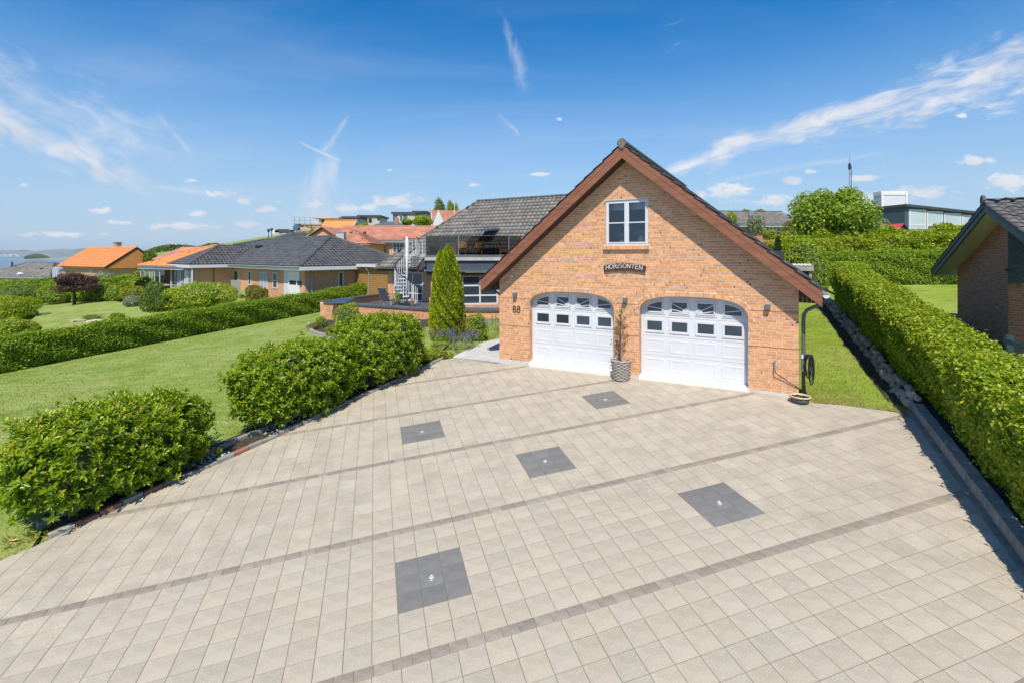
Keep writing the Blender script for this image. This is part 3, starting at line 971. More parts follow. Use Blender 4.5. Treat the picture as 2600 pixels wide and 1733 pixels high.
def brick_mesh(m, burnt):
    mb = MB()
    if burnt:
        s = .114 - .012 - RND.random() * .05
        mb.box(-.114, s, 0, .05, -BH / 2, BH / 2); mb.cur = 1
        mb.box(s, .114, 0.0005, .05, -BH / 2, BH / 2)
        return mb.mesh('brick', (m, m_burnt))
    mb.box(-.114, .114, 0, .05, -BH / 2, BH / 2)
    return mb.mesh('brick', m)


def brick_wall(parent, ivals, z0, z1, T, m_obj, m_join, n_obj=0, key=None, burnt=.035, wild=.25, x_ref=0.0, dep=.05):
    """courses of bricks; ivals(z) gives the stretches of wall at that height; T maps wall (x, depth, z) into the parent's space"""
    items = []; n = int(round((z1 - z0) / CRS))
    for c in range(n):
        zc = z0 + c * CRS + CRS / 2
        for a, b in ivals(zc):
            if b - a < .03: continue
            o = OFFS[c % 4] if RND.random() > wild else RND.choice(OFFS)
            k = math.floor((a - x_ref - o) / .24)
            x = x_ref + o + k * .24
            while x < b:
                p, q = max(x + BJ / 2, a), min(x + .24 - BJ / 2, b)
                if q - p > .025: items.append((p, q, zc))
                x += .24
    whole = [i for i in items if i[1] - i[0] > .2275]
    rest = [i for i in items if i[1] - i[0] <= .2275]
    if n_obj:
        whole.sort(key=key)
        rest += whole[n_obj:]; whole = whole[:n_obj]
        ms = [brick_mesh(m_obj, False), brick_mesh(m_obj, True)]
        for p, q, z in whole:
            o = link(bpy.data.objects.new('brick', ms[1] if RND.random() < burnt * 2 else ms[0]), parent)
            fl = Matrix.Rotation(math.pi, 4, 'Y') if RND.random() < .5 else Matrix()
            o.matrix_local = T @ Matrix.Translation(((p + q) / 2, RND.uniform(-.0012, .0008), z)) @ Matrix.Rotation(RND.uniform(-.006, .006), 4, 'Z') @ fl
    else:
        rest = items
    mb = MB()
    for p, q, z in rest:
        mb.tint = RND.random(); d = RND.uniform(-.0012, .0008)
        e = q
        if RND.random() < burnt and q - p > .1:
            e = q - RND.uniform(.02, .06)
            mb.cur = 1; mb.box(e, q, d + .0005, dep, z - BH / 2, z + BH / 2); mb.cur = 0
        mb.box(p, e, d, dep, z - BH / 2, z + BH / 2)
    if mb.v:
        mb.v = [tuple(T @ Vector(v)) for v in mb.v]
        mb.build('brick', (m_join, m_burnt), parent, kind='stuff')


def tile_geo(tw, tl, amp=.020, lift=.034, th=.02, n=8):
    vs = []
    for j, (y, dz) in enumerate(((0, lift - th), (0, lift), (tl, 0.0))):
        for i in range(n + 1):
            x = i / n
            h = amp * (math.sin(2 * math.pi * (x - .08)) + .25 * math.sin(4 * math.pi * x))
            vs.append((x * tw, y + (.004 if j == 0 else 0), h + dz))
    fs = [(j * (n + 1) + i, j * (n + 1) + i + 1, (j + 1) * (n + 1) + i + 1, (j + 1) * (n + 1) + i) for j in range(2) for i in range(n)]
    return vs, fs


def slope_tiles(parent, org, ax, up, width, length, m_obj, m_join, tw=.30, tg=.345, n_obj=0, accept=None, key=None, smooth=True, amp=.020, n=8):
    """roof tiles laid over a slope; accept(x, y) says whether there is roof at that place"""
    ax, up, org = Vector(ax).normalized(), Vector(up).normalized(), Vector(org)
    nn = ax.cross(up)
    if nn.z < 0: nn = -nn
    vs, fs = tile_geo(tw, tg * 1.16, amp=amp, n=n)
    Mx = Matrix((ax, up, nn)).transposed().to_4x4()
    pl = [(i * tw, j * tg) for j in range(int(length / tg + .5)) for i in range(int(width / tw + .5))]
    if accept: pl = [p for p in pl if accept(p[0] + tw / 2, p[1] + tg / 2)]
    if n_obj:
        pl.sort(key=key)
        mb = MB(); mb.add(vs, fs); me = mb.mesh('roof_tile', m_obj)
        if smooth: me.polygons.foreach_set('use_smooth', [True] * len(me.polygons))
        for x, y in pl[:n_obj]:
            o = link(bpy.data.objects.new('roof_tile', me), parent)
            o.matrix_local = Matrix.Translation(org + ax * x + up * y + nn * RND.gauss(0, .002)) @ Mx @ Matrix.Rotation(RND.gauss(0, .006), 4, 'Z')
        pl = pl[n_obj:]
    if pl:
        B = np.array([tuple(org + ax * v[0] + up * v[1] + nn * v[2]) for v in vs]); A3 = np.array(ax); U3 = np.array(up); N3 = np.array(nn)
        X = np.array(pl)
        V = (B[None] + X[:, :1, None] * A3 + X[:, 1:, None] * U3 + R8.normal(0, .002, (len(pl), 1, 1)) * N3).reshape(-1, 3)
        F = (np.array(fs)[None] + np.arange(len(pl))[:, None, None] * len(vs)).reshape(-1, 4)
        np_mesh('roof_tile', V, F, m_join, parent, np.repeat(R8.random(len(pl)), len(vs)), kind='stuff', smooth=smooth)


def ridge_caps(parent, p, q, r, m, seg=.38, name='ridge_tile', drop=.4):
    p, q = Vector(p), Vector(q); d = (q - p); L = d.length; d.normalize()
    n = max(1, int(round(L / seg))); s = L / n
    sx = d.cross(Vector((0, 0, 1))).normalized(); u = sx.cross(d)
    mb = MB(); k = 7; vs = []
    for y, rr in ((0, r * 1.12), (s * .16, r * 1.12), (s * .18, r), (s * 1.1, r * .94)):
        for i in range(k):
            w = math.pi * (i / (k - 1))
            vs.append((rr * math.cos(w), y, rr * math.sin(w) * .9 - drop * r))
    fs = [(j * k + i, j * k + i + 1, (j + 1) * k + i + 1, (j + 1) * k + i) for j in range(3) for i in range(k - 1)] + [tuple(range(k))]
    mb.add(vs, fs); me = mb.mesh(name, m)
    Mx = Matrix((sx, d, u)).transposed().to_4x4()
    for i in range(n):
        o = link(bpy.data.objects.new(name, me), parent)
        o.matrix_local = Matrix.Translation(p + d * (s * i)) @ Mx


def gutter(parent, p, q, r, m, name='gutter'):
    p, q = Vector(p), Vector(q); d = (q - p).normalized(); sx = d.cross(Vector((0, 0, 1))).normalized(); up = Vector((0, 0, 1))
    pr = [(math.cos(math.pi * (1 + i / 8)) * r, math.sin(math.pi * (1 + i / 8)) * r) for i in range(9)]
    return MB().prism(pr, lambda c: p + sx * c[0] + up * c[1], lambda c: q + sx * c[0] + up * c[1]).build(name, m, parent, norm=True)


# ---------------------------------------------------------------- garage
garage = empty('garage', 'orange brick double garage with steep gable, brown bargeboards and two white doors', 'garage', GL, GROT)
HB, HC, ZS, HR = 1.352, 1.65, .557, 1.352
DOORS = (2.423, 5.833)          # centres of the two openings
APX, PITCHG, OV = GW / 2, .832, .445
ZB = lambda x: 2.127 + PITCHG * ((x if x <= APX else GW - x) + OV)      # underside of the bargeboard
WX0, WX1, WZ0, WZ1 = 3.527, 4.728, 3.58, 4.845


def arch_z(u, a=HB, b=ZS, z0=HC):
    return z0 + b * max(0.0, 1 - (abs(u) / a) ** 3) ** (1 / 3)


def arch_pts(n=24, a=HB, b=ZS):
    o = []
    for i in range(n + 1):
        w = math.pi * (1 - i / n); c, s = math.cos(w), math.sin(w)
        k = (abs(c) ** 3 + abs(s) ** 3) ** (-1 / 3)
        o.append((a * c * k, HC + b * s * k))
    return o


out_ = [(0, -.25), (0, ZB(0) + .02)] + [(APX, ZB(APX) - .01)] + [(GW, ZB(0) + .02), (GW, -.25)]
for c in DOORS[::-1]:
    out_ += [(c + HB, -.25)] + [(c + u, z) for u, z in arch_pts()[::-1]] + [(c - HB, -.25)]
hole = [(WX0, WZ0), (WX1, WZ0), (WX1, WZ1), (WX0, WZ1)]
fw = MB().poly3([out_, hole], lambda p: (p[0], .0042, p[1])).build('front_wall', m_mortar, garage, norm=True)
# window reveal and the body behind
mb = MB()
mb.box(WX0 - .01, WX0, .007, .12, WZ0, WZ1); mb.box(WX1, WX1 + .01, .007, .12, WZ0, WZ1); mb.box(WX0, WX1, .007, .12, WZ1, WZ1 + .01)
mb.build('window_reveal', m_brick, garage)


def front_ivals(z):
    e = APX - max(0.0, (z - ZB(0)) / PITCHG + OV * 0) if z > ZB(0) else APX
    lo = max(0.0, APX - e); hi = GW - lo
    cuts = []
    for c in DOORS:
        if z < HC + .01: cuts.append((c - HB, c + HB))
        elif z < HC + .668:
            u = 1.462 * (1 - ((z - HC) / .669) ** 3) ** (1 / 3); cuts.append((c - u, c + u))
    if WZ0 - .14 < z < WZ1: cuts.append((WX0, WX1) if z > WZ0 else (WX0 - .05, WX1 + .05))
    r = [(lo + .001, hi - .001)]
    for a, b in cuts:
        r2 = []
        for p, q in r:
            if b <= p or a >= q: r2.append((p, q)); continue
            if a > p: r2.append((p, a - .004))
            if b < q: r2.append((b + .004, q))
        r = r2
    return r


gpt = lambda b: (gl((b[0] + b[1]) / 2, 0, b[2]) - Vector((0, 0, CAMZ))).length
brick_wall(fw, front_ivals, 0.0, 5.95, Matrix(), m_brick, m_brick_t, 300, gpt)
# returns of the door openings: brick reveals a quarter of a metre deep
mb = MB()
for c in DOORS:
    for sgn in (-1, 1):
        x = c + sgn * HB
        mb.tint = .5; mb.cur = 1
        mb.box(min(x, x + sgn * .02) + sgn * .006, max(x, x + sgn * .02) + sgn * .006, .008, .30, -.25, HC + .03)
        mb.cur = 0
        for k in range(int(HC / CRS)):
            z = k * CRS + CRS / 2
            for y0, y1 in (((.052, .115), (.127, .29)) if k % 2 else ((.052, .17), (.182, .29))):
                mb.tint = RND.random()
                mb.box(min(x, x + sgn * .03), max(x, x + sgn * .03), y0, y1, z - BH / 2, z + BH / 2)
mb.build('brick', (m_brick_t, m_mortar), fw, kind='stuff')
# ring of bricks on end over each opening
for c in DOORS:
    pts = arch_pts(400)
    cum = [0]
    for a, b in zip(pts[:-1], pts[1:]): cum.append(cum[-1] + math.hypot(b[0] - a[0], b[1] - a[1]))
    n = int(cum[-1] / .0655)

    def pa(s):
        i = min(range(len(cum)), key=lambda k: abs(cum[k] - s)); i = max(1, min(len(pts) - 2, i))
        a, b = pts[i - 1], pts[i + 1]; d = Vector((b[0] - a[0], b[1] - a[1])).normalized()
        return Vector(pts[i]), Vector((-d.y, d.x))
    for k in range(n):
        s0, s1 = (k + .09) * cum[-1] / n, (k + .91) * cum[-1] / n
        (p0, n0), (p1, n1) = pa(s0), pa(s1)
        q = [p0, p1, p1 + n1 * .11, p0 + n0 * .11]
        jy = RND.gauss(0, .0015) - .004
        MB().prism(q, lambda p: (c + p[0], jy, p[1]), lambda p: (c + p[0], .29, p[1])).build('arch_brick', m_brick, fw, norm=True)
    a = [(c + u * .999, z) for u, z in pts[::8]]; b = [(c + u * 1.075, HC + (z - HC) * 1.19) for u, z in pts[::8]]
    mb = MB(); m_ = len(a)
    mb.add([(x, .003, z) for x, z in a] + [(x, .003, z) for x, z in b] + [(c + (x - c) * 1.004, .285, z + .004) for x, z in a],
           [(i, i + 1, m_ + i + 1, m_ + i) for i in range(m_ - 1)] + [(i, i + 1, 2 * m_ + i + 1, 2 * m_ + i) for i in range(m_ - 1)])
    mb.build('arch_joint', m_mortar, fw)
# thin dark courses in the piers
for a, b in ((0.0, DOORS[0] - HB), (DOORS[0] + HB, DOORS[1] - HB), (DOORS[1] + HB, GW)):
    MB().box(a - .004, b + .004, -.005, .02, 15.5 * CRS + .031, 15.5 * CRS + .043).build('dark_course', m_burnt, fw)
    MB().box(a + .0, b - .0, -.005, .02, 28.5 * CRS + .031, 28.5 * CRS + .042).build('dark_course', m_burnt, fw)
# pale plinth
mb = MB()
for a, b in ((-.01, DOORS[0] - HB + .01), (DOORS[0] + HB - .01, DOORS[1] - HB + .01), (DOORS[1] + HB - .01, GW + .01)):
    mb.box(a, b, -.012, .28, -.40, -.006)
mb.build('plinth', m_plinth, garage)
# side and back walls
mb = MB()
mb.box(0.003, .25, .06, 9.0, -.3, ZB(0) + .3); mb.box(GW - .25, GW - .003, .06, 9.0, -.3, ZB(0) + .3)
mb.build('side_wall', m_fbrick, garage)
MB().box(.3, GW - .3, .33, .40, -.1, 5.0 - 1.6).build('inner_wall', m_wall_in, garage)
sb = MB()
for k in range(30):           # stretcher bricks down the right flank corner
    z = k * CRS + CRS / 2; sb.tint = RND.random()
    for y in np.arange(.0 + (.12 if k % 2 else 0), 3.0, .24):
        sb.tint = RND.random(); sb.box(GW - .02, GW + .004, max(.055, y + .006), y + .234, z - BH / 2, z + BH / 2)
sb.build('brick', m_brick_t, fw, kind='stuff')

# roof: deck, bargeboards, soffit boards, tiles
deck = [(-OV, ZB(-OV) + .02), (APX, ZB(APX) + .02), (GW + OV, ZB(-OV) + .02), (GW + OV, ZB(-OV) + .36), (APX, ZB(APX) + .36), (-OV, ZB(-OV) + .36)]
roof = MB().prism(deck, lambda p: (p[0], -.40, p[1]), lambda p: (p[0], 9.4, p[1])).build('roof', m_soffit, garage, norm=True)
for s in (0, 1):
    X = (lambda x: x) if s == 0 else (lambda x: GW - x)
    for (a, b, y0) in ((.0, .035, -.445), (.035, .205, -.437), (.208, .385, -.443)):
        q = [(X(-OV), ZB(-OV) + a), (X(APX - .002), ZB(APX) + a), (X(APX - .002), ZB(APX) + b), (X(-OV), ZB(-OV) + b)]
        MB().prism(q, lambda p: (p[0], y0, p[1]), lambda p: (p[0], -.402, p[1])).build('bargeboard', m_barge, roof, norm=True)
    for k in range(4):
        y0 = -.40 + k * .1 + .003
        q = [(X(-OV + .01), ZB(-OV) + .006), (X(APX), ZB(APX) + .006 + .0083), (X(APX), ZB(APX) + .03), (X(-OV + .01), ZB(-OV) + .03)]
        MB().prism(q, lambda p: (p[0], y0, p[1]), lambda p: (p[0], y0 + .094, p[1])).build('soffit_board', m_soffit, roof, norm=True)
    # boards closing the eaves against the wall
    for k in range(5):
        x0 = -OV + .02 + k * .086
        MB().box(min(X(x0), X(x0 + .082)), max(X(x0), X(x0 + .082)), .0, .02, ZB(-OV) + .05, ZB(-OV) + .31).build('eaves_board', m_soffit, roof)
cs, sn = math.cos(math.atan(PITCHG)), math.sin(math.atan(PITCHG))
SL = (APX + OV) / cs
zt = ZB(-OV) + .392
slope_tiles(roof, (GW + OV + .05, -.475, zt - .04), (0, 1, 0), (-cs, 0, sn), 9.3, SL + .02, m_tile, m_tile_t, .30, .355, 120, None, lambda p: p[0])
slope_tiles(roof, (-OV - .05, -.475, zt - .04), (0, 1, 0), (cs, 0, sn), 9.3, SL + .02, m_tile, m_tile_t, .30, .355, 60, None, lambda p: p[0])
ridge_caps(roof, (APX, -.44, ZB(APX) + .43), (APX, 9.2, ZB(APX) + .43), .13, m_tile, .36)
m_lichen = mat('lichened_cap', (.085, .09, .082), .8, .3, 14, .4, 60, col2=(.16, .16, .13), spots=(26, .95, (.55, .36, .02)))
cap = [(.118 * math.cos(2 * math.pi * (i + .5) / 8), .118 * math.sin(2 * math.pi * (i + .5) / 8) - (.05 if i in (5, 6) else 0)) for i in range(8)]
MB().prism(cap, lambda p: (APX + p[0], -.475, ZB(APX) + .415 + p[1]), lambda p: (APX + p[0] * 1.05, -.44, ZB(APX) + .415 + p[1] * 1.05)).build('ridge_end_cap', m_lichen, roof, norm=True)
# gutters and downpipes
gz_ = ZB(-OV) + .27
g1 = gutter(garage, (GW + OV + .075, -.42, gz_), (GW + OV + .075, 9.3, gz_), .068, m_zinc)
MB().prism([(math.cos(math.pi * (1 + i / 8)) * .07, math.sin(math.pi * (1 + i / 8)) * .07) for i in range(9)],
           lambda p: (GW + OV + .075 + p[0], -.428, gz_ + p[1]), lambda p: (GW + OV + .075 + p[0], -.42, gz_ + p[1])).build('gutter_end', m_white, garage, norm=True)
gutter(garage, (-OV - .075, -.42, gz_), (-OV - .075, 9.3, gz_), .068, m_steelgrey)
dp = MB().tube([(GW + OV + .07, .12, gz_ - .05), (GW + OV + .06, .12, gz_ - .14), (GW + .40, .12, gz_ - .27), (GW + .17, .12, gz_ - .40), (GW + .115, .12, gz_ - .50), (GW + .10, .12, gz_ - .62), (GW + .10, .12, .75), (GW + .10, .12, -.06)], .040, 12)
dp.tube([(GW + .10, .12, 1.62), (GW + .10, .12, 1.66)], .046, 12); dp.tube([(GW + .10, .12, .80), (GW + .10, .12, .84)], .046, 12)
dp.build('downpipe', m_steelgrey, garage, smooth=True)
MB().tube([(-OV - .06, .3, gz_ - .05), (-OV - .02, .3, gz_ - .2), (-.12, .3, gz_ - .42), (-.09, .3, gz_ - .6), (-.09, .3, .0)], .038, 10).build('downpipe', m_steelgrey, garage, smooth=True)

# gable window
wd = MB().box(WX0 + .005, WX1 - .005, .17, .18, WZ0, WZ1).build('window_frame', m_white, garage)
mb = MB()
fy0, fy1 = .035, .095
xm = (WX0 + WX1) / 2


def frame(mb, x0, x1, z0, z1, w, y0, y1):
    mb.box(x0, x1, y0, y1, z0, z0 + w); mb.box(x0, x1, y0, y1, z1 - w, z1)
    mb.box(x0, x0 + w, y0, y1, z0 + w, z1 - w); mb.box(x1 - w, x1, y0, y1, z0 + w, z1 - w)


frame(mb, WX0 + .006, WX1 - .006, WZ0 + .004, WZ1 - .006, .045, fy0, fy1)
mb.box(xm - .028, xm + .028, fy0 + .002, fy1 - .002, WZ0 + .05, WZ1 - .05)
wd.data = mb.mesh('window_frame', m_white)
m_winglass = glassmat('window_glass_clear', (.70, .82, .95), .93, .01)
for s in (-1, 1):
    x0, x1 = (WX0 + .053, xm - .030) if s < 0 else (xm + .030, WX1 - .053)
    f2 = MB(); frame(f2, x0, x1, WZ0 + .052, WZ1 - .054, .032, fy0 - .012, fy1 - .006)
    f2.box(x0 + .032, x1 - .032, fy0 - .008, fy1 - .02, WZ0 + .612, WZ0 + .642)
    f2.build('casement', m_white, wd)
    MB().add([(x0 + .03, .064, WZ0 + .08), (x1 - .03, .064, WZ0 + .08), (x1 - .03, .064, WZ1 - .08), (x0 + .03, .064, WZ1 - .08)], [(0, 1, 2, 3)]).build('pane', m_winglass, wd)
    MB().box(x0, x1, .30, .31, WZ1 - .26, WZ1 - .04).build('blind', m_blind, wd)
    MB().bar((x1 - .02 if s < 0 else x0 + .02, fy0 - .02, WZ0 + .56), (x1 - .06 if s < 0 else x0 + .06, fy0 - .03, WZ0 + .54), .012, .012).build('window_catch', m_zinc, wd)
rm = MB(); rm.box(WX0 - .6, WX1 + .6, 1.9, 1.92, 2.9, 5.0); rm.box(WX0 - .6, WX1 + .6, .10, 1.9, WZ0 - .035, WZ0 - .002)
rm.box(WX0 - .61, WX0 - .6, .06, 1.9, 2.9, 5.0); rm.box(WX1 + .6, WX1 + .61, .06, 1.9, 2.9, 5.0); rm.box(WX0 - .6, WX1 + .6, .06, 1.9, 5.0, 5.02)
rm.build('attic_room', mat('attic_reflect_blue', (.30, .50, .74), .9, .1, 2.0), garage)  # wall painted blue in place of sky reflected in the panes
# brick sill on edge
for k in range(19):
    x = WX0 - .045 + k * (WX1 - WX0 + .09) / 19
    z0 = WZ0 - .135
    q = [(-.085, z0 + .012), (.06, z0 + .03), (.06, WZ0 - .004), (-.085, WZ0 - .035)]
    MB().prism(q, lambda p: (x + .004, p[0], p[1]), lambda p: (x + (WX1 - WX0 + .09) / 19 - .006, p[0], p[1])).build('sill_brick', m_brick, fw, norm=True)
MB().box(WX0 - .043, WX1 + .043, -.078, .05, WZ0 - .118, WZ0 - .045).build('sill_joint', m_mortar, fw)

# garage doors
XP = [-.990, -.330, .330, .990]


def poly_frame(mb, pts, w, y0, y1):
    for a, b in zip(pts, pts[1:] + pts[:1]):
        mb.bar((a[0], (y0 + y1) / 2, a[1]), (b[0], (y0 + y1) / 2, b[1]), abs(y1 - y0), w, (0, 0, 1) if abs(a[0] - b[0]) > .01 else (1, 0, 0))


for c in DOORS:
    YD = .285
    dr = MB().box(c - HB + .015, c + HB - .015, YD, YD + .03, .03, HC + ZS + .06).build('garage_door', m_white, garage)
    fr = MB()
    pin = arch_pts(40, HB - .055, ZS - .045); pout = arch_pts(40, HB - .002, ZS - .002)
    for y0, y1 in ((YD - .055, YD - .002),):
        a = [(c - HB + .055, .03)] + [(c + u, z) for u, z in pin] + [(c + HB - .055, .03)]
        b = [(c - HB + .002, .03)] + [(c + u, z) for u, z in pout] + [(c + HB - .002, .03)]
        n = len(a)
        fr.add([(x, y0, z) for x, z in a] + [(x, y0, z) for x, z in b] + [(x, y1, z) for x, z in a] + [(x, y1, z) for x, z in b],
               [(i, i + 1, n + i + 1, n + i) for i in range(n - 1)] + [(i, 2 * n + i, 2 * n + i + 1, i + 1) for i in range(n - 1)])
    fr.build('door_frame', m_white, dr)
    zs = [.035, .555, 1.075, 1.600, 2.15]
    for r in range(4):
        sc = MB()
        sc.box(c - HB + .02, c + HB - .02, YD - .020, YD - .001, zs[r] + .003, zs[r + 1] - .003)
        if r < 2:
            for xc in XP:
                x0, x1, z0, z1 = c + xc - .275, c + xc + .275, zs[r] + .085, zs[r + 1] - .075
                for k, (i0, d0, i1, d1) in enumerate(((0, .020, .018, .0245), (.018, .0245, .050, .0245), (.050, .0245, .068, .0205))):
                    def ring(i, d): return [(x0 + i, YD - d, z0 + i), (x1 - i, YD - d, z0 + i), (x1 - i, YD - d, z1 - i), (x0 + i, YD - d, z1 - i)]
                    sc.add(ring(i0, d0) + ring(i1, d1), [(j, (j + 1) % 4, (j + 1) % 4 + 4, j + 4) for j in range(4)])
                    if k == 2: sc.add(ring(i1, d1), [(0, 1, 2, 3)])
        sc.build('door_section', m_white, dr, norm=False)
    for xc in XP:
        x0, x1, z0, z1 = c + xc - .205, c + xc + .205, 1.225, 1.485
        fm = MB(); frame(fm, x0 - .055, x1 + .055, z0 - .055, z1 + .055, .05, YD - .042, YD - .018); frame(fm, x0 - .006, x1 + .006, z0 - .006, z1 + .006, .012, YD - .034, YD - .018)
        fm.build('window_frame', m_white, dr)
        MB().box(x0, x1, YD - .026, YD - .0195, z0, z1).build('pane', m_pane, dr)
    for i, xc in enumerate(XP):
        s = 1 if xc > 0 else -1
        inn, outx = c + s * (abs(xc) - .215), c + s * (abs(xc) + .215)
        z0 = 1.735
        tops = [min(2.035, arch_z(x - c) - .125) for x in np.linspace(inn, outx, 9)]
        if i in (1, 2): tops = [2.035] * 9
        pts = [(inn, z0)] + [(float(x), float(max(z0 + .03, zt_))) for x, zt_ in zip(np.linspace(inn, outx, 9), tops)] + [(outx, z0)]
        pts = [p for k, p in enumerate(pts) if k == 0 or p != pts[k - 1]]
        pn_ = MB().poly3([pts], lambda p: (p[0], YD - .024, p[1])).build('pane', m_pane, dr, norm=True)
        fm = MB(); poly_frame(fm, pts, .035, YD - .045, YD - .018)
        poly_frame(fm, [(inn - s * .05, z0 - .05)] + [(p[0] + (s * .045 if k == len(pts) - 3 else 0), p[1] + .05) for k, p in enumerate(pts[1:-1])] + [(outx + s * .05, z0 - .05)], .022, YD - .036, YD - .018)
        # sunburst bars point to the middle of the door
        hub = Vector((c, z0 - .02))
        for ang in ((12, 27) if i in (1, 2) else (8,)):
            w = rad(ang); lo = abs(inn - c); hi = abs(outx - c)
            p = (c + s * lo, hub.y + math.tan(w) * lo); q = (c + s * hi, hub.y + math.tan(w) * hi)
            lim_ = max(z for _, z in pts)
            if q[1] > lim_: kk = (lim_ - p[1]) / (q[1] - p[1]); q = (p[0] + (q[0] - p[0]) * kk, lim_)
            fm.bar((p[0], YD - .033, p[1]), (q[0], YD - .033, q[1]), .018, .021, (0, 0, 1))
        if i in (1, 2):
            fan = [(inn, z0)] + [(inn + s * .15 * math.cos(rad(a)), z0 + .15 * math.sin(rad(a))) for a in range(0, 91, 18)]
            fm.prism(fan, lambda p: (p[0], YD - .042, p[1]), lambda p: (p[0], YD - .02, p[1]))
        fm.build('sunburst_frame', m_white, dr, norm=True)
    th = MB(); q = [(-.03, -.30), (.30, -.30), (.30, .03), (.20, .03), (-.03, .0)]
    th.prism(q, lambda p: (c - HB + .005, p[0], p[1]), lambda p: (c + HB - .005, p[0], p[1])).build('door_threshold', m_offwhite, garage, norm=True)


def gthing(name, label, cat, x, y, z, group=None):
    e = empty(name, label, cat, gl(x, y, z), GROT, group); return e


# wall lamps
for x, lb in ((.60, 'dark cube wall lamp above the house number 88'), (4.11, 'dark cube wall lamp between the two garage doors, above the potted tree'),
              (7.61, 'dark cube wall lamp to the right of the right garage door')):
    e = gthing('wall_lamp', lb, 'wall lamp', x, 0, 2.05, 'wall lamps on the garage front')
    MB().box(-.056, .056, -.125, -.012, -.062, .062).build('lamp_body', m_steelgrey, e, bevel=.004)
    MB().box(-.04, .04, -.012, .0, -.05, .05).build('back_plate', m_black, e)
    MB().box(-.035, .035, -.105, -.03, .0625, .064).build('lens', m_lens, e)
e = gthing('security_light', 'small white sensor light under the left eave of the garage', 'light', .47, 0, 2.63)
MB().box(-.05, .05, -.05, 0, -.035, .035).build('lamp_body', m_white, e, bevel=.006)
MB().box(-.02, .02, -.075, -.05, -.03, .012).build('sensor', m_offwhite, e, bevel=.004)


def stroke(mb, pts, w, y, h, closed=False):
    pts = list(pts) + ([pts[0]] if closed else [])
    for a, b in zip(pts[:-1], pts[1:]):
        d = Vector((b[0] - a[0], b[1] - a[1])); L = d.length
        if L < 1e-5: continue
        ex = d.normalized() * w * .35
        mb.bar((a[0] - ex.x, y, a[1] - ex.y), (b[0] + ex.x, y, b[1] + ex.y), h, w, (0, 0, 1) if abs(d.x) > abs(d.y) else (1, 0, 0))


def ell(cx, cz, rx, rz, n=18, a0=0, a1=360):
    return [(cx + rx * math.cos(rad(a0 + (a1 - a0) * i / n)), cz + rz * math.sin(rad(a0 + (a1 - a0) * i / n))) for i in range(n + (0 if a1 - a0 == 360 else 1))]


e = gthing('house_number', 'dark brown metal house number 88 on the left brick pier', 'house number', .49, 0, 1.50)
for k in (0, 1):
    mb = MB(); x = .065 + k * .152
    stroke(mb, ell(x, .152, .044, .044), .017, -.012, .016, True); stroke(mb, ell(x, .053, .052, .052), .017, -.012, .016, True)
    mb.build('digit', m_num, e, norm=True)

# name board
e = gthing('name_board', 'dark curved wooden board with white hand-painted word HORISONTEN under the gable window', 'sign', 4.085, 0, 2.83)
n = 16
arc = lambda x: .085 * (1 - (x / .60) ** 2)
top = [(-.60 + 1.2 * i / n, .165 + arc(-.60 + 1.2 * i / n)) for i in range(n + 1)]
bot = [(-.575 + 1.15 * i / n, -.02 + .75 * arc(-.575 + 1.15 * i / n) + .018 * math.exp(-((i - n / 2) / 1.2) ** 2) * -1) for i in range(n + 1)]
MB().prism(top + bot[::-1], lambda p: (p[0], -.055, p[1]), lambda p: (p[0], -.022, p[1])).build('board', m_signwood, e, norm=True)
for sx in (-.45, .45): MB().box(sx - .015, sx + .015, -.022, 0, .05, .1).build('bracket', m_black, e)
G_ = {'H': [[(0, 0), (.06, 1)], [(.52, 0), (.5, 1)], [(.0, .42), (.56, .55)]], 'O': [ell(.3, .5, .3, .48) + [(.6, .5)]],
      'R': [[(.05, 0), (.1, 1)], [(.1, 1), (.42, .95), (.5, .75), (.35, .55), (.1, .5)], [(.25, .5), (.62, .0)]],
      'I': [[(.05, 0), (.1, .8)], [(.12, .98), (.13, 1.03)]], 'S': [ell(.28, .74, .22, .24, 10, 40, 270) + ell(.26, .25, .24, .25, 10, 90, -140)],
      'N': [[(.02, 0), (.1, 1)], [(.1, 1), (.5, .0)], [(.5, 0), (.6, 1)]], 'T': [[(.28, 0), (.33, .95)], [(0, .95), (.65, 1)]],
      'E': [[(.05, 0), (.1, 1)], [(.1, 1), (.5, 1.02)], [(.08, .52), (.42, .54)], [(.05, .0), (.5, .03)]]}
wid = {'H': .62, 'O': .72, 'R': .72, 'I': .28, 'S': .62, 'N': .70, 'T': .68, 'E': .62}
word = 'HORISONTEN'; tot = sum(wid[c] for c in word); x = -.525; k = 1.045 / tot
for ch in word:
    mb = MB(); hh = .118; mid = x + wid[ch] * k / 2
    tilt = -2 * .085 * .85 * mid / .36
    for st in G_[ch]:
        pts = [(x + p[0] * k, .040 + arc(x + p[0] * k) * .86 + p[1] * hh) for p in st]
        stroke(mb, pts, .0105, -.058, .008)
    mb.build('letter', m_letter, e, norm=True)
    x += wid[ch] * k

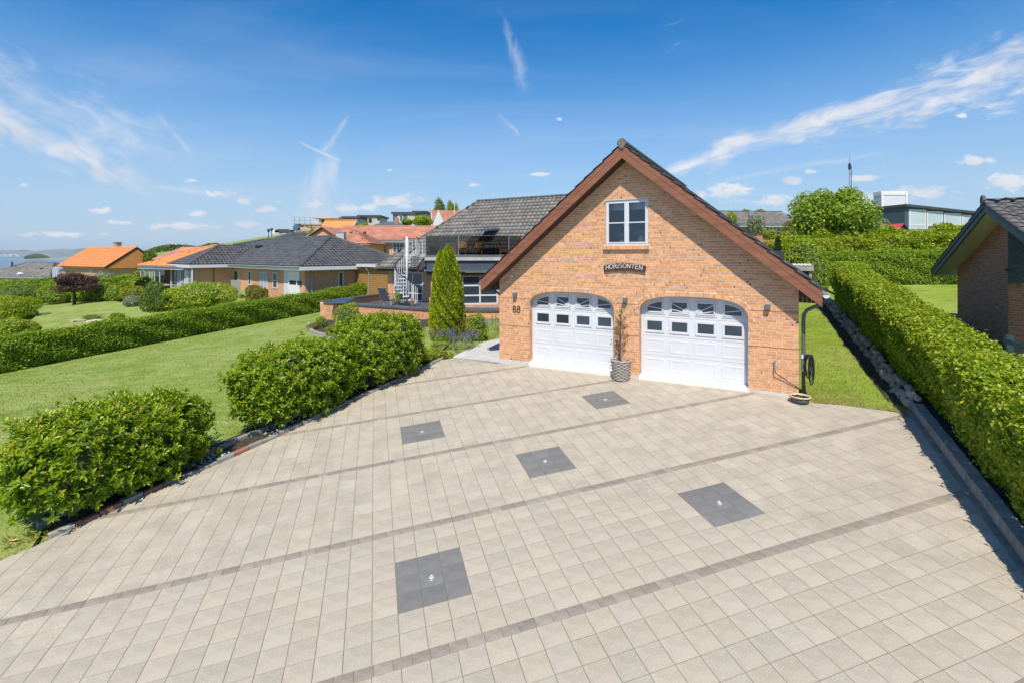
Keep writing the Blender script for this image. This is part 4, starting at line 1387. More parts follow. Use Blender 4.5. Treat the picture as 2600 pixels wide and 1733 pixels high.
# vases with dried flowers behind the gable window
for x, hv, rv, lb in ((3.955, .17, .075, 'smaller striped white vase with pale dried flowers behind the left pane of the gable window'),
                      (4.50, .27, .095, 'larger striped white vase with pinkish dried flowers behind the right pane of the gable window')):
    e = gthing('vase', lb, 'vase', x, .165, WZ0, 'vases in the gable window')
    MB().lathe([(rv * .75, 0), (rv, hv * .06), (rv, hv * .72), (rv * .8, hv * .86), (rv * .45, hv * .94), (rv * .5, hv)], 18).build('body', m_white, e, smooth=True)
    for q in (.15, .42, .68, .86):
        MB().lathe([(rv * (1.012 if q < .8 else .83), hv * (q - .03)), (rv * (1.012 if q < .8 else .83), hv * (q + .03))], 18).build('stripe', m_steelgrey, e)
    P = R8.normal(0, 1, (90, 3)) * [.045 + rv * .35, .03, .045] + [0, 0, hv + .10]
    P[:45, 0] += .065; P[45:, 0] -= .065
    fl = leaves('flower', P, R8.normal(0, 1, (90, 3)), .04, m_orchid, e, spread=1.0, aspect=.8)
    MB().tube([(0, 0, hv * .8), (.04, 0, hv + .07)], .004, 5).tube([(0, 0, hv * .8), (-.04, 0, hv + .07)], .004, 5).build('stem', m_bark, e)

# outdoor tap with a short hose
e = gthing('outdoor_tap', 'outdoor tap with a black hose sagging towards the corner of the right pier', 'tap', 7.765, 0, .62)
MB().tube([(0, -.01, .10), (0, -.07, .10), (0, -.085, .02), (0, -.085, -.06)], .016, 10).tube([(0, -.05, .10), (0, -.05, .14)], .02, 8).box(-.035, .035, -.06, -.04, .135, .15).build('tap', m_zinc, e, smooth=False)
MB().box(-.03, .03, -.012, 0, .02, .13).build('wall_plate', m_lens, e)
MB().tube([(0, -.085, -.05), (.01, -.09, -.13), (.10, -.06, -.20), (.24, -.04, -.30), (.40, -.025, -.40), (.5, -.01, -.455), (.56, .04, -.5)], .009, 8).build('hose', m_black, e, smooth=True)

# cable coil hanging at the corner
e = gthing('cable_reel', 'coiled black cable hanging on the grey downpipe at the right corner of the garage', 'cable', GW + .13, .02, .62)
MB().box(-.085, -.02, -.01, .06, -.05, .36).build('holder', m_steelgrey, e, bevel=.005)
MB().box(-.075, -.035, -.025, -.01, .25, .34).build('holder_plate', m_white, e)
for k in range(11):
    a = RND.uniform(.10, .135); b = RND.uniform(.16, .30); cxk = .055 + RND.uniform(-.03, .03)
    if k > 7: b = RND.uniform(.30, .36); a = .06; cxk += .05
    pts = [(cxk + a * math.cos(w) * (.55 if k <= 7 else .8), -.02 + RND.uniform(-.03, .03), (.36 - b) + b * math.sin(w)) for w in np.linspace(0, 2 * math.pi, 19)]
    MB().tube(pts, .009, 6, False).build('cable_loop', m_black, e, smooth=True)
for k in range(3):
    z = .30 - .02 * k; MB().tube([(.0, -.055, z), (.13, -.05, z + .01)], .009, 6).build('cable_turn', m_black, e, smooth=True)
MB().tube([(0, .02, 0), (-.01, .0, -.3), (.02, .0, -.62)], .012, 8).build('cable_tail', m_black, e, smooth=True)

# ---------------------------------------------------------------- frames, windows, roofs
class Frame:
    def __init__(s, loc, rz):
        s.loc = Vector(loc); s.rz = rz
        s.x = Vector((math.cos(rz), math.sin(rz), 0)); s.y = Vector((-math.sin(rz), math.cos(rz), 0))

    def w(s, x, y, z=0.0):
        return s.loc + s.x * x + s.y * y + Vector((0, 0, z))

    def hit(s, px, y):
        """local x where the photo column px meets the plane at local depth y"""
        q = (px - CX) / FPX; o = s.loc + s.y * y
        return (q * o.y - o.x) / (s.x.x - q * s.x.y)

    def hity(s, px, x):
        q = (px - CX) / FPX; o = s.loc + s.x * x
        return (q * o.y - o.x) / (s.y.x - q * s.y.y)

    def zrow(s, py, x, y):
        return CAMZ - (py - CY) / FPX * s.w(x, y).y - s.loc.z


def window(parent, T, x0, x1, z0, z1, cols=1, rows=1, fm=None, pm=None, w=.055, dep=.05, name='window', mull=None, rowf=None):
    """white framed window: frame part with a pane for each light; T maps (x, depth, z)"""
    fm = fm or m_white; pm = pm or m_pane
    mb = MB(); frame(mb, x0, x1, z0, z1, w, -dep, .0)
    xs = np.linspace(x0 + w * .5, x1 - w * .5, cols + 1); zs = np.linspace(z0 + w * .5, z1 - w * .5, rows + 1)
    if rowf: zs = np.array([z0 + w * .5 + (z1 - z0 - w) * f for f in rowf])
    mw = mull or w * .8
    for x in xs[1:-1]: mb.box(x - mw / 2, x + mw / 2, -dep + .004, -.002, z0 + w, z1 - w)
    for z in zs[1:-1]: mb.box(x0 + w, x1 - w, -dep + .007, -.004, z - mw / 2, z + mw / 2)
    mb.v = [tuple(T @ Vector(v)) for v in mb.v]
    fo = mb.build(name, fm, parent)
    for i in range(len(xs) - 1):
        for j in range(len(zs) - 1):
            p = MB().box(xs[i] + mw * .4, xs[i + 1] - mw * .4, -dep * .45, -dep * .3, zs[j] + mw * .4, zs[j + 1] - mw * .4)
            p.v = [tuple(T @ Vector(v)) for v in p.v]
            p.build('pane', pm, fo)
    return fo


def wallT(P, Q, z=0.0, inset=0.0):
    """matrix of a wall from P to Q as seen from the street: x along, y away from the viewer"""
    P = Vector((P[0], P[1], z)); Q = Vector((Q[0], Q[1], z)); d = (Q - P).normalized(); n = Vector((-d.y, d.x, 0))
    return Matrix((d, n, Vector((0, 0, 1)))).transposed().to_4x4().normalized() if False else Matrix.Translation(P + n * inset) @ Matrix((d, n, Vector((0, 0, 1)))).transposed().to_4x4(), (Q - P).length


def tbox(T, *b):
    m = MB().box(*b); m.v = [tuple(T @ Vector(v)) for v in m.v]; return m


def tquad(T, x0, x1, y, z0, z1):
    return MB().add([T @ Vector(p) for p in ((x0, y, z0), (x1, y, z0), (x1, y, z1), (x0, y, z1))], [(0, 1, 2, 3)])


def hip_roof(parent, x0, x1, y0, y1, ze, rise, m, hipl=True, hipr=True, th=.12, name='roof'):
    r = (y1 - y0) / 2; ym = (y0 + y1) / 2
    a = x0 + (r if hipl else 0); b = x1 - (r if hipr else 0)
    v = [(x0, y0, ze), (x1, y0, ze), (x1, y1, ze), (x0, y1, ze), (a, ym, ze + rise), (b, ym, ze + rise)]
    v += [(p[0], p[1], p[2] - th) for p in v[:4]]
    f = [(0, 1, 5, 4), (1, 2, 5), (2, 3, 4, 5), (3, 0, 4), (6, 7, 1, 0), (7, 8, 2, 1), (8, 9, 3, 2), (9, 6, 0, 3), (9, 8, 7, 6)]
    return MB().add(v, f).build(name, m, parent, norm=True)


# ---------------------------------------------------------------- own house behind the garage
HF = Frame((-.458, 17.38, 0), GROT)
house = empty('house', 'brick house with dark tiled hip roof and balcony bay behind the garage', 'house', HF.loc, GROT)
EZ, RZ, RR = 2.486, 7.11, 4.97
EX, EY, RY = -14.81, 8.59, 13.56
HX1 = 3.4
hroof = hip_roof(house, EX + .04, HX1, EY + .04, 2 * RY - EY - .04, EZ - .05, RZ - EZ - .02, m_darkroof, True, False)
sl = math.atan((RZ - EZ) / RR); cs_, sn_ = math.cos(sl), math.sin(sl); SLN = RR / cs_
BX0, BX1 = -11.1, -4.5


def acc_front(x, y):
    t = EX + x
    if x < y * cs_ - .05: return False
    if BX0 - .1 < t < BX1 + .25 and y < 1.35: return False
    return True


slope_tiles(hroof, (EX, EY - .05, EZ), (1, 0, 0), (0, cs_, sn_), HX1 - EX, SLN, m_tile2, m_tile2_t, .30, .345, 300, acc_front, lambda p: abs(p[0] - 8.3) + .7 * abs(p[1] - 3.6), n=7, amp=.024)
slope_tiles(hroof, (EX - .05, 2 * RY - EY, EZ), (0, -1, 0), (cs_, 0, sn_), 2 * (RY - EY), SLN, m_tile2, m_tile2_t, .30, .345, 0, lambda x, y: min(x, 2 * (RY - EY) - x) > y * cs_ - .05, n=6)
ridge_caps(hroof, (EX + RR - .1, RY, RZ + .06), (HX1, RY, RZ + .06), .12, m_tile, .36)
ridge_caps(hroof, (EX, EY, EZ + .07), (EX + RR, RY, RZ + .06), .11, m_tile, .36)
ridge_caps(hroof, (EX, 2 * RY - EY, EZ + .07), (EX + RR, RY, RZ + .06), .11, m_tile, .36)
gutter(house, (EX - .05, EY - .09, EZ - .02), (BX0 - .12, EY - .09, EZ - .02), .07, m_zinc)
gutter(house, (BX1 + .2, EY - .09, EZ - .02), (HX1, EY - .09, EZ - .02), .07, m_zinc)
for xa, xb in ((EX + .05, BX0), (BX1, HX1)): MB().box(xa, xb, EY + .02, EY + .06, 2.24, 2.44).box(xa, xb, EY + .06, 9.3, 2.24, 2.27).build('fascia', m_brownwood, house)
WY, WXL, FZ = 9.15, -14.25, .30
gx0, gx1 = HF.hit(999, WY), HF.hit(1074, WY)
Tm = Matrix.Translation((0, WY, 0))
hw = MB().box(WXL, gx0, WY + .007, WY + .3, FZ - .6, 2.26).box(gx0 - .01, gx1 + .01, WY + .007, WY + .3, 2.17, 2.26).box(gx1, -10.4, WY + .007, WY + .3, FZ - .6, 2.26).box(WXL + .0, WXL + .3, WY + .3, 17.8, FZ - .6, 2.3).box(-4.6, HX1, WY + .007, WY + .3, FZ - .6, 2.26)
hw = hw.build('wall', m_mortar, house)
brick_wall(hw, lambda z: [(WXL, gx0), (gx1, -10.4)], FZ, 2.2, Tm, m_brick, m_brick_t)
wg = window(house, Matrix.Translation((0, WY + .06, 0)), gx0 + .02, gx1 - .02, FZ, 2.17, 3, 3, w=.07, mull=.075, rowf=(0, .26, .58, 1))

# bay with the balcony above it
BAY = [(-11.1, 9.2), (-9.27, 7.0), (-7.0, 7.18), (-4.75, 9.04), (-4.35, 9.9)]
BAYW = [tuple(HF.w(*p)[:2]) for p in BAY]


def inset_pts(pts, k):
    o = []
    for i, p in enumerate(pts):
        ns = []
        for a, b in ((i - 1, i), (i, i + 1)):
            if a < 0 or b >= len(pts): continue
            d = (Vector(pts[b]) - Vector(pts[a])).normalized(); ns.append(Vector((-d.y, d.x)))
        n = sum(ns, Vector((0, 0))).normalized(); o.append(Vector(p) + n * k / max(.3, n.dot(ns[0])))
    return [tuple(q) for q in o]


def band(pts, z0, z1, th, name, m, parent, k=0.0):
    o = inset_pts(pts, k); i = inset_pts(pts, k + th); n = len(o)
    vs = [(*p, z0) for p in o] + [(*p, z0) for p in i] + [(*p, z1) for p in o] + [(*p, z1) for p in i]
    fs = []
    for j in range(n - 1):
        fs += [(j, j + 1, 2 * n + j + 1, 2 * n + j), (n + j + 1, n + j, 3 * n + j, 3 * n + j + 1), (2 * n + j, 2 * n + j + 1, 3 * n + j + 1, 3 * n + j), (j + 1, j, n + j, n + j + 1)]
    fs += [(0, 2 * n, 3 * n, n), (n - 1, 2 * n - 1, 4 * n - 1, 3 * n - 1)]
    return MB().add(vs, fs).build(name, m, parent, norm=True)


band(BAY, 2.08, 2.30, .1, 'fascia', m_brownwood, house, .10)
band(BAY, 2.40, 2.985, .1, 'slate_panel', m_bluegrey, house, .10)
band(BAY, 2.985, 3.17, .16, 'metal_band', mat('weathered_zinc_band', (.42, .40, .39), .6, .14, 2.5), house, -.02)
band(BAY, 3.17, 3.31, .12, 'balcony_edge', m_steelgrey, house, .02)
for a, b in zip(BAY[:3], BAY[1:4]): gutter(house, (*inset_pts(BAY, 0)[BAY.index(a)], 2.40), (*inset_pts(BAY, 0)[BAY.index(b)], 2.40), .065, m_zinc)
MB().poly3([[*inset_pts(BAY, .1)[:4], (-4.5, 11), (-11.1, 11)]], lambda p: (p[0], p[1], 3.295)).build('balcony_deck', m_cladding, house)
MB().poly3([[*inset_pts(BAY, .1)[:4], (-4.5, 11), (-11.1, 11)]], lambda p: (p[0], p[1], 2.36)).build('bay_soffit', m_brownwood, house)
BI = inset_pts(BAY, .34)
for k, (a, b) in enumerate(zip(BI[:3], BI[1:4])):
    T, L = wallT(a, b)
    P0 = HF.w(*a); P1 = HF.w(*b)
    if k == 0: wins = [(.58 * L, .86 * L, .9)]
    elif k == 1: wins = [(.12 * L, .88 * L, FZ)]
    else:
        FS = Frame(P0, GROT + math.atan2(b[1] - a[1], b[0] - a[0]))
        wins = [(FS.hit(1173, 0), min(L - .05, FS.hit(1264, 0)), .46)]
    iv = lambda z: ([(0, wins[0][0]), (wins[0][1], L)] if wins[0][2] < z < 2.12 else [(0, L)])
    mb = MB()
    for q in ((0, wins[0][0], FZ - .5, 2.12), (wins[0][1], L, FZ - .5, 2.12), (wins[0][0], wins[0][1], FZ - .5, wins[0][2])):
        if q[1] > q[0]: mb.box(q[0], q[1], .007, .2, q[2], q[3])
    mb.v = [tuple(T @ Vector(v)) for v in mb.v]
    wo = mb.build('wall', m_mortar, house)
    brick_wall(wo, iv, FZ, 2.1, T, m_brick, m_brick_t)
    if k == 2:
        e_ = tbox(T, -.05, wins[0][0], -.03, .1, wins[0][2] - .6, 2.12); e_.build('post', m_brownwood, house)
    window(house, T @ Matrix.Translation((0, .05, 0)), wins[0][0], wins[0][1], wins[0][2], 2.12, (1, 2, 2)[k], (1, 3, 3)[k], w=.075, mull=.085, rowf=None if k == 0 else (0, .30, .66, 1))
# smoked glass balustrade, each sheet a part
GI = inset_pts(BAY, .05)
for a, b in zip(GI[:4], GI[1:]):
    T, L = wallT(a, b)
    if a == GI[0]:
        for q in np.arange(.08, L * .62, .105): tbox(T, q, q + .07, .0, .02, 3.33, 4.38).build('balustrade_slat', m_cladding, house)
        tbox(T, .0, L * .62, -.02, .04, 4.38, 4.42).build('handrail', m_black, house)
        tquad(T, L * .64, L - .01, .008, 3.32, 4.40).build('balustrade_glass', m_smoke, house)
    else:
        tquad(T, .01, L - .01, .008, 3.32, 4.40).build('balustrade_glass', m_smoke, house)
    tbox(T, .0, L, -.01, .03, 4.40, 4.425).build('glass_rail', m_steelgrey, house)
    tbox(T, -.015, .015, -.012, .03, 3.3, 4.40).build('glass_post', m_zinc, house)
# open roof window above the balcony
rf = lambda t, s, h=0.0: Vector((t, EY + s * cs_ - h * sn_, EZ + s * sn_ + h * cs_))
t0, t1, s0, s1 = HF.hit(1234, 11.0), HF.hit(1234, 11.0) + .95, 2.1, 3.45
mb = MB()
for p, q in ((rf(t0, s0, .06), rf(t1, s0, .06)), (rf(t0, s1, .06), rf(t1, s1, .06)), (rf(t0, s0, .06), rf(t0, s1, .06)), (rf(t1, s0, .06), rf(t1, s1, .06))): mb.bar(p, q, .1, .14)
rw = mb.build('roof_window', m_bluetrim, house)
tilt = rad(38); sd = lambda t, k, h=0.0: rf(t, s1, .14) + (Vector((0, -cs_ * math.cos(tilt) - sn_ * math.sin(tilt), -sn_ * math.cos(tilt) + cs_ * math.sin(tilt)))) * k + Vector((0, 0, h))
mb = MB(); K = s1 - s0
for p, q in ((sd(t0, 0), sd(t1, 0)), (sd(t0, K), sd(t1, K)), (sd(t0, 0), sd(t0, K)), (sd(t1, 0), sd(t1, K))): mb.bar(p, q, .09, .12)
mb.build('window_sash', m_bluetrim, rw)
MB().add([sd(t0, 0), sd(t1, 0), sd(t1, K), sd(t0, K)], [(0, 1, 2, 3)]).build('pane', m_paneblue, rw)
MB().add([rf(t0, s0, .05), rf(t1, s0, .05), rf(t1, s1, .05), rf(t0, s1, .05)], [(0, 1, 2, 3)]).build('pane', m_pane, rw)
MB().bar(rf(t0 + .03, s0, .1), sd(t0 + .03, K), .03, .03).build('window_stay', m_offwhite, rw)


def wthing(name, label, cat, x, y, z, group=None, rz=0.0):
    return empty(name, label, cat, HF.w(x, y, z), GROT + rz, group)


def rattan_chair(x, y, rz, lb):
    e = wthing('rattan_chair', lb, 'chair', x, y, 3.30, 'rattan chairs on the balcony', rz)
    mb = MB()
    n = 13; vs = []
    for j, (r, z, up) in enumerate(((.29, .40, 0), (.34, .60, .0), (.36, .74, .10))):
        for i in range(n):
            w = rad(-25 + 230 * i / (n - 1)); back = .5 - .5 * math.cos((i / (n - 1)) * 2 * math.pi)
            vs.append((r * math.cos(w), r * math.sin(w) * .95, z + up * back))
    fs = [(j * n + i, j * n + i + 1, (j + 1) * n + i + 1, (j + 1) * n + i) for j in range(2) for i in range(n - 1)]
    mb.add(vs, fs).build('backrest', m_rattan, e, smooth=True)
    MB().lathe([(.02, .38), (.28, .38), (.30, .42), (.27, .46), (.02, .46)], 16).build('seat', m_rattan, e, smooth=True)
    for w in (45, 135, 225, 315):
        MB().bar((.20 * math.cos(rad(w)), .20 * math.sin(rad(w)), .4), (.27 * math.cos(rad(w)), .27 * math.sin(rad(w)), 0), .025, .025).build('leg', m_rattan, e)


bx = lambda px, y: HF.hit(px, y)
rattan_chair(bx(1172, 8.4), 8.4, rad(60), 'rattan armchair behind the smoked balcony glass, the one beside the top of the thuja')
rattan_chair(bx(1215, 8.7), 8.7, rad(-50), 'rattan armchair behind the smoked balcony glass, nearer the brown bargeboard')
e = wthing('balcony_table', 'light wooden dining table on the balcony behind the right rattan chair', 'table', bx(1240, 9.3), 9.3, 3.30)
MB().box(-.75, .75, -.32, .32, .71, .75).build('table_top', m_rattan, e)
for sx in (-.68, .68):
    for sy in (-.26, .26): MB().box(sx - .025, sx + .025, sy - .025, sy + .025, 0, .71).build('leg', m_rattan, e)
e = wthing('side_table', 'small low wooden table between the two rattan chairs', 'table', bx(1193, 8.3), 8.3, 3.30)
MB().lathe([(.01, .36), (.24, .36), (.24, .39), (.01, .39)], 16).build('table_top', m_rattan, e)
for w in (30, 150, 270): MB().bar((.1 * math.cos(rad(w)), .1 * math.sin(rad(w)), .36), (.2 * math.cos(rad(w)), .2 * math.sin(rad(w)), 0), .02, .02).build('leg', m_rattan, e)
e = wthing('candle_jar', 'small white candle jar on the low balcony table', 'candle', bx(1193, 8.3), 8.3, 3.69)
MB().lathe([(.045, 0), (.05, .01), (.05, .1), (.04, .1)], 12).build('jar', m_lens, e)
e = wthing('storage_box', 'honey-coloured slatted box on the balcony beside the flower tub', 'box', bx(1152, 8.6), 8.6, 3.30)
for k in range(7): MB().box(-.35, .35, -.26, .26, .02 + k * .085, .095 + k * .085).build('slat', m_rattan, e)
MB().box(-.38, .38, -.29, .29, .62, .66).build('lid', m_rattan, e)
e = wthing('flower_tub', 'wooden tub with cream roses behind the left pane of the balcony glass', 'planter', bx(1103, 7.75), 7.75, 3.30)
for k in range(14):
    w = 2 * math.pi * k / 14; c, s = math.cos(w), math.sin(w)
    MB().bar((.21 * c, .21 * s, 0), (.30 * c, .30 * s, .52), .105, .02, (c, s, 0)).build('stave', m_cladding, e)
MB().lathe([(.28, .46), (.01, .47)], 14).build('soil', m_soil, e)
P = R8.normal(0, .17, (420, 3)) + [.05, 0, .80]; leaves('foliage', P, R8.normal(0, 1, (420, 3)), .07, m_treeleaf, e)
P = R8.normal(0, .20, (60, 3)) + [.05, -.05, .86]; leaves('flower', P, R8.normal(0, 1, (60, 3)), .085, m_cream_fl, e, aspect=.9)

# spiral stair up to the balcony
SC = at(1033, 648, 28.6); SCZ = FZ
e = empty('spiral_stair', 'white steel spiral stair with black handrail rising to the balcony', 'stair', (SC.x, SC.y, SCZ))
MB().tube([(0, 0, 0), (0, 0, 4.1)], .065, 12).build('column', m_white, e, smooth=True)
ns, rise, da = 15, 3.0 / 15, rad(-25)
a0 = rad(-18)
for i in range(ns):
    w0 = a0 + da * i; w1 = w0 + da * 1.15; z = rise * (i + 1)
    pl = [(.06 * math.cos(w0), .06 * math.sin(w0)), (.72 * math.cos(w0), .72 * math.sin(w0)), (.74 * math.cos((w0 + w1) / 2), .74 * math.sin((w0 + w1) / 2)), (.72 * math.cos(w1), .72 * math.sin(w1)), (.06 * math.cos(w1), .06 * math.sin(w1))]
    MB().prism(pl, lambda p: (*p, z - .05), lambda p: (*p, z)).build('step', m_white, e, norm=True)
    for k in (0, .5):
        w = w0 + da * k; zz = z + rise * k * .9
        MB().bar((.70 * math.cos(w), .70 * math.sin(w), z - .05), (.70 * math.cos(w), .70 * math.sin(w), zz + .90), .03, .03).build('baluster', m_white, e)
hr = [(.70 * math.cos(a0 + da * k), .70 * math.sin(a0 + da * k), rise * (k + 1) + .92) for k in np.arange(0, ns, .25)]
MB().tube(hr, .028, 8).build('handrail', m_black, e, smooth=True)
# landing
la = HF.w(*GI[0]); lb_ = HF.w(*GI[1]); lm_ = (la + lb_) / 2
d = (lm_ - Vector((SC.x, SC.y, 0))); d.z = 0; ln = d.length; d.normalize()
MB().bar(d * .05 + Vector((0, 0, 3.30 - SCZ - .05)), d * (ln + .05) + Vector((0, 0, 3.30 - SCZ - .05)), .8, .1).build('landing', m_white, e)
sd_ = Vector((-d.y, d.x, 0))
for k in np.linspace(.1, ln, 6):
    for s in (.39,): MB().bar(d * k + sd_ * s + Vector((0, 0, 2.98)), d * k + sd_ * s + Vector((0, 0, 3.98)), .03, .03).build('baluster', m_white, e)
MB().tube([d * .0 + sd_ * .39 + Vector((0, 0, 3.99)), d * ln + sd_ * .39 + Vector((0, 0, 3.99))], .025, 8).build('handrail', m_black, e)

# ---------------------------------------------------------------- terrace
tf = [TC, TB, TA, TE, xy(HF.w(-4.5, 9.2)), xy(HF.w(*BI[2])), xy(HF.w(*BI[1])), xy(HF.w(-10.4, 9.2)), xy(HF.w(WXL, 9.2))]
sheet('terrace_floor', tf, m_slate, 0.0, lambda x, y: FZ, 50)
tw = empty('terrace_wall', 'orange brick parapet wall with dark slate coping round the terrace', 'wall', (TC[0], TC[1], float(gr(*TC))))
CZ = .72


def wpar(o, e):
    o.parent = e; o.matrix_parent_inverse = (Matrix.Translation(e.location) @ Matrix.Rotation(e.rotation_euler.z, 4, 'Z')).inverted(); return o


pts = [TC, TB, TA, TE]
for a, b in zip(pts[:-1], pts[1:]):
    T, L = wallT(a, b)
    o = wpar(tbox(T, 0, L, .007, .30, -1.6, CZ - .07).build('wall', m_mortar), tw)
    brick_wall(o, lambda z: [(0, L)], CZ - .07 - 24 * CRS, CZ - .07, T, m_brick, m_brick_t, burnt=.02)
    n = max(1, int(L / .62))
    for k in range(n):
        wpar(tbox(T, L * k / n + .003 - (.05 if k == 0 else 0), L * (k + 1) / n - .003, -.06, .62, CZ - .07, CZ).build('coping_slab', m_slate), tw)
T, L = wallT(TC, (-8.3, 32.2))
T2 = T @ Matrix.Translation((0, .0, 0))
o = wpar(tbox(T, .006, L, .007, .30, -1.6, CZ - .02).build('wall', m_mortar), tw)
Te, Le = wallT((TC[0] - .286, TC[1] + .096), TC)
brick_wall(o, lambda z: [(0, Le)], CZ - .07 - 24 * CRS, CZ - .07, Te, m_brick, m_brick_t)
brick_wall(o, lambda z: [(0, L)], CZ - .02 - 14 * CRS, CZ - .02, T, m_brick, m_brick_t)
for k in range(10): wpar(tbox(T, L * k / 10 + .003, L * (k + 1) / 10 - .003, -.05, .36, CZ - .02, CZ + .04).build('coping_slab', m_slate), tw)

# things on the terrace
e = empty('sun_lounger', 'sun lounger with tufted dark grey cushion behind the terrace wall', 'sun lounger', (*at(984, 0, 28.4)[:2], FZ), GROT + rad(90))
MB().box(-.1, 1.25, -.30, .30, .28, .36).build('seat_cushion', m_cushion, e, bevel=.02)
bk = MB()
bd = Vector((-.42, 0, .80)).normalized()
bk.obox(Vector((-.12, 0, .34)) + bd * .42, bd * .44, Vector((0, .31, 0)), Vector((bd.z, 0, -bd.x)) * .045)
bk.build('back_cushion', m_cushion, e, bevel=.02)
for u in (.28, .62):
    for v in (-.12, .12):
        q = Vector((-.12, v, .34)) + bd * u + Vector((bd.z, 0, -bd.x)) * .047
        MB().lathe([(.022, -.004), (.018, .004), (.002, .006)], 8, q).build('button', m_black, e)
for sx in (0.0, 1.15):
    for sy in (-.28, .28): MB().box(sx - .02, sx + .02, sy - .02, sy + .02, 0, .28).build('leg', m_offwhite, e)
MB().tube([(-.1, .34, .30), (-.3, .34, .62), (.25, .34, .60), (.3, .34, .3)], .018, 6).build('armrest', m_offwhite, e)
MB().tube([(-.1, -.34, .30), (-.3, -.34, .62), (.25, -.34, .60), (.3, -.34, .3)], .018, 6).build('armrest', m_offwhite, e)


def pot(name, label, P, r, h, m, fm, fr, fz, n, size, cat='plant pot', group=None):
    e = empty(name, label, cat, P, 0, group)
    MB().lathe([(r * .68, 0), (r * .95, h * .8), (r * 1.06, h * .8), (r * 1.06, h), (r * .9, h), (r * .9, h * .86)], 16).build('pot', m, e)
    MB().lathe([(r * .9, h * .9), (.005, h * .92)], 14).build('soil', m_soil, e)
    if n:
        P_ = R8.normal(0, 1, (n, 3)); P_ = unit(P_) * R8.random((n, 1)) ** .4 * [fr, fr, fz] + [0, 0, h + fz * .8]
        leaves('foliage', P_, R8.normal(0, 1, (n, 3)) + [0, 0, .5], size, fm, e)
    return e


q = at(1046, 0, 24.2)
pot('flower_pot', 'small terracotta pot with a low green plant on the terrace wall coping', Vector((q.x, 25.0, CZ)) if False else Vector((*at(1046, 0, 24.9)[:2], CZ)), .115, .18, m_terra, m_treeleaf, .09, .08, 60, .06)
e = pot('patio_shrub', 'potted shrub with yellow-green leaves at the foot of the spiral stair', Vector((*at(1008, 0, 28.0)[:2], FZ)), .17, .28, m_slate, m_yelgreen, .30, .38, 420, .075)
MB().tube([(0, 0, .2), (.01, 0, .75)], .018, 6).build('stem', m_bark, e)
e = empty('cold_frame', 'dark flat glazed lid leaning on the corner of the terrace wall', 'lid', (*at(866, 0, 25.6)[:2], CZ + .02), rad(-25))
MB().obox((0, 0, .10), (.62, 0, .04), (0, .34, .10), (-.002, -.012, .03)).build('lid', m_steelgrey, e)
MB().obox((0, -.008, .13), (.56, 0, .036), (0, .28, .08), (-.001, -.004, .012)).build('pane', m_pane, e)

# raised flower bed with curved stone edge at the terrace corner
be = empty('bed_edging', 'curved low edge of grey concrete stones round the flower bed at the terrace corner', 'edging', (*at(800, 0, 23.8)[:2], 0))
arc_px = [(783, 826), (785, 838), (795, 847), (815, 853), (840, 857), (870, 859), (905, 860)]


def on_gr(px, py, fn=gr):
    a, b = (px - CX) / FPX, (py - CY) / FPX
    lo, hi = 3.0, 60.0
    for _ in range(60):
        Y = (lo + hi) / 2
        if CAMZ - b * Y > float(fn(a * Y, Y)): lo = Y
        else: hi = Y
    return Vector((a * lo, lo, float(fn(a * lo, lo))))


AP = [xy(on_gr(*p)) for p in arc_px]
bl = MB(); bl.box(-.095, .095, -.08, .08, -.1, .13); blm = bl.mesh('edging_stone', m_kerb)
bm = bmesh.new(); bm.from_mesh(blm); bmesh.ops.bevel(bm, geom=bm.edges[:], offset=.012, segments=1, affect='EDGES'); bm.to_mesh(blm); bm.free()
be.location = (AP[0][0], AP[0][1], float(gr(*AP[0])))
for p, d in walk(AP, .2):
    o = link(bpy.data.objects.new('edging_stone', blm), be)
    o.location = Vector((p.x, p.y, float(gr(p.x, p.y)) + .02)) - be.location; o.rotation_euler = (0, RND.gauss(0, .02), math.atan2(d.y, d.x) + RND.gauss(0, .03))
sheet('flower_bed', AP + [(-3.6, 21.4), TB, TC], m_soil, .05, gr, 2.0)

# ---------------------------------------------------------------- plants
m_core = mat('core_shade_and_stalk', (.055, .085, .018), .95, .5, 9.0)  # dark colour that puts shade into foliage gaps; also colours flower stalks
m_corep = mat('core_shade_dark', (.02, .012, .012), .95, .5, 9.0)  # darker gap shade for the purple maple's core


def lumpy(n, c, r, lumps=9, k=.52, seed=None):
    """points and outward directions over the union of several blobs that make up a crown"""
    c = np.array(c, float); r = np.array(r, float)
    cs = unit(R8.normal(size=(lumps, 3))) * (1 - k) * R8.uniform(.75, 1.05, (lumps, 1))
    cs = np.vstack([[0, 0, 0], cs]); rs = np.concatenate([[.74], R8.uniform(k * .8, k * 1.15, lumps)])
    P, N = [], []
    per = int(n * 2.6 / len(cs))
    for i in range(len(cs)):
        d = unit(R8.normal(size=(per, 3)))
        p = cs[i] + d * (rs[i] * (1 - np.abs(R8.normal(0, .12, (per, 1))) + .20 * (R8.random((per, 1)) > .93) * R8.random((per, 1))))
        keep = np.ones(per, bool)
        for j in range(len(cs)):
            if j != i: keep &= np.linalg.norm(p - cs[j], axis=1) > rs[j] * .93
        P.append(p[keep]); N.append(d[keep])
    P = np.vstack(P); N = np.vstack(N)
    s = R8.permutation(len(P))[:n]
    return P[s] * r + c, unit(N[s] / r)


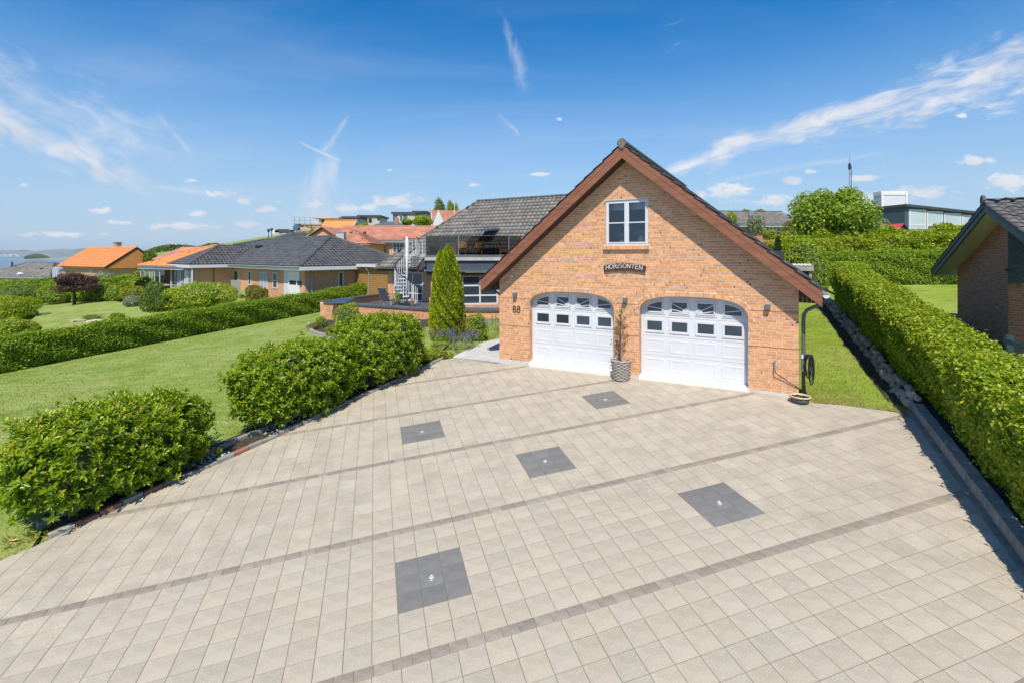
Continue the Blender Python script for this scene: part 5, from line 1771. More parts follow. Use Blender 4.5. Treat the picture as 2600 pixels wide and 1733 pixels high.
def core(parent, c, r, k=.72, m=None):  # solid blob added inside a crown to block light and darken the gaps
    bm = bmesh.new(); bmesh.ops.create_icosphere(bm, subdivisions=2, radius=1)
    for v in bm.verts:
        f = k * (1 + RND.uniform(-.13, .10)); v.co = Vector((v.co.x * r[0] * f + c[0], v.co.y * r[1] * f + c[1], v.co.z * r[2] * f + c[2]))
    me = bpy.data.meshes.new('shade_core'); bm.to_mesh(me); bm.free(); me.materials.append(m or m_core)
    return link(bpy.data.objects.new('shade_core', me), parent)


def bush(name, label, cat, P, rx, ry, h, m, n, size, group=None, lumps=10, aspect=.5, z0=.0, spread=.8, upb=.25, k=.52, corem=None, trunk=True):
    e = empty(name, label, cat, P, 0, group)
    lumps = int(lumps * 1.5); k = k * .86
    c = (0, 0, z0 + (h - z0) * .40); r = (rx, ry, (h - z0) * .60)
    p, nn = lumpy(int(n * 2.0), c, r, lumps, k)
    ok = p[:, 2] > -.05
    leaves('foliage', p[ok], nn[ok], size * .92, m, e, aspect=aspect, spread=spread, upb=upb)
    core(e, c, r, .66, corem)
    if trunk: MB().tube([(0, 0, -.1), (.02, 0, c[2])], [min(.09, rx * .09), .03], 7).build('trunk', m_bark, e, smooth=True)
    return e


def tree(name, label, cat, P, rx, ry, h, z0, m, n, size, group=None, lumps=16, tr=.12, aspect=.55, corem=None, spread=.8):
    """trunk with limbs and a crown of leaf clumps with gaps"""
    e = empty(name, label, cat, P, 0, group)
    c = np.array((0, 0, (h + z0) / 2)); r = np.array((rx, ry, (h - z0) / 2))
    MB().tube([(0, 0, -.2), (.03, .02, z0 * .7), (-.02, .03, z0 + (h - z0) * .3), (.02, 0, z0 + (h - z0) * .6)], [tr * 1.25, tr, tr * .7, tr * .2], 9).build('trunk', m_bark, e, smooth=True)
    lb = MB()
    cl = []
    for i in range(lumps):
        d = unit(R8.normal(size=(1, 3)))[0]; d[2] = d[2] * .9 + .1
        q = c + d * r * R8.uniform(.40, .76)
        cl.append(q)
        lb.tube([(0, 0, z0 + (h - z0) * R8.uniform(.0, .35)), tuple((np.array([0, 0, c[2] * .9]) + q) / 2 + R8.normal(0, .08, 3)), tuple(q)], [tr * .4, tr * .25, tr * .08], 5)
    lb.build('limb', m_bark, e)
    Pp, Nn = [], []
    per = n // lumps
    for q in cl:
        d = unit(R8.normal(size=(per, 3))); rr = r.mean() * R8.uniform(.27, .42)
        Pp.append(q + d * rr * (R8.random((per, 1)) ** .45) * (r / r.mean())); Nn.append(d)
    leaves('crown', np.vstack(Pp), np.vstack(Nn), size, m, e, aspect=aspect, spread=spread, upb=.3)
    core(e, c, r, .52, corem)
    return e


def hedge(name, label, path, w, h, m, dens, size, fn=gr, cat='hedge', lift=0.0, aspect=.6, lean=0.0, round_=.16, wave=.05, faces=('l', 'r', 't'), near=None, upb=.1, seed=0.0, hfun=None):
    """clipped hedge along a path of ground points; leaves over its sides and top, an added dark core inside that blocks light. Path runs along the
    near foot ('l' side is left of travel)"""
    a = Vector(path[0]); e = empty(name, label, cat, (a.x, a.y, float(fn(a.x, a.y))))
    O = np.array(e.location)
    Pp, Nn = [], []
    cm = MB()
    for p, q in zip(path[:-1], path[1:]):
        p, q = np.array(p, float), np.array(q, float); L = np.linalg.norm(q - p); d = (q - p) / L; nl = np.array([-d[1], d[0]])
        for fc in faces:
            A = L * (w + lean if fc == 't' else h)
            n = int(A * dens)
            s = R8.random(n) * L
            if near: # more leaves where they are close to the lens
                pass
            base_ = p[None] + d[None] * s[:, None]
            hh = h if hfun is None else hfun(base_[:, 0], base_[:, 1])
            nz = wave * (np.sin(s * 2.1 + seed + L) + np.sin(s * 5.3 + 1.7 * L) * .5 + np.sin(s * 11.7) * .3)
            if fc == 't':
                v = R8.random(n) * (w + lean) - lean
                ed = np.minimum(v + lean, w - v)
                z = hh - round_ * np.clip(1 - ed / round_, 0, 1) ** 2 + nz + R8.normal(0, .03, n) + R8.exponential(.028, n)
                xy_ = base_ + nl[None] * v[:, None]
                nv = np.stack([np.zeros(n), np.zeros(n), np.ones(n)], 1)
            else:
                z = R8.random(n) ** .9 * hh
                k = -1 if fc == 'r' else 1
                o = (0.0 if fc == 'r' else w) - k * (round_ * np.clip(1 - (hh - z) / round_, 0, 1) ** 2 + .10 * np.clip(1 - z / .35, 0, 1) + np.abs(R8.normal(0, .045, n)) - nz * .8 - .05 * np.sin(z * 7 + s * 3) - (lean if fc == 'r' else 0) * np.clip(z / hh, 0, 1) ** .8 - R8.exponential(.022, n))
                xy_ = base_ + nl[None] * o[:, None]
                nv = np.concatenate([np.tile(nl * k, (n, 1)), np.full((n, 1), .15)], 1)
            zz = fn(xy_[:, 0], xy_[:, 1]) + z + lift
            Pp.append(np.column_stack([xy_, zz])); Nn.append(nv)
        ci = .12 + wave; i0, i1 = ci, w - ci
        hc = (h if hfun is None else float(hfun(np.array([p[0]]), np.array([p[1]]))[0])); hc2 = (h if hfun is None else float(hfun(np.array([q[0]]), np.array([q[1]]))[0]))
        vs = []
        for g_, H_ in ((p + d * .0, hc), (q - d * .0, hc2)):
            for o_, z_ in ((i0 + .08, -.1), (i1 - .08, -.1), (i1, .4), (i1, H_ - ci - .03), (i0, H_ - ci - .03), (i0, .4)):
                t_ = g_ + nl * o_; vs.append((t_[0] - O[0], t_[1] - O[1], float(fn(t_[0], t_[1])) + z_ + lift - O[2]))
        cm.add(vs, [(0, 1, 2, 3, 4, 5), (11, 10, 9, 8, 7, 6)] + [(i, (i + 1) % 6, (i + 1) % 6 + 6, i + 6) for i in range(6)])
    cm.build('shade_core', m_core, e, norm=True)  # added core that keeps the gaps between hedge leaves dark
    P = np.vstack(Pp) - O; N = np.vstack(Nn)
    leaves('foliage', P, N, size, m, e, aspect=aspect, spread=.75, upb=upb)
    return e


# the left beech hedge and the right one
hl = hedge('beech_hedge', 'long low beech hedge between the two lawns on the left', HEDGE_L, .95, 1.30, m_beech, 1250, .085, gr, round_=.2, wave=.045)
Kh = [xy(Vector(p + (0,)) + rside * .44) for p in KERB[::-1]] + [xy(K0 + KN * k + rside * .36) for k in (1.5, 4, 7, 11.2)]
Kh = [p for p in Kh if p[1] > 3.0][::-1]
hr_ = hedge('hedge', 'tall beech hedge with yellow-green top along the right kerb', Kh, .78, 1.60, m_yelgreen, 2500, .070, zp, round_=.20, wave=.075, lean=.36, hfun=lambda x, y: np.interp(y, [4, 7, 11, 20], [1.52, 1.60, 1.68, 1.86]))
# back hedges of the neighbour's garden
bh0, bh1 = gp(2085, 727), gp(2445, 724)
hedge('hedge', 'dark clipped hedge behind the small lawn on the right', [xy(bh0), xy(bh1 + (bh1 - bh0) * .25)], 1.0, 1.62, m_beech, 1100, .085, zp, round_=.12, wave=.03)
b2 = [(17.2 - 1.2, 23.9), (24.5, 26.3)]
b2 = [xy(bh0 + Vector((-1.0, 1.9, 0))), xy(bh1 + (bh1 - bh0) * .3 + Vector((.6, 1.9, 0)))]
hedge('hedge', 'loose taller hedge with yellowish leaves in front of the dark blue house', b2, 1.4, 2.55, m_yelgreen, 1300, .12, zp, round_=.4, wave=.16, upb=.3)
nl_ = [xy(gp(2150, 760)), xy(bh0 + Vector((0, .2, 0))), xy(bh1 + (bh1 - bh0) * .3), (26, 20), (15.6, 16.4), xy(K0 + GN * 5 + rside * 1.9)]
sheet('neighbour_lawn', nl_, m_grass2, .01, zp, 2.0)

# laurels beside the drive: leafy shoots all over a rounded block
lf = MB()
V_, F_, _ = leaf_geo(np.zeros((1, 3)), np.array([[0, 0, 1.]]), 1.0, aspect=.40, spread=0, laurel=True, sizevar=0)


def laurel(name, label, c, ax, lx, ly, h, nsh, nobj, group=None):
    """c on the ground, ax direction of its length, half length lx, half width ly"""
    e = empty(name, label, 'laurel', c, math.atan2(ax[1], ax[0]), group)
    n = nsh
    th = R8.uniform(0, 2 * math.pi, n * 2); ph = np.arcsin(R8.uniform(-.75, 1, n * 2))
    d = np.stack([np.cos(ph) * np.cos(th), np.cos(ph) * np.sin(th), np.sin(ph)], 1)
    q = 3.2
    k = (np.abs(d[:, 0]) ** q + np.abs(d[:, 1]) ** q + np.abs(d[:, 2]) ** q) ** (-1 / q)
    s = d * k[:, None]
    lump = 1 + .06 * np.sin(s[:, 0] * 4.1 * lx + c[0]) * np.sin(s[:, 1] * 5 + 1) + .05 * np.sin(s[:, 0] * 9 * lx + s[:, 2] * 6)
    P = s * np.array([lx, ly, h / 2]) * lump[:, None] * (R8.uniform(.86, 1.02, (n * 2, 1)) + .14 * (R8.random((n * 2, 1)) > .93)) + [0, 0, h / 2 + .06]
    N = unit(np.sign(s) * np.abs(s) ** (q - 1) / np.array([lx, ly, h / 2]))
    ok = P[:, 2] > .10
    P, N = P[ok][:n], N[ok][:n]
    out_ = unit(N * .8 + np.array([0, 0, .75]) + R8.normal(0, .25, P.shape))
    Ps, Ns, Ax, T, Sz = [], [], [], [], []
    age = R8.random(len(P))
    for j in range(9):
        w = j * 2.4 + R8.uniform(0, .6, len(P))
        a1 = unit(np.cross(out_, R8.normal(size=P.shape) * .01 + np.array([.3, .5, .1]))); b1 = np.cross(out_, a1)
        rad_ = a1 * np.cos(w)[:, None] + b1 * np.sin(w)[:, None]
        up_ = np.interp(j, [0, 8], [.05, 1.5])
        axl = unit(rad_ + out_ * up_ + R8.normal(0, .15, P.shape))
        L = (.125 - .006 * j) * R8.uniform(.75, 1.2, len(P))
        Ps.append(P + out_ * (.012 * j - .03) + axl * L[:, None] * .5)
        nn = unit(np.cross(axl, np.cross(out_, axl) + R8.normal(0, .15, P.shape)))
        Ax.append(axl); Ns.append(nn); Sz.append(L)
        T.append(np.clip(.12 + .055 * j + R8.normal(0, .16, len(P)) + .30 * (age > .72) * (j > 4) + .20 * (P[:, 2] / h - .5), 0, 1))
    P, N, A, T, L = np.vstack(Ps), np.vstack(Ns), np.vstack(Ax), np.concatenate(T), np.concatenate(Sz)
    B = np.cross(N, A); L = L[:, None]; Wd = L * .40
    q = [P - A * L * .5, P - A * L * .18 + B * Wd * .45 + N * Wd * .22, P + A * L * .18 + B * Wd * .45 + N * Wd * .22, P + A * L * .52 - N * L * .12,
         P + A * L * .18 - B * Wd * .45 + N * Wd * .22, P - A * L * .18 - B * Wd * .45 + N * Wd * .22]
    V = np.stack(q, 1).reshape(-1, 3); b = np.arange(len(P))[:, None] * 6
    F = np.concatenate([b + np.array([0, 1, 2, 3]), b + np.array([0, 3, 4, 5])])
    if nobj:
        # the outermost leaves that face the drive are objects of their own
        sc = R8.random(len(P)) - 3.0 * (P[:, 1] * -1 / ly + P[:, 2] / h * .6)
        pick = np.argsort(sc)[:nobj * 6]; pick = R8.permutation(pick)[:nobj]
        mes = []
        for t_ in (.25, .5, .7, .9):
            me = bpy.data.meshes.new('leaf'); me.from_pydata([tuple(v) for v in V_], [], [tuple(map(int, f)) for f in F_]); me.materials.append(m_laurel)
            at_ = me.attributes.new('tint', 'FLOAT', 'POINT'); at_.data.foreach_set('value', [t_] * 6); mes.append(me)
        a0, b0, c0 = Vector(V_[3] - V_[0]).normalized(), None, None
        n0 = Vector((V_[1] + V_[5]) / 2 - (V_[0] + V_[3]) / 2); n0 = (n0 - a0 * n0.dot(a0)).normalized()
        R0 = Matrix((a0, n0.cross(a0), n0)).transposed()
        for i in pick:
            o = link(bpy.data.objects.new('leaf', mes[int(min(3, T[i] * 4))]), e)
            R1 = Matrix((Vector(A[i]), Vector(np.cross(N[i], A[i])), Vector(N[i]))).transposed()
            o.matrix_local = Matrix.Translation(P[i]) @ (R1 @ R0.transposed()).to_4x4() @ Matrix.Scale(float(L[i, 0]), 4)
        keep = np.ones(len(P), bool); keep[pick] = False
        kk = np.repeat(keep, 6); idx = np.cumsum(kk) - 1
        F = F[np.concatenate([keep, keep])]; F = idx[F]; V = V[kk]; T = T[keep]
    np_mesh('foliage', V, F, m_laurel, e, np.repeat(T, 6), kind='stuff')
    core(e, (0, 0, h / 2), (lx * 1.12, ly * 1.12, h / 2 * 1.1), .74)
    st = MB()
    for _ in range(16):
        x, y = RND.uniform(-lx * .7, lx * .7), RND.uniform(-ly * .4, ly * .4)
        st.tube([(x, y, -.06), (x * 1.05, y * 1.4, .5)], [.022, .012], 5)
    st.build('stems', m_bark, e)
    return e


ed = Vector((.52, .854, 0))


def lpos(px, py, inn):
    p = gp(px, py); q = p + Vector((-ed.y, ed.x, 0)) * inn; return (q.x, q.y, float(gr(q.x, q.y)))


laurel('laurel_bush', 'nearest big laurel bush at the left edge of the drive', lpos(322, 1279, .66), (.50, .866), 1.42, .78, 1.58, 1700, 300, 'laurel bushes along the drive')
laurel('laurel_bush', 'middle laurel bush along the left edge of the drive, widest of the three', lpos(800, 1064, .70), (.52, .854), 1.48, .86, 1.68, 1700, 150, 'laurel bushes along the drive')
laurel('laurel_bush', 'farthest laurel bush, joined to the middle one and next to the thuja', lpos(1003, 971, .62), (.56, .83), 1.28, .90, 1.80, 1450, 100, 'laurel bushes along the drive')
# silver ground cover, pebbles and dead leaves between the laurels
for (px, py, lb) in ((560, 1160, 'x'),):
    P = []
    for p, d in walk(EDGE[6:8], .012):
        for _ in range(4):
            q = p + Vector((-d.y, d.x)) * RND.uniform(.14, .56); P.append((q.x, q.y, float(gr(q.x, q.y)) + RND.uniform(.02, .10)))
    leaves('silver_ground_cover', np.array(P), np.tile([0, 0, 1.], (len(P), 1)), .045, m_silver, None, spread=1.2, aspect=.3)
pb = MB(); bm = bmesh.new(); bmesh.ops.create_icosphere(bm, subdivisions=1, radius=1); bv = [v.co.copy() for v in bm.verts]; bf = [tuple(v.index for v in f.verts) for f in bm.faces]; bm.free()
for p, d in walk([EDGE[7], EDGE[8]], .02) + walk([EDGE[9], EDGE[10]], .03):
    for _ in range(2):
        q = p + Vector((-d.y, d.x)) * RND.uniform(.12, .6); s = RND.uniform(.012, .03)
        pb.add([(q.x + v.x * s, q.y + v.y * s, float(gr(q.x, q.y)) + .03 + v.z * s * .6) for v in bv], bf)
pb.build('pebbles', m_pebble, None, kind='stuff')
dl = MB()
e = empty('fallen_leaf', 'yellow fallen leaf on the grass in front of the nearest laurel', 'leaf', gp(35, 1372))
MB().add([(-.07, 0, .012), (0, .035, .02), (.09, .0, .03), (0, -.035, .02)], [(0, 1, 2), (0, 2, 3)]).build('blade', m_rattan, e)
P = np.array([(*xy(v), float(gr(v.x, v.y)) + .012) for v in [gp(RND.uniform(20, 190), 0) if False else gp(x_, 1395 - x_ * .28 + RND.uniform(-28, 2)) for x_ in [RND.uniform(10, 190) for _ in range(160)]]])
leaves('leaf_litter', P, np.tile([0, 0, 1.], (len(P), 1)), .05, m_dry, None, spread=.5)

# thuja column
TP = gp(1136, 858); TP.z = float(gr(TP.x, TP.y))
e = empty('thuja', 'tall yellow-green thuja column with two tips beside the terrace', 'thuja', TP)


def spire(P0, H, r0, n):
    z = R8.random(n) ** 1.25 * H
    pr = np.interp(z / H, [0, .08, .25, .5, .75, .92, 1], [.84, .97, 1.0, .86, .60, .32, .03]) * r0
    w = R8.uniform(0, 2 * math.pi, n)
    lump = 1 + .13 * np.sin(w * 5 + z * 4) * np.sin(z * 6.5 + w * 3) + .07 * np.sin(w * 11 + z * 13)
    r = pr * lump * (1 - np.abs(R8.normal(0, .09, n)))
    d = np.stack([np.cos(w), np.sin(w), .25 * np.ones(n)], 1)
    return np.stack([r * np.cos(w), r * np.sin(w), z], 1) + P0, unit(d), lump


P1, N1, l1 = spire(np.array([.02, 0, 0]), 3.66, .68, 15000); P2_, N2_, l2 = spire(np.array([-.27, 0, .4]), 3.05, .42, 7000)
PP, NN = np.vstack([P1, P2_]), np.vstack([N1, N2_])
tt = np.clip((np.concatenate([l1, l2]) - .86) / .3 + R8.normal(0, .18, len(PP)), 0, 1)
n = len(PP); axl = unit(NN * .55 + np.array([0, 0, .9]) + R8.normal(0, .3, PP.shape)); B = unit(np.cross(axl, NN + R8.normal(0, .6, PP.shape)))
L = .085 * R8.uniform(.6, 1.3, (n, 1))
V = np.stack([PP - axl * L * .4, PP + B * L * .3, PP + axl * L * .6, PP - B * L * .3], 1).reshape(-1, 3); b = np.arange(n)[:, None] * 4
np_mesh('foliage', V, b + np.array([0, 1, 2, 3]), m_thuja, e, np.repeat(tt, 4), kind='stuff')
MB().lathe([(.3, .1), (.54, .4), (.52, 1.2), (.36, 2.2), (.05, 3.2)], 12).build('shade_core', m_core, e)  # added dark core behind the thuja sprays
MB().tube([(0, 0, -.1), (0, 0, .5)], .06, 7).build('trunk', m_bark, e)


# flower bed by the path
def flowers(name, label, cat, P, r, h, m, mf, n, nf, spike=True):
    e = empty(name, label, cat, P)
    p, nn = lumpy(n, (0, 0, h * .38), (r, r * .9, h * .45), 6)
    ok = p[:, 2] > 0
    leaves('foliage', p[ok], nn[ok], .055, m, e, aspect=.3, upb=.6)
    st, fl = MB(), []
    for _ in range(nf):
        w = RND.uniform(0, 6.28); q = r * RND.random() ** .5
        b0 = Vector((q * math.cos(w), q * math.sin(w) * .9, h * .4)); t0_ = b0 + Vector((math.cos(w) * q * .5, math.sin(w) * q * .5, h * RND.uniform(.45, .75)))
        st.bar(b0, t0_, .006, .006)
        for k in range(14): fl.append(t0_ + Vector((RND.gauss(0, .014), RND.gauss(0, .014), -k * .017 if spike else RND.gauss(0, .02))))
    st.build('stalks', m_core, e)
    F3 = np.array([tuple(f) for f in fl]); leaves('flower', F3, R8.normal(0, 1, F3.shape), .032, mf, e, spread=1, aspect=.7)
    return e


gq = lambda px, py: Vector((*gp(px, py)[:2], float(gr(*gp(px, py)[:2]))))
flowers('lavender', 'clump of violet catmint in flower by the pale path', 'flowers', gq(1172, 886), .48, .62, m_silver, m_lav, 1400, 60)
flowers('lavender', 'smaller violet flower clump in front of the thuja', 'flowers', gq(1120, 882), .34, .60, m_beech, m_lav, 800, 30)
flowers('lupin', 'dark red lupins between the farthest laurel and the thuja', 'flowers', gq(1100, 880), .18, .66, m_beech, m_pinkfl, 300, 5)
flowers('lupin', 'pink-red lupins behind the violet clump by the path', 'flowers', gq(1190, 862), .26, .72, m_beech, m_pinkfl, 400, 7)
flowers('perennial', 'mauve flower spikes against the left garage wall', 'flowers', gq(1248, 862), .34, .80, m_yelgreen, m_lav, 900, 26)
bush('rose_bush', 'leafy rose bush between the thuja and the garage', 'rose bush', gq(1212, 858), .50, .4, 1.05, m_yelgreen, 1500, .075, lumps=9, spread=1.0)
bush('ground_cover', 'low yellowish spreading plants in front of the violet clump', 'plant', gq(1112, 906), .55, .40, .28, m_yellow, 900, .06, spread=1.1, trunk=False)
bush('ground_cover', 'low green spreading plants at the right end of the laurels', 'plant', gq(1068, 915), .42, .36, .22, m_yelgreen, 700, .06, spread=1.1, trunk=False)
bb = lambda px, py: on_gr(px, py)
bush('shrub', 'bright green shrub against the terrace wall', 'shrub', bb(884, 838), .72, .5, 1.35, m_yelgreen, 2600, .075, lumps=10, spread=1.0)
bush('shrub', 'small dark green shrub at the corner of the terrace wall', 'shrub', bb(815, 834), .30, .28, .62, m_beech, 700, .06, lumps=6)
bush('grass_clump', 'clump of tall pale grass in the raised flower bed', 'grass', bb(858, 846), .75, .35, .42, m_yellow, 1600, .09, lumps=9, aspect=.10, spread=1.1, upb=1.2, trunk=False)
bush('grass_clump', 'brownish dry grass at the left end of the raised flower bed', 'grass', bb(797, 838), .42, .3, .38, m_dry, 900, .09, lumps=7, aspect=.10, spread=1.1, upb=1.2, trunk=False)
bush('grass_clump', 'pale grass in the raised bed beside the bright green shrub', 'grass', bb(920, 850), .6, .35, .5, m_yellow, 1400, .09, lumps=8, aspect=.10, spread=1.1, upb=1.2, trunk=False)

# wicker basket with a thin tree
bp = gp(1577, 962); bp.z = float(zp(bp.x, bp.y))
e = empty('wicker_basket', 'grey wicker basket planter between the garage doors', 'basket', bp)
rows = 12
for k in range(rows):
    z = .02 + k * .50 / rows; r = .215 + .03 * (k / rows)
    pts = [((r + .016 * math.cos(9 * w + math.pi * k)) * math.cos(w), (r + .016 * math.cos(9 * w + math.pi * k)) * math.sin(w), z + .006 * math.sin(5 * w + k)) for w in np.linspace(0, 2 * math.pi, 37)]
    MB().tube(pts, .0225, 6, False).build('withy', m_wicker, e, smooth=True)
mb = MB()
for k in range(18):
    w = 2 * math.pi * k / 18; mb.bar((.20 * math.cos(w), .20 * math.sin(w), 0), (.235 * math.cos(w), .235 * math.sin(w), .52), .018, .018)
mb.build('stakes', m_wicker, e)
MB().tube([(.250 * math.cos(w), .250 * math.sin(w), .525 + .008 * math.sin(8 * w)) for w in np.linspace(0, 2 * math.pi, 37)], .028, 7, False).build('rim', m_wicker, e, smooth=True)
MB().lathe([(.20, .01), (.225, .44), (.01, .45)], 16).build('soil', m_chip, e)
for s in (0, math.pi): MB().tube([(.25 * math.cos(s + .35), .25 * math.sin(s + .35), .52), (.275 * math.cos(s), .275 * math.sin(s), .60), (.25 * math.cos(s - .35), .25 * math.sin(s - .35), .52)], .016, 6).build('handle', m_wicker, e)
e = empty('potted_tree', 'thin sparse tree with reddish dry leaves tied to a stake in the wicker basket', 'tree', bp + Vector((0, 0, .44)))
MB().tube([(.0, 0, -.05), (.01, 0, .5), (.0, 0, 1.0)], [.016, .015, .012], 6).build('stake', m_zinc, e)
sm = MB(); LP, LN = [], []
sm.tube([(-.03, .02, -.05), (-.02, .03, .6), (.0, .02, 1.2), (.02, .0, 1.62)], [.014, .012, .009, .004], 6)
for i in range(42):
    z = RND.uniform(.22, 1.4); w = RND.uniform(0, 6.28); L_ = RND.uniform(.18, .40) * (1.1 - z / 2.6)
    b0 = Vector((-.02 + .01 * z, .02, z)); t_ = b0 + Vector((math.cos(w) * L_ * .75, math.sin(w) * L_ * .55, L_ * .75))
    sm.tube([b0, (b0 + t_) / 2 + Vector((0, 0, .02)), t_], [.006, .004, .002], 4)
    for k in range(8):
        q = b0.lerp(t_, RND.uniform(.25, 1.05)) + Vector([RND.gauss(0, .03) for _ in range(3)]); LP.append(q)
sm.build('stem', m_bark, e)
LP = np.array([tuple(q) for q in LP]); tl = np.clip((LP[:, 2] - .5) / 1.0 + R8.normal(0, .2, len(LP)), 0, 1)
leaves('foliage', LP, R8.normal(0, 1, LP.shape), .062, m_dry, e, spread=1, aspect=.38, tint=tl)
lo_ = bp + Vector((-.30, -.06, 0))
# bowl by the corner
q = gp(2040, 1026)
e = empty('planting_bowl', 'low stoneware bowl of earth with a pale rim by the right garage corner', 'bowl', (q.x, q.y + .12, float(zp(q.x, q.y + .12))))
MB().lathe([(.13, 0), (.17, .02), (.205, .13)], 24).build('bowl', m_slate, e, smooth=True)
MB().lathe([(.205, .125), (.218, .13), (.222, .155), (.205, .165), (.188, .155), (.185, .13)], 24).build('rim', mat('beige_rim', (.52, .44, .33), .6, .1, 8), e, smooth=True)
MB().lathe([(.19, .12), (.01, .125)], 16).build('soil', m_soil, e)
P = R8.normal(0, .07, (110, 3)) * [1.2, 1.2, .12] + [-.02, .02, .135]; leaves('foliage', P, np.tile([0, 0, 1.], (110, 1)), .035, m_dry, e)

# ---------------------------------------------------------------- brick house on the right
NF = Frame((13.37, 12.9, 0), GROT)
nh = empty('neighbour_house', 'brick house with blue trim and dark tiles at the right edge of the photo', 'house', NF.loc, GROT)
NRY, NRZ, NSL, NX0 = -.30, 4.62, .372, -.52
zr = lambda y: NRZ - abs(y - NRY) * NSL
T = Matrix((Vector((0, -1, 0)), Vector((1, 0, 0)), Vector((0, 0, 1)))).transposed().to_4x4()      # wall x runs towards the viewer
T = Matrix.Translation((0, 4.25, 0)) @ T
g0 = float(zp(NF.loc.x, NF.loc.y)) - .5
o = MB()
pr = [(4.25, g0), (0.02, g0), (0.02, zr(0) - .1), (4.25, zr(4.25) - .12)]
wl = MB().prism(pr, lambda p: (.004, p[0], p[1]), lambda p: (.3, p[0], p[1])).build('gable_wall', m_greymortar, nh, norm=True)
ivn = lambda z: [(max(0.0, 4.25 - (NRY + (NRZ - .1 - z) / NSL)), 4.25)] if z > zr(4.25) - .12 else [(0, 4.25)]
nk = lambda b: (NF.w(0, 4.25 - b[0], b[2]) - Vector((0, 0, CAMZ))).length - .9 * b[2]
brick_wall(wl, ivn, .05, 4.5, T, m_redbrick, m_redbrick_t, 200, nk, burnt=.02)
fwl = MB().box(.31, 6, .004, .3, g0, 2.5).box(.02, .31, .004, .019, g0, 2.5).build('front_wall', m_greymortar, nh)
brick_wall(fwl, lambda z: [(0, 6)], .05, 2.42, Matrix(), m_redbrick, m_redbrick_t, 60, lambda b: b[0], burnt=.02)
for k in range(25):
    MB().box(.006 + k * .08, .076 + k * .08, -.012, .05, 2.43, 2.535).build('lintel_brick', m_redbrick, fwl)
for k in range(16):
    z = 2.545 + k * .132
    MB().box(-.004, 6, -.03, .01, z, z + .126).build('cladding_board', m_blue, nh)
MB().box(-.055, .0, -.06, .0, 2.86, 2.93).box(-.055, .09, -.045, -.032, 2.88, 2.91).build('strap_hinge', m_black, nh)
nroof = MB().prism([(5.0, zr(5.0)), (NRY, NRZ), (-5.6, zr(-5.6)), (-5.6, zr(-5.6) - .1), (NRY, NRZ - .1), (5.0, zr(5.0) - .1)], lambda p: (NX0 + .03, p[0], p[1]), lambda p: (6.5, p[0], p[1])).build('roof', m_cream, nh, norm=True)
# cream soffit boards along the overhang, blue bargeboards
for k in range(44):
    y0 = 4.95 - k * .118
    MB().add([(NX0 + .04, y0, zr(y0) - .106), (.0, y0, zr(y0) - .106), (.0, y0 - .110, zr(y0 - .110) - .106), (NX0 + .04, y0 - .110, zr(y0 - .110) - .106),
              (NX0 + .04, y0, zr(y0) - .098), (.0, y0, zr(y0) - .098), (.0, y0 - .110, zr(y0 - .110) - .098), (NX0 + .04, y0 - .110, zr(y0 - .110) - .098)],
             [(0, 1, 2, 3), (4, 7, 6, 5), (0, 4, 5, 1), (1, 5, 6, 2), (2, 6, 7, 3), (3, 7, 4, 0)]).build('soffit_board', m_cream, nroof)
MB().box(NX0 + .04, .02, 4.30, 4.95, zr(5) - .13, zr(5) - .115).build('soffit_end', m_cream, nroof)
for a, b, x0, x1, mm in ((-.17, -.02, NX0 - .02, NX0 + .03, m_bluetrim), (-.02, .10, NX0 - .045, NX0 + .0, m_blue)):
    for ye in (5.0, -5.6):
        q = [(NRY, NRZ + a), (ye, zr(ye) + a), (ye, zr(ye) + b), (NRY, NRZ + b)]
        MB().prism(q, lambda p: (x0, p[0], p[1]), lambda p: (x1, p[0], p[1])).build('bargeboard', mm, nroof, norm=True)
an = math.atan(NSL); cn, s_n = math.cos(an), math.sin(an)
slope_tiles(nroof, (NX0 - .06, -5.7, zr(-5.6) + .07), (1, 0, 0), (0, cn, s_n), 6.6, 5.35 / cn, m_tile, m_tile_t, .30, .345, 150, None, lambda p: p[0] - p[1] * .9, amp=.026)
slope_tiles(nroof, (NX0 - .06, 5.1, zr(5.0) + .07), (1, 0, 0), (0, -cn, s_n), 6.6, 5.4 / cn, m_tile, m_tile_t, .30, .345, 16, None, lambda p: p[0])
ridge_caps(nroof, (NX0 - .05, NRY, NRZ + .14), (6.5, NRY, NRZ + .14), .12, m_tile, .42)
MB().lathe([(.13, 0), (.14, .03), (.13, .06)], 12).build('ridge_end_cap', m_tile, nroof).matrix_local = Matrix.Translation((NX0 - .03, NRY, NRZ + .16)) @ Matrix.Rotation(rad(-90), 4, 'Y')

fp = Vector((11.95, 11.5, 0)); fp.z = float(zp(fp.x, fp.y))
e = empty('fence', 'pale green wooden post and rail fence beside the right brick house', 'fence', fp, GROT)
MB().box(-.065, .065, -.065, .065, -.1, 1.10).build('post', m_palegreen, e, bevel=.008)
MB().box(-.075, .075, -.075, .075, 1.10, 1.13).build('post_cap', m_palegreen, e)
MB().box(-.065, .065, -2.1, -1.97, -.1, 1.05).build('post', m_palegreen, e)
for z in (.42, .72, 1.0):
    MB().box(-.10, -.066, -4.0, .05, z - .05, z + .05).build('rail', m_palegreen, e)
fz = at(2506, 868, 13.2)
e = empty('dustbin', 'grey metal dustbin lid showing between the hedge and the right brick house', 'bin', (fz.x, fz.y, fz.z - .85))
MB().lathe([(.2, 0), (.24, .82), (.24, .83)], 18).build('bin_body', m_steelgrey, e)
MB().lathe([(.26, .83), (.26, .86), (.20, .90), (.03, .92)], 18).build('lid', m_zinc, e, smooth=True)

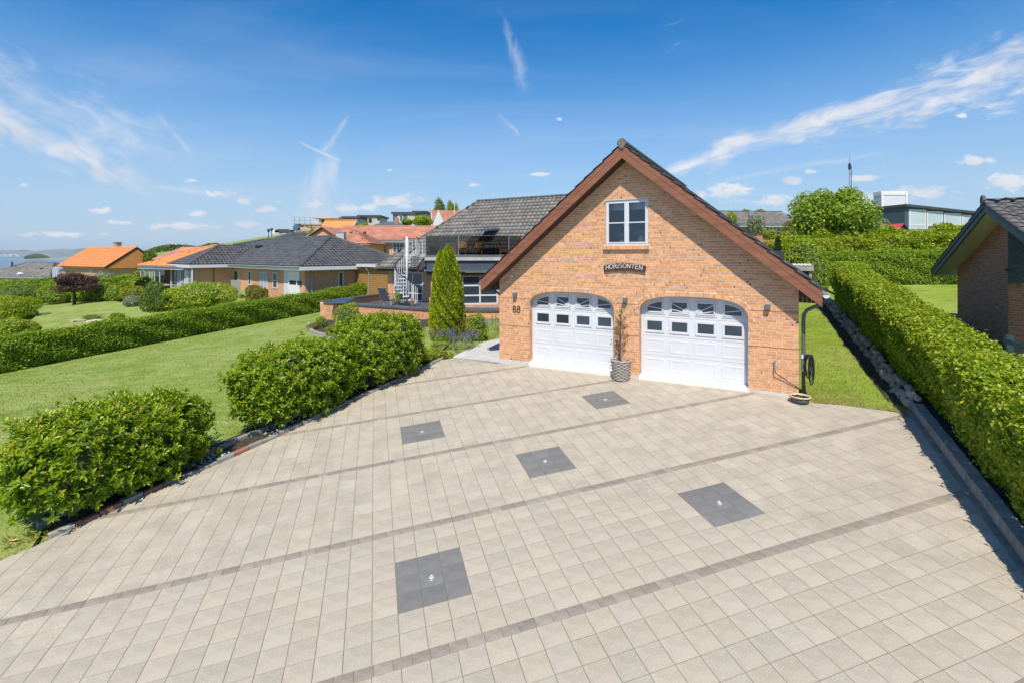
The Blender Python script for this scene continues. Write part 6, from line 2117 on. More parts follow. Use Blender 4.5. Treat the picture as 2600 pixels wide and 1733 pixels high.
# corrugated carport roof behind the garage
cp = at(2040, 676, 22.5)
e = empty('carport', 'small timber carport with translucent corrugated roof behind the garage', 'carport', (cp.x - .4, cp.y, float(zp(cp.x, cp.y))), GROT)
hz_ = cp.z - e.location.z
MB().box(-2.6, .75, -.04, .0, hz_ - .22, hz_).build('fascia', m_palewood, e); MB().box(.71, .75, .0, 2.2, hz_ - .22, hz_).build('fascia', m_palewood, e)
xs = np.linspace(-2.6, .72, 56)
vs = [(x, y, hz_ + .03 + .02 * math.sin(x * 40) + .05 * (y > 1)) for y in (-.06, 2.2) for x in xs]
MB().add(vs, [(i, i + 1, 56 + i + 1, 56 + i) for i in range(55)]).build('corrugated_sheet', m_pvc, e)
for x in (.62, -1.5): MB().box(x - .05, x + .05, .05, .15, -.1, hz_ - .2).build('post', m_palewood, e)
MB().box(-2.5, .6, 2.0, 2.05, -.1, hz_ - .25).build('back_boards', m_brownwood, e)

# garden lamps on the right
def globe_lamp(lb, P, h, m_s, rs=.16, group=None, shade='dome'):
    e = empty('garden_lamp', lb, 'lamp', P, 0, group)
    MB().tube([(0, 0, -.1), (0, 0, h - .2)], .03, 8).build('post', m_s, e)
    if shade == 'dome':
        MB().lathe([(rs, h - .12), (rs, h - .10), (rs * .85, h + .0), (rs * .5, h + .06), (.01, h + .08)], 16).build('shade', m_white, e, smooth=True)
        MB().lathe([(.05, h - .24), (.07, h - .12)], 12).build('lens', m_lens, e)
    else:
        MB().lathe([(rs, h - .22), (rs * 1.02, h - .18), (rs * .62, h - .02), (rs * .55, h), (.01, h + .01)], 18).build('shade', m_white, e)
        MB().lathe([(.06, h - .4), (.10, h - .22)], 12).build('lens', m_lens, e)
    return e


def on_t(px, Y):
    x = (px - CX) / FPX * Y; return Vector((x, Y, float(terr(x, Y))))


for px, py, Y, lb in ((2000, 617, 31, 'dark post garden lamp with white dome beyond the garage roof'), (2031, 641, 27, 'shorter garden lamp half hidden in the hedge behind the carport')):
    p = at(px, py, Y); gz0 = float(terr(p.x, p.y)); globe_lamp(lb, (p.x, p.y, min(gz0, p.z - 1.0)), p.z - min(gz0, p.z - 1.0), m_black, .14, 'garden lamps behind the garage')

# big tree and its neighbours on the right
p = on_t(2112, 28.0)
tree('tree', 'big round green tree standing behind the right hedges', 'tree', p, 2.35, 2.2, at(0, 462, 28).z - p.z, .9, m_treeleaf, 30000, .19, lumps=44, tr=.16)


def bg(name, label, cat, px0, px1, py0, Y, m, n, size, base=None, group=None, depth=.8, **kw):
    """shrub that fills the photo columns px0..px1 with its top at row py0, standing at distance Y"""
    c = on_t((px0 + px1) / 2, Y); w = (px1 - px0) / 2 / FPX * Y
    top = at(0, py0, Y).z; zb = c.z if base is None else at(0, base, Y).z
    c.z = zb - .05
    return bush(name, label, cat, c, w, w * depth, max(.3, top - zb), m, n, size, group, **kw)


bg('shrub', 'feathery grey-green shrub to the right of the big tree', 'shrub', 2205, 2275, 545, 30, m_silver, 1800, .13, lumps=12)
bg('shrub', 'tall loose green shrubs under the left side of the big tree', 'shrub', 1985, 2100, 596, 26, m_yelgreen, 2600, .13, base=690, lumps=12)
bg('shrub', 'yellow-green shrub rising above the far garage eave', 'shrub', 1975, 2040, 575, 33, m_yelgreen, 1500, .13, base=660, lumps=10)
bg('shrub', 'reddish-leaved shrub beside the brick house windows', 'shrub', 1990, 2045, 545, 40, m_redyel, 1200, .15, base=610, lumps=10)
bg('shrub', 'grey-green weeping shrub in front of the distant dark roof', 'shrub', 1893, 1943, 540, 44, m_silver, 1500, .16, base=596, lumps=10)
bg('shrub', 'light tree crown just above the garage rake', 'shrub', 1843, 1872, 534, 48, m_yelgreen, 700, .17, base=580, lumps=8)
bg('shrub', 'small rounded bush at the foot of the brick house windows', 'shrub', 1934, 1972, 578, 41, m_yelgreen, 800, .13, base=606, lumps=8)
bg('shrub', 'dark green shrub between the garden lamps', 'shrub', 2020, 2110, 632, 24.5, m_beech, 2600, .10, base=735, lumps=12)
bg('shrub', 'pale grassy plant at the foot of the dark lamp post', 'shrub', 2002, 2022, 636, 29.5, m_silver, 300, .10, base=668, lumps=6)
a, b = on_t(1930, 38), on_t(1980, 36)
hedge('hedge', 'small clipped bright hedge beside the far gravel path', [xy(a), xy(b)], 1.0, 1.3, m_yelgreen, 500, .12, terr, round_=.12)
pth = [xy(on_t(1925, 34.2)), xy(on_t(1985, 34.2)), xy(on_t(1985, 33.0)), xy(on_t(1925, 33.0))]
sheet('gravel_path', pth, m_sand, .03, terr, 4)

# dark blue house on the right skyline
BFx = Frame(on_t(2298, 46), rad(14)); bl_ = BFx.loc
bh = empty('blue_house', 'dark blue boarded house with tall white-framed windows behind the right hedges', 'house', bl_, BFx.rz)
zt_ = at(0, 519, 46).z - bl_.z
L_ = 9.5; dropz = .55
pr = [(0, -1), (L_, -1), (L_, zt_ - .22 - dropz), (0, zt_ - .22)]
bwl = MB().prism(pr, lambda p: (p[0], .05, p[1]), lambda p: (p[0], .3, p[1])).build('front_wall', m_blue, bh, norm=True)
MB().prism([(-.15, zt_ - .24), (L_ + .2, zt_ - .24 - dropz), (L_ + .2, zt_ - dropz), (-.15, zt_)], lambda p: (p[0], -.25, p[1]), lambda p: (p[0], 6.5, p[1])).build('roof', m_darkroof, bh, norm=True)
for k in range(22):
    z = zt_ - .34 - k * .17
    MB().box(-.02, .0, .05, 6.3, z, z + .155).build('cladding_board', m_blue, bh)
MB().box(.0, .05, .05, 6.2, -1, zt_ - .25).build('side_wall', m_blue, bh)
zc = BFx.zrow(607, 3, .04)
for k, (p0, p1) in enumerate(((2307, 2350), (2352, 2393), (2396, 2439), (2441, 2482))):
    x0, x1 = BFx.hit(p0, .04), BFx.hit(p1, .04)
    ztop = zt_ - .32 - dropz * x1 / L_
    w_ = window(bh, Matrix.Translation((0, .04, 0)), x0, x1, BFx.zrow(594, x0, .04), ztop, 1, 2, fm=m_white, pm=m_pane, w=.16, rowf=(0, .36, 1))
    kids = [c for c in w_.children]
    kids[-1].data.materials[0] = m_lightpane
    if k == 0: kids[0].data.materials[0] = m_lightpane
c0 = at(2228, 484, 49)
e = empty('chimney_block', 'broad white-painted chimney block rising behind the dark blue house', 'chimney', on_t(2262, 50))
zt2 = at(0, 486, 50).z - e.location.z
MB().box(-1.35, 1.35, -.4, .6, 0, zt2 - .45).build('wall', m_white, e)
MB().box(-1.35, -1.15, -.5, -.4, 0, zt2 - .1).box(1.15, 1.35, -.5, -.4, 0, zt2 - .1).box(-1.38, 1.38, -.45, .62, zt2 - .45, zt2 - .05).build('cap', m_offwhite, e)
e = empty('playhouse', 'wooden playhouse with a red roof in front of the dark blue house', 'playhouse', on_t(2291, 36), rad(20))
zz = at(0, 568, 36).z - e.location.z
MB().prism([(-.5, 0), (.5, 0), (.5, zz - .38), (0, zz - .05), (-.5, zz - .38)], lambda p: (p[0], 0, p[1]), lambda p: (p[0], 1.2, p[1])).build('wall', m_brownwood, e, norm=True)
for s in (-1, 1):
    MB().prism([(0, zz), (s * .66, zz - .45), (s * .66, zz - .52), (0, zz - .07)], lambda p: (p[0], -.1, p[1]), lambda p: (p[0], 1.3, p[1])).build('roof', m_redpaint if s < 0 else m_brownwood, e, norm=True)
e = empty('glass_fence', 'low glass wind screen above the hedge in front of the dark blue house', 'fence', on_t(2212, 33), 0)
zt3 = at(0, 584, 33).z - e.location.z
for k in range(4):
    tquad(Matrix(), k * 1.05, k * 1.05 + 1.0, .006, .6, zt3).build('glass_sheet', m_clear, e); MB().box(k * 1.05 - .03, k * 1.05, -.02, .03, 0, zt3).build('post', m_black, e)
MB().box(0, 4.2, -.02, .03, zt3, zt3 + .04).build('rail', m_steelgrey, e)
e = empty('antenna_mast', 'thin lattice antenna mast above the big tree', 'mast', on_t(2157, 110))
zt4 = at(0, 398, 110).z - e.location.z
mb = MB()
for w in (90, 210, 330): mb.bar((.16 * math.cos(rad(w)), .16 * math.sin(rad(w)), 0), (.08 * math.cos(rad(w)), .08 * math.sin(rad(w)), zt4 - 1.5), .05, .05)
for k in range(40): mb.bar((-.14, -.05, zt4 - 1.5 - k * .5), (.14, -.05, zt4 - 1.75 - k * .5), .03, .03)
mb.build('lattice', m_steelgrey, e)
MB().bar((0, 0, zt4 - 2), (0, 0, zt4), .05, .05).box(-.25, .25, -.1, .1, zt4 - 3.0, zt4 - 1.6).box(.4, .46, -.05, .05, zt4 - 7, zt4 - 2).box(.1, .46, -.03, .03, zt4 - 4, zt4 - 3.9).build('antenna', m_black, e)


# ---------------------------------------------------------------- a general small house
def small_house(name, label, F, L, D, ze, rise, wm, rm, kind='hip', ov=.5, hipl=True, hipr=True, tiles=None, wins=(), chimney=None, fascia=None, flat=.35, tn=5, ridgem=None, g0=-2.0, cat='house', ridgey=False):
    """eaves rectangle x 0..L, y 0..D in frame F; windows given in photo columns and rows"""
    e = empty(name, label, cat, F.loc, F.rz)
    w = MB().box(ov, L - ov, ov, D - ov, g0, ze - .02)
    if kind == 'gable':
        for x in (ov, L - ov - .2):
            w.prism([(ov, ze - .03), (D - ov, ze - .03), (D / 2, ze + rise - .18)], lambda p: (x, p[0], p[1]), lambda p: (x + .2, p[0], p[1]))
    wo = w.build('wall', wm, e, norm=True)
    if kind == 'flat':
        ro = MB().box(0, L, 0, D, ze, ze + flat).build('roof', rm, e)
    elif kind == 'hip':
        ro = hip_roof(e, 0, L, 0, D, ze, rise, rm, hipl, hipr)
    else:
        ro = hip_roof(e, 0, L, 0, D, ze, rise, rm, False, False)
    if kind != 'flat':
        a = math.atan(rise / (D / 2)); c, s = math.cos(a), math.sin(a)
        if tiles:
            tw_, tg_ = tiles[2:] if len(tiles) > 2 else (.3, .345)
            acc = lambda x, y: (x > y * c - .05 or kind == 'gable' or not hipl) and (x < L - y * c + .05 or kind == 'gable' or not hipr)
            slope_tiles(ro, (0, -.05, ze + .04), (1, 0, 0), (0, c, s), L, D / 2 / c, tiles[0], tiles[1], tw_, tg_, 0, acc, n=tn)
            if kind == 'hip':
                ac2 = lambda x, y: min(x, D - x) > y * c - .05
                if hipr: slope_tiles(ro, (L + .05, 0, ze + .04), (0, 1, 0), (-c, 0, s), D, D / 2 / c, tiles[0], tiles[1], tw_, tg_, 0, ac2, n=tn)
                if hipl: slope_tiles(ro, (-.05, D, ze + .04), (0, -1, 0), (c, 0, s), D, D / 2 / c, tiles[0], tiles[1], tw_, tg_, 0, ac2, n=tn)
        if ridgem:
            r = D / 2
            x0 = r if (kind == 'hip' and hipl) else 0; x1 = L - r if (kind == 'hip' and hipr) else L
            ridge_caps(ro, (x0, r, ze + rise + .10), (x1, r, ze + rise + .10), .12, ridgem, .5)
            if kind == 'hip' and hipr: ridge_caps(ro, (L, 0, ze + .1), (L - r, r, ze + rise + .10), .12, ridgem, .5); ridge_caps(ro, (L, D, ze + .1), (L - r, r, ze + rise + .10), .12, ridgem, .5)
            if kind == 'hip' and hipl: ridge_caps(ro, (0, 0, ze + .1), (r, r, ze + rise + .10), .12, ridgem, .5)
    if fascia and kind != 'flat':
        MB().box(-.02, L + .02, -.05, .0, ze - .26, ze - .0).build('fascia', fascia, e); MB().box(L, L + .05, -.02, D, ze - .26, ze).build('fascia', fascia, e)
        MB().box(.0, L, .0, ov, ze - .27, ze - .24).build('soffit', fascia, e)
        gutter(e, (-.02, -.11, ze - .02), (L + .02, -.11, ze - .02), .06, m_zinc)
    for q in wins:
        side_, a0, a1, r0, r1, cols, rows = q[:7]; pm = q[7] if len(q) > 7 else m_pane; fm = q[8] if len(q) > 8 else m_white
        if side_ == 'f':
            x0, x1 = F.hit(a0, ov), F.hit(a1, ov); z1, z0 = F.zrow(r0, (x0 + x1) / 2, ov), F.zrow(r1, (x0 + x1) / 2, ov)
            T = Matrix.Translation((0, ov + .01, 0))
            window(e, T, x0, x1, z0, z1, cols, rows, fm, pm, w=.09, dep=.06)
        else:
            y0, y1 = F.hity(a0, L - ov), F.hity(a1, L - ov); z1, z0 = F.zrow(r0, L - ov, (y0 + y1) / 2), F.zrow(r1, L - ov, (y0 + y1) / 2)
            T = Matrix.Translation((L - ov - .01, 0, 0)) @ Matrix((Vector((0, 1, 0)), Vector((-1, 0, 0)), Vector((0, 0, 1)))).transposed().to_4x4()
            window(e, T, y0, y1, z0, z1, cols, rows, fm, pm, w=.09, dep=.06)
    if chimney:
        cx_, cy_, w_, h0, h1, cm = chimney
        ch = MB().box(cx_ - w_, cx_ + w_, cy_ - w_ * .7, cy_ + w_ * .7, h0, h1).build('chimney', cm, ro)
        MB().box(cx_ - w_ - .06, cx_ + w_ + .06, cy_ - w_ * .7 - .06, cy_ + w_ * .7 + .06, h1, h1 + .12).build('chimney_cap', m_burnt, ch)
    return e, ro, wo


def fr(px, py, Y, rz, zbase=None):
    p = at(px, py, Y); return p


# long house with dark roof beyond the left hedge
AZ = math.atan2(-.655, .755)
AF0 = Frame((-14.6, 33.0, 0), AZ)
o_ = AF0.w(-23, 0, 0); AF = Frame((o_.x, o_.y, 0), AZ)
ha, hro, _ = small_house('bungalow', 'long low brick bungalow with dark grey tiled hip roof behind the left hedge', AF, 23, 9.76, 2.49, 2.32, m_fbrick, m_darkroof, 'hip', .6, True, True, (m_tile, m_tile_t), fascia=m_white, ridgem=m_tile, tn=6, g0=-1.5,
    wins=[('f', 594, 606, 686, 722, 1, 1), ('f', 631, 638, 688, 724, 1, 1), ('f', 661, 680, 690, 738, 2, 2, m_lightpane), ('f', 693, 705, 692, 733, 1, 2), ('r', 858, 872, 690, 735, 1, 1)])
# its white garage door in a recess near the corner
x0, x1 = AF.hit(722, .6), AF.hit(763, .6)
zb_ = -1.2; zt5 = AF.zrow(688, x0, .6)
MB().box(x0, x1, .56, .62, zb_, zt5 + .12).build('door_surround', m_white, ha)
xd0 = AF.hit(732, .5)
gd = MB().box(xd0, x1, .5, .56, zb_, zt5).build('garage_door', m_offwhite, ha)
for p0, p1 in ((735, 752), (755, 763)):
    MB().box(AF.hit(p0, .5), AF.hit(p1, .5), .48, .5, AF.zrow(724, x1, .5), AF.zrow(714, x1, .5)).build('pane', m_pane, gd)
yb = AF.hity(791, 22.4); MB().tube([(22.95, yb, 2.4), (22.8, yb, 2.25), (22.48, yb, 2.0), (22.46, yb, -1)], .05, 8).build('downpipe', m_zinc, ha)
for dx_ in (0, .55):
    sx, sy = AF.hit(658, 3.1) + dx_, 3.0
    MB().box(sx - .17, sx + .17, sy - .2, sy + .15, 2.49 + sy * .475, 2.49 + sy * .475 + .30).build('roof_vent', m_black, hro)
WF_o = AF0.w(-19.6, -3.0, 0)
# wing in front of the bungalow: ridge runs back into the main roof
wing = MB()
X0, X1, Y0_, Yr, Yb = 23 - 19.6, 23 - 13.4, -3.0, .1, 3.2
wv = [(X0, Y0_, 2.49), (X1, Y0_, 2.49), (X1, Yb, 2.49), (X0, Yb, 2.49), ((X0 + X1) / 2, Yr, 4.11), ((X0 + X1) / 2, 3.45, 4.11)]
wing.add(wv, [(0, 1, 4), (1, 2, 5, 4), (3, 0, 4, 5)]); wro = wing.build('wing_roof', m_darkroof, ha)
aw = math.atan(1.62 / 3.1); cw, sw = math.cos(aw), math.sin(aw)
slope_tiles(wro, (X1 + .05, Y0_, 2.53), (0, 1, 0), (-cw, 0, sw), 6.4, 3.1 / cw, m_tile, m_tile_t, .30, .345, 0, lambda x, y: x > y * cw - .05 and x < 3.0 + y * cw * 1.1, n=6)
slope_tiles(wro, (X0, Y0_ - .05, 2.53), (1, 0, 0), (0, cw, sw), 6.2, 3.1 / cw, m_tile, m_tile_t, .30, .345, 0, lambda x, y: min(x, 6.2 - x) > y * cw - .05, n=6)
ridge_caps(wro, (X1, Y0_, 2.58), ((X0 + X1) / 2, Yr, 4.2), .12, m_tile, .5); ridge_caps(wro, ((X0 + X1) / 2, Yr, 4.2), ((X0 + X1) / 2, 3.4, 4.2), .12, m_tile, .5)
MB().box(X0, X1, Y0_ - .05, Y0_, 2.23, 2.49).box(X1, X1 + .05, Y0_, .0, 2.23, 2.49).build('fascia', m_white, ha)
MB().box(X1 - .8, X1 - .6, Y0_ + .6, .6, -1.5, 2.25).box(X0, X1 - .6, Y0_ + 1.9, Y0_ + 2.1, -1.5, 2.25).build('wing_wall', m_fbrick, ha)
for k in range(5):      # glazed porch of the wing
    xa = X0 + .2 + k * 1.02
    window(ha, Matrix.Translation((0, Y0_ + .5, 0)), xa, xa + 1.0, -.4, 2.2, 2, 2, pm=m_lightpane if k % 2 else m_pane, w=.08, name='porch_window')
for x in (X0 + .05, X1 - .15): MB().box(x, x + .12, Y0_ + .2, Y0_ + .32, -1, 2.25).build('porch_post', m_white, ha)
# carport and timber shed at its right end
e = empty('timber_shed', 'oiled timber shed with flat white-edged roof beside our house', 'shed', AF0.w(-.55, 4.6, 0), AZ)
SF = Frame(AF0.w(-.55, 4.6, 0), AZ)
for k in range(20):
    MB().box(.0, 4.2, -.03 + .0, .0, -.6 + k * .15, -.6 + k * .15 + .135).build('cladding_board', m_timber, e)
    MB().box(.0 - .02, .0, .0, 4.2, -.6 + k * .15, -.6 + k * .15 + .135).build('cladding_board', m_timber, e)
MB().box(.02, 4.2, .02, 4.0, -.6, 2.36).build('core_wall', m_brownwood, e)
MB().box(-.5, 5.0, -.35, 4.5, 2.42, 2.62).build('roof_edge', m_white, e); MB().box(-.45, 4.95, -.3, 4.45, 2.60, 2.64).build('roof', m_zinc, e)
MB().tube([(1.9, -.38, 2.45), (1.9, -.25, 2.2), (1.9, -.08, 2.05), (1.9, -.08, -.5)], .05, 8).build('downpipe', m_zinc, e)

# orange-roofed gable house near the water
BY = 70.0
e2 = at(266, 680, BY)
BFr = Frame((e2.x - GD.x * 17.3, e2.y - GD.y * 17.3, 0), GROT)
hb, rob, _ = small_house('bungalow', 'tan brick house with plain orange gable roof and chimney, in front of the water', BFr, 17.3, 8.06, e2.z, 3.03, m_ftan, m_orange, 'gable', .5, tiles=None, fascia=None, g0=-4, ridgem=m_orange,
    chimney=(17.3 - 7.4, 4.4, .50, e2.z + 2, at(0, 617, 76).z, m_ftan), wins=[('f', 150, 160, 684, 695, 2, 1), ('f', 228, 234, 685, 692, 1, 1)])
for k in range(2):
    yy_ = (0, 8.06)[k]
    MB().bar((17.32, yy_, e2.z - .1), (17.32, 4.03, e2.z + 2.93), .05, .28).build('bargeboard', m_brownwood, rob)
slope_tiles(rob, (0, -.1, e2.z + .05), (1, 0, 0), (0, .8, .6), 17.3, 5.0, m_orange, m_orange, .6, .42, 0, None, n=3, amp=.012)

# hipped orange roofs and glazed veranda between the two
cY = 46.0
c0 = at(351, 675, cY)
CF = Frame((c0.x, c0.y, 0), rad(-33))
hc, roc, _ = small_house('bungalow', 'brick house with bright orange hip roof and glazed veranda left of the bungalow wing', CF, 9.5, 7.0, c0.z, 1.40, m_fred, m_orange, 'hip', .9, tiles=(m_orange, m_orange, .45, .40), fascia=m_white, ridgem=m_orange, g0=-4, tn=4)
for k in range(5):
    x0 = .15 + k * 1.05
    MB().box(x0, x0 + .08, .1, .18, -2, c0.z - .2).build('veranda_post', m_white, hc)
    tquad(Matrix(), x0 + .08, x0 + 1.05, .135, -1, c0.z - .25).build('veranda_glass', m_clear, hc)
cc = at(474, 640, 60); CF2 = Frame((cc.x, cc.y - 1, 0), rad(-33))
small_house('bungalow', 'house with orange roof half hidden behind the dark roof wing', CF2, 7, 5, cc.z, .75, m_fred, m_orange, 'hip', .6, tiles=None, ridgem=m_orange, g0=-4)
cc = at(385, 652, 66); CF3 = Frame((cc.x, cc.y, 0), rad(-25))
small_house('bungalow', 'house with weathered pink-red roof beyond the veranda house', CF3, 9, 8, cc.z - .3, 1.7, m_fred, m_red, 'gable', .5, tiles=None, g0=-5)
# dark-roofed houses at the lower left
kY = 84.0; k0 = at(-60, 702, kY)
KF = Frame((k0.x, k0.y, 0), rad(-6))
hk, rok, _ = small_house('bungalow', 'low house with brown-grey hip roof at the left edge before the water', KF, 14.6, 9.0, k0.z, 2.3, m_ftan, m_tile2, 'hip', .5, tiles=(m_tile2, m_tile2_t, .45, .45), fascia=m_white, ridgem=m_tile, g0=-4, tn=4)
MB().tube([(3.2, 3, k0.z), (3.2, 3, k0.z + 2.5)], .13, 8).build('flue', m_black, rok)
MB().box(9.8, 10.2, 2.2, 2.5, k0.z + .9, k0.z + 1.4).build('roof_vent', m_black, rok)
cc = at(12, 676, 95); small_house('bungalow', 'far house with a terracotta roof just above the brown-grey roof at the left edge', Frame((cc.x, cc.y, 0), rad(-10)), 3.6, 6, cc.z - .2, .9, m_ftan, m_red, 'hip', .3, g0=-6)
e = empty('greenhouse', 'white-framed glass greenhouse left of the orange gable house', 'greenhouse', (*at(133, 0, 62)[:2], float(at(0, 700, 62).z)), 0)
MB().box(0, .8, 0, .05, -1, .9).build('glass_wall', m_lightpane, e)
for k in range(4): MB().bar((k * .27, -.02, -1), (k * .27 + (.2 if k < 3 else 0), -.02, .9), .06, .04).build('glazing_bar', m_white, e)
MB().prism([(-.1, .9), (.4, 1.15), (.9, .9)], lambda p: (p[0], -.05, p[1]), lambda p: (p[0], .6, p[1])).build('roof', m_lightpane, e, norm=True)

# red-roofed brick house behind the bungalow
dY = 62.0; d0 = at(1031, 610, dY)
DF = Frame((d0.x - 9.8, d0.y + .4, 0), rad(2))
hd, rod, _ = small_house('brick_house', 'long brick house with weathered red tile roof behind the bungalow', DF, 18, 9.0, d0.z, 2.05, m_fbrick, m_red, 'gable', .6, tiles=(m_red, m_red, .5, .40), fascia=m_white, ridgem=m_red, g0=-3, tn=4,
    wins=[('f', 962, 982, 616, 645, 2, 2, m_paneblue), ('f', 997, 1033, 616, 642, 4, 2)])
dw = at(860, 603, 57)
D2 = Frame((at(776, 604, 56).x, 56, 0), rad(-20))
x_ = (at(862, 604, 56).x - at(776, 604, 56).x)
e = hd
gl_ = MB(); gz1 = at(0, 604, 56).z; gz2 = at(0, 577, 56).z
ga_, gb_, gc_ = at(776, 604, 56), at(862, 604, 56), at(818, 576, 56)
wf = Frame((ga_.x, 56, 0), rad(-2)); WL_ = gb_.x - ga_.x
e3 = empty('brick_house', 'brick gable wing with red tile roof left of the grey chimney stub', 'house', wf.loc, wf.rz)
MB().prism([(.15, -3), (WL_ - .15, -3), (WL_ - .15, gz1), (WL_ / 2, gz2 - .15), (.15, gz1)], lambda p: (p[0], 0.1, p[1]), lambda p: (p[0], 8, p[1])).build('wall', m_fbrick, e3, norm=True)
for s in (0, 1):
    q = [(WL_ / 2, gz2 - .02), ((WL_ + .1) if s else -.1, gz1 - .08), ((WL_ + .1) if s else -.1, gz1 + .06), (WL_ / 2, gz2 + .12)]
    MB().prism(q, lambda p: (p[0], -.25, p[1]), lambda p: (p[0], 8, p[1])).build('roof', m_red, e3, norm=True)
rr_ = Frame((gc_.x - 1.2, 57.5, 0), rad(-3))
cz0 = at(0, 604, 57).z
e4, ro4, _ = small_house('brick_house', 'red-roofed middle part with small roof vents, right of the brick gable', Frame((gc_.x - 1.0, 57.0, 0), rad(-4)), 6.4, 8, at(0, 620, 57).z, 2.0, m_fbrick, m_red, 'hip', .5, tiles=(m_red, m_red, .5, .40), ridgem=m_red, g0=-3, tn=4, hipl=False)
for k in range(3): MB().box(1.2 + k * 1.7, 1.5 + k * 1.7, 2.6, 2.9, at(0, 620, 57).z + 1.3, at(0, 620, 57).z + 1.6).build('roof_vent', m_brownwood, ro4)
e = empty('chimney_stub', 'pale grey rendered chimney in front of the red tile roofs', 'chimney', (*at(866, 0, 44.5)[:2], 3.0))
MB().box(-.36, .36, -.3, .3, 0, at(0, 592, 44.5).z - 3).build('stack', m_concretewall, e); MB().box(-.40, .40, -.34, .34, at(0, 592, 44.5).z - 3, at(0, 592, 44.5).z - 2.93).build('cap', m_zinc, e)

# bright orange roof with white gable
oY = 88.0; o0 = at(806, 580, oY)
OF = Frame((o0.x, o0.y, 0), rad(-6))
ho, roo, _ = small_house('brick_house', 'house with bright orange roof and white gable end on the slope', OF, (at(893, 0, oY).x - o0.x), 5.6, o0.z - .6, 2.2, m_white, m_orange, 'gable', .3, ridgem=m_orange, g0=-1)
MB().bar(((at(893, 0, oY).x - o0.x) + .02, 0, o0.z - .75), ((at(893, 0, oY).x - o0.x) + .02, 2.8, o0.z + 1.45), .08, .35).bar(((at(893, 0, oY).x - o0.x) + .02, 5.6, o0.z - .75), ((at(893, 0, oY).x - o0.x) + .02, 2.8, o0.z + 1.45), .08, .35).build('bargeboard', m_white, roo)
# dark hip roofs
fY = 72.0; f0 = at(668, 612, fY)
small_house('bungalow', 'house with smooth dark hip roof beyond the bungalow ridge', Frame((f0.x, f0.y, 0), rad(-8)), 7.6, 6, f0.z, 1.35, m_concretewall, m_darkroof, 'hip', .4, g0=-3, ridgem=m_tile)
f0 = at(590, 620, 66); small_house('bungalow', 'low dark roof left of the smooth dark hip roof, mostly hidden', Frame((f0.x, f0.y, 0), rad(-12)), 7, 6, f0.z, .9, m_concretewall, m_darkroof, 'hip', .4, g0=-3)
f0 = at(940, 572, 92); _, rg, _ = small_house('bungalow', 'grey hip-roofed house with a brick chimney below the modern villas', Frame((f0.x, f0.y, 0), rad(-3)), 6.8, 5, f0.z - .1, .95, m_concretewall, m_steelgrey, 'hip', .4, g0=-1)
MB().box(4.5, 5.1, 1.0, 1.5, f0.z, f0.z + 1.45).build('chimney', m_fred, rg)
# modern villas on the skyline
gY = 125.0
for (lb, px0, px1, pt, pb, Y, ww, col) in (
        ('modern flat-roofed villa with blue glazing left of the grey one on the skyline', 866, 914, 549, 566, gY, [('f', 880, 912, 553, 566, 4, 1, m_paneblue, m_black)], m_concretewall),
        ('modern pale concrete villa with dark roof edge on the skyline', 906, 966, 546, 566, gY + 6, [('f', 936, 944, 556, 566, 1, 1, m_pane, m_black), ('f', 958, 965, 553, 560, 2, 1, m_pane, m_black)], m_concretewall),
        ('modern grey villa with tall windows right of the brick chimney on the skyline', 993, 1056, 538, 562, gY - 10, [('f', 998, 1008, 547, 561, 2, 1, m_paneblue, m_black), ('f', 1016, 1021, 549, 561, 1, 1, m_paneblue, m_black), ('f', 1024, 1034, 546, 558, 2, 1, m_paneblue, m_black)], m_concretewall),
        ('modern flat villa with dark upper storey behind the green bush on the skyline', 1046, 1084, 535, 560, gY + 2, [('f', 1050, 1060, 545, 552, 2, 1, m_paneblue, m_black)], m_steelgrey)):
    p = at(px0, pt, Y); q = at(px1, pt, Y)
    F = Frame((p.x, Y, 0), 0)
    h_, r_o, w_o = small_house('villa', lb, F, q.x - p.x, 9, p.z - .55, 0, col, m_darkroof, 'flat', .35, wins=ww, g0=at(0, pb + 14, Y).z, flat=.5)
# villa under construction with scaffolding
p = at(800, 556, 122); q = at(862, 556, 122)
F = Frame((p.x, 122, 0), 0); L5 = q.x - p.x
e = empty('unfinished_villa', 'villa under construction with scaffolding at the left end of the skyline houses', 'building site', F.loc)
zb5, zt6 = at(0, 583, 122).z, at(0, 552, 122).z
MB().box(1.0, L5, 0, 7, zb5, zt6 - .3).build('wall', m_tan, e); MB().box(-.6, L5 + .1, -.6, 7.4, zt6 - .35, zt6).build('roof_slab', m_sand, e)
MB().box(-3.5, L5 - 1.5, -3, 0, zb5 - 1, zb5 + 1.0).build('lower_wall', m_tan, e); MB().box(-3.8, L5 - 1.2, -3.2, .2, zb5 + 1.0, zb5 + 1.25).build('lower_slab', m_sand, e)
for px in (820, 843): x_ = at(px, 0, 122).x - p.x; MB().box(x_ - .3, x_ + .3, -.05, 0, zt6 - 1.6, zt6 - .6).build('window_opening', m_wall_in, e)
for k in range(4): MB().box(-3 + k * 1.0, -2.6 + k * 1.0, -3.05, -3.0, zb5 - .6, zb5 + .7).build('window_opening', m_wall_in, e)
sc = MB()
for k in range(4): sc.bar((-3.6 + k * 1.3, -3.6, zb5 - 1), (-3.6 + k * 1.3, -3.6, zt6 - .4), .09, .09)
for k in range(4): sc.bar((-4.2, -3.6, zb5 + .4 + k * .8), (1.4, -3.6, zb5 + .4 + k * .8), .09, .09)
sc.build('scaffolding', m_zinc, e)
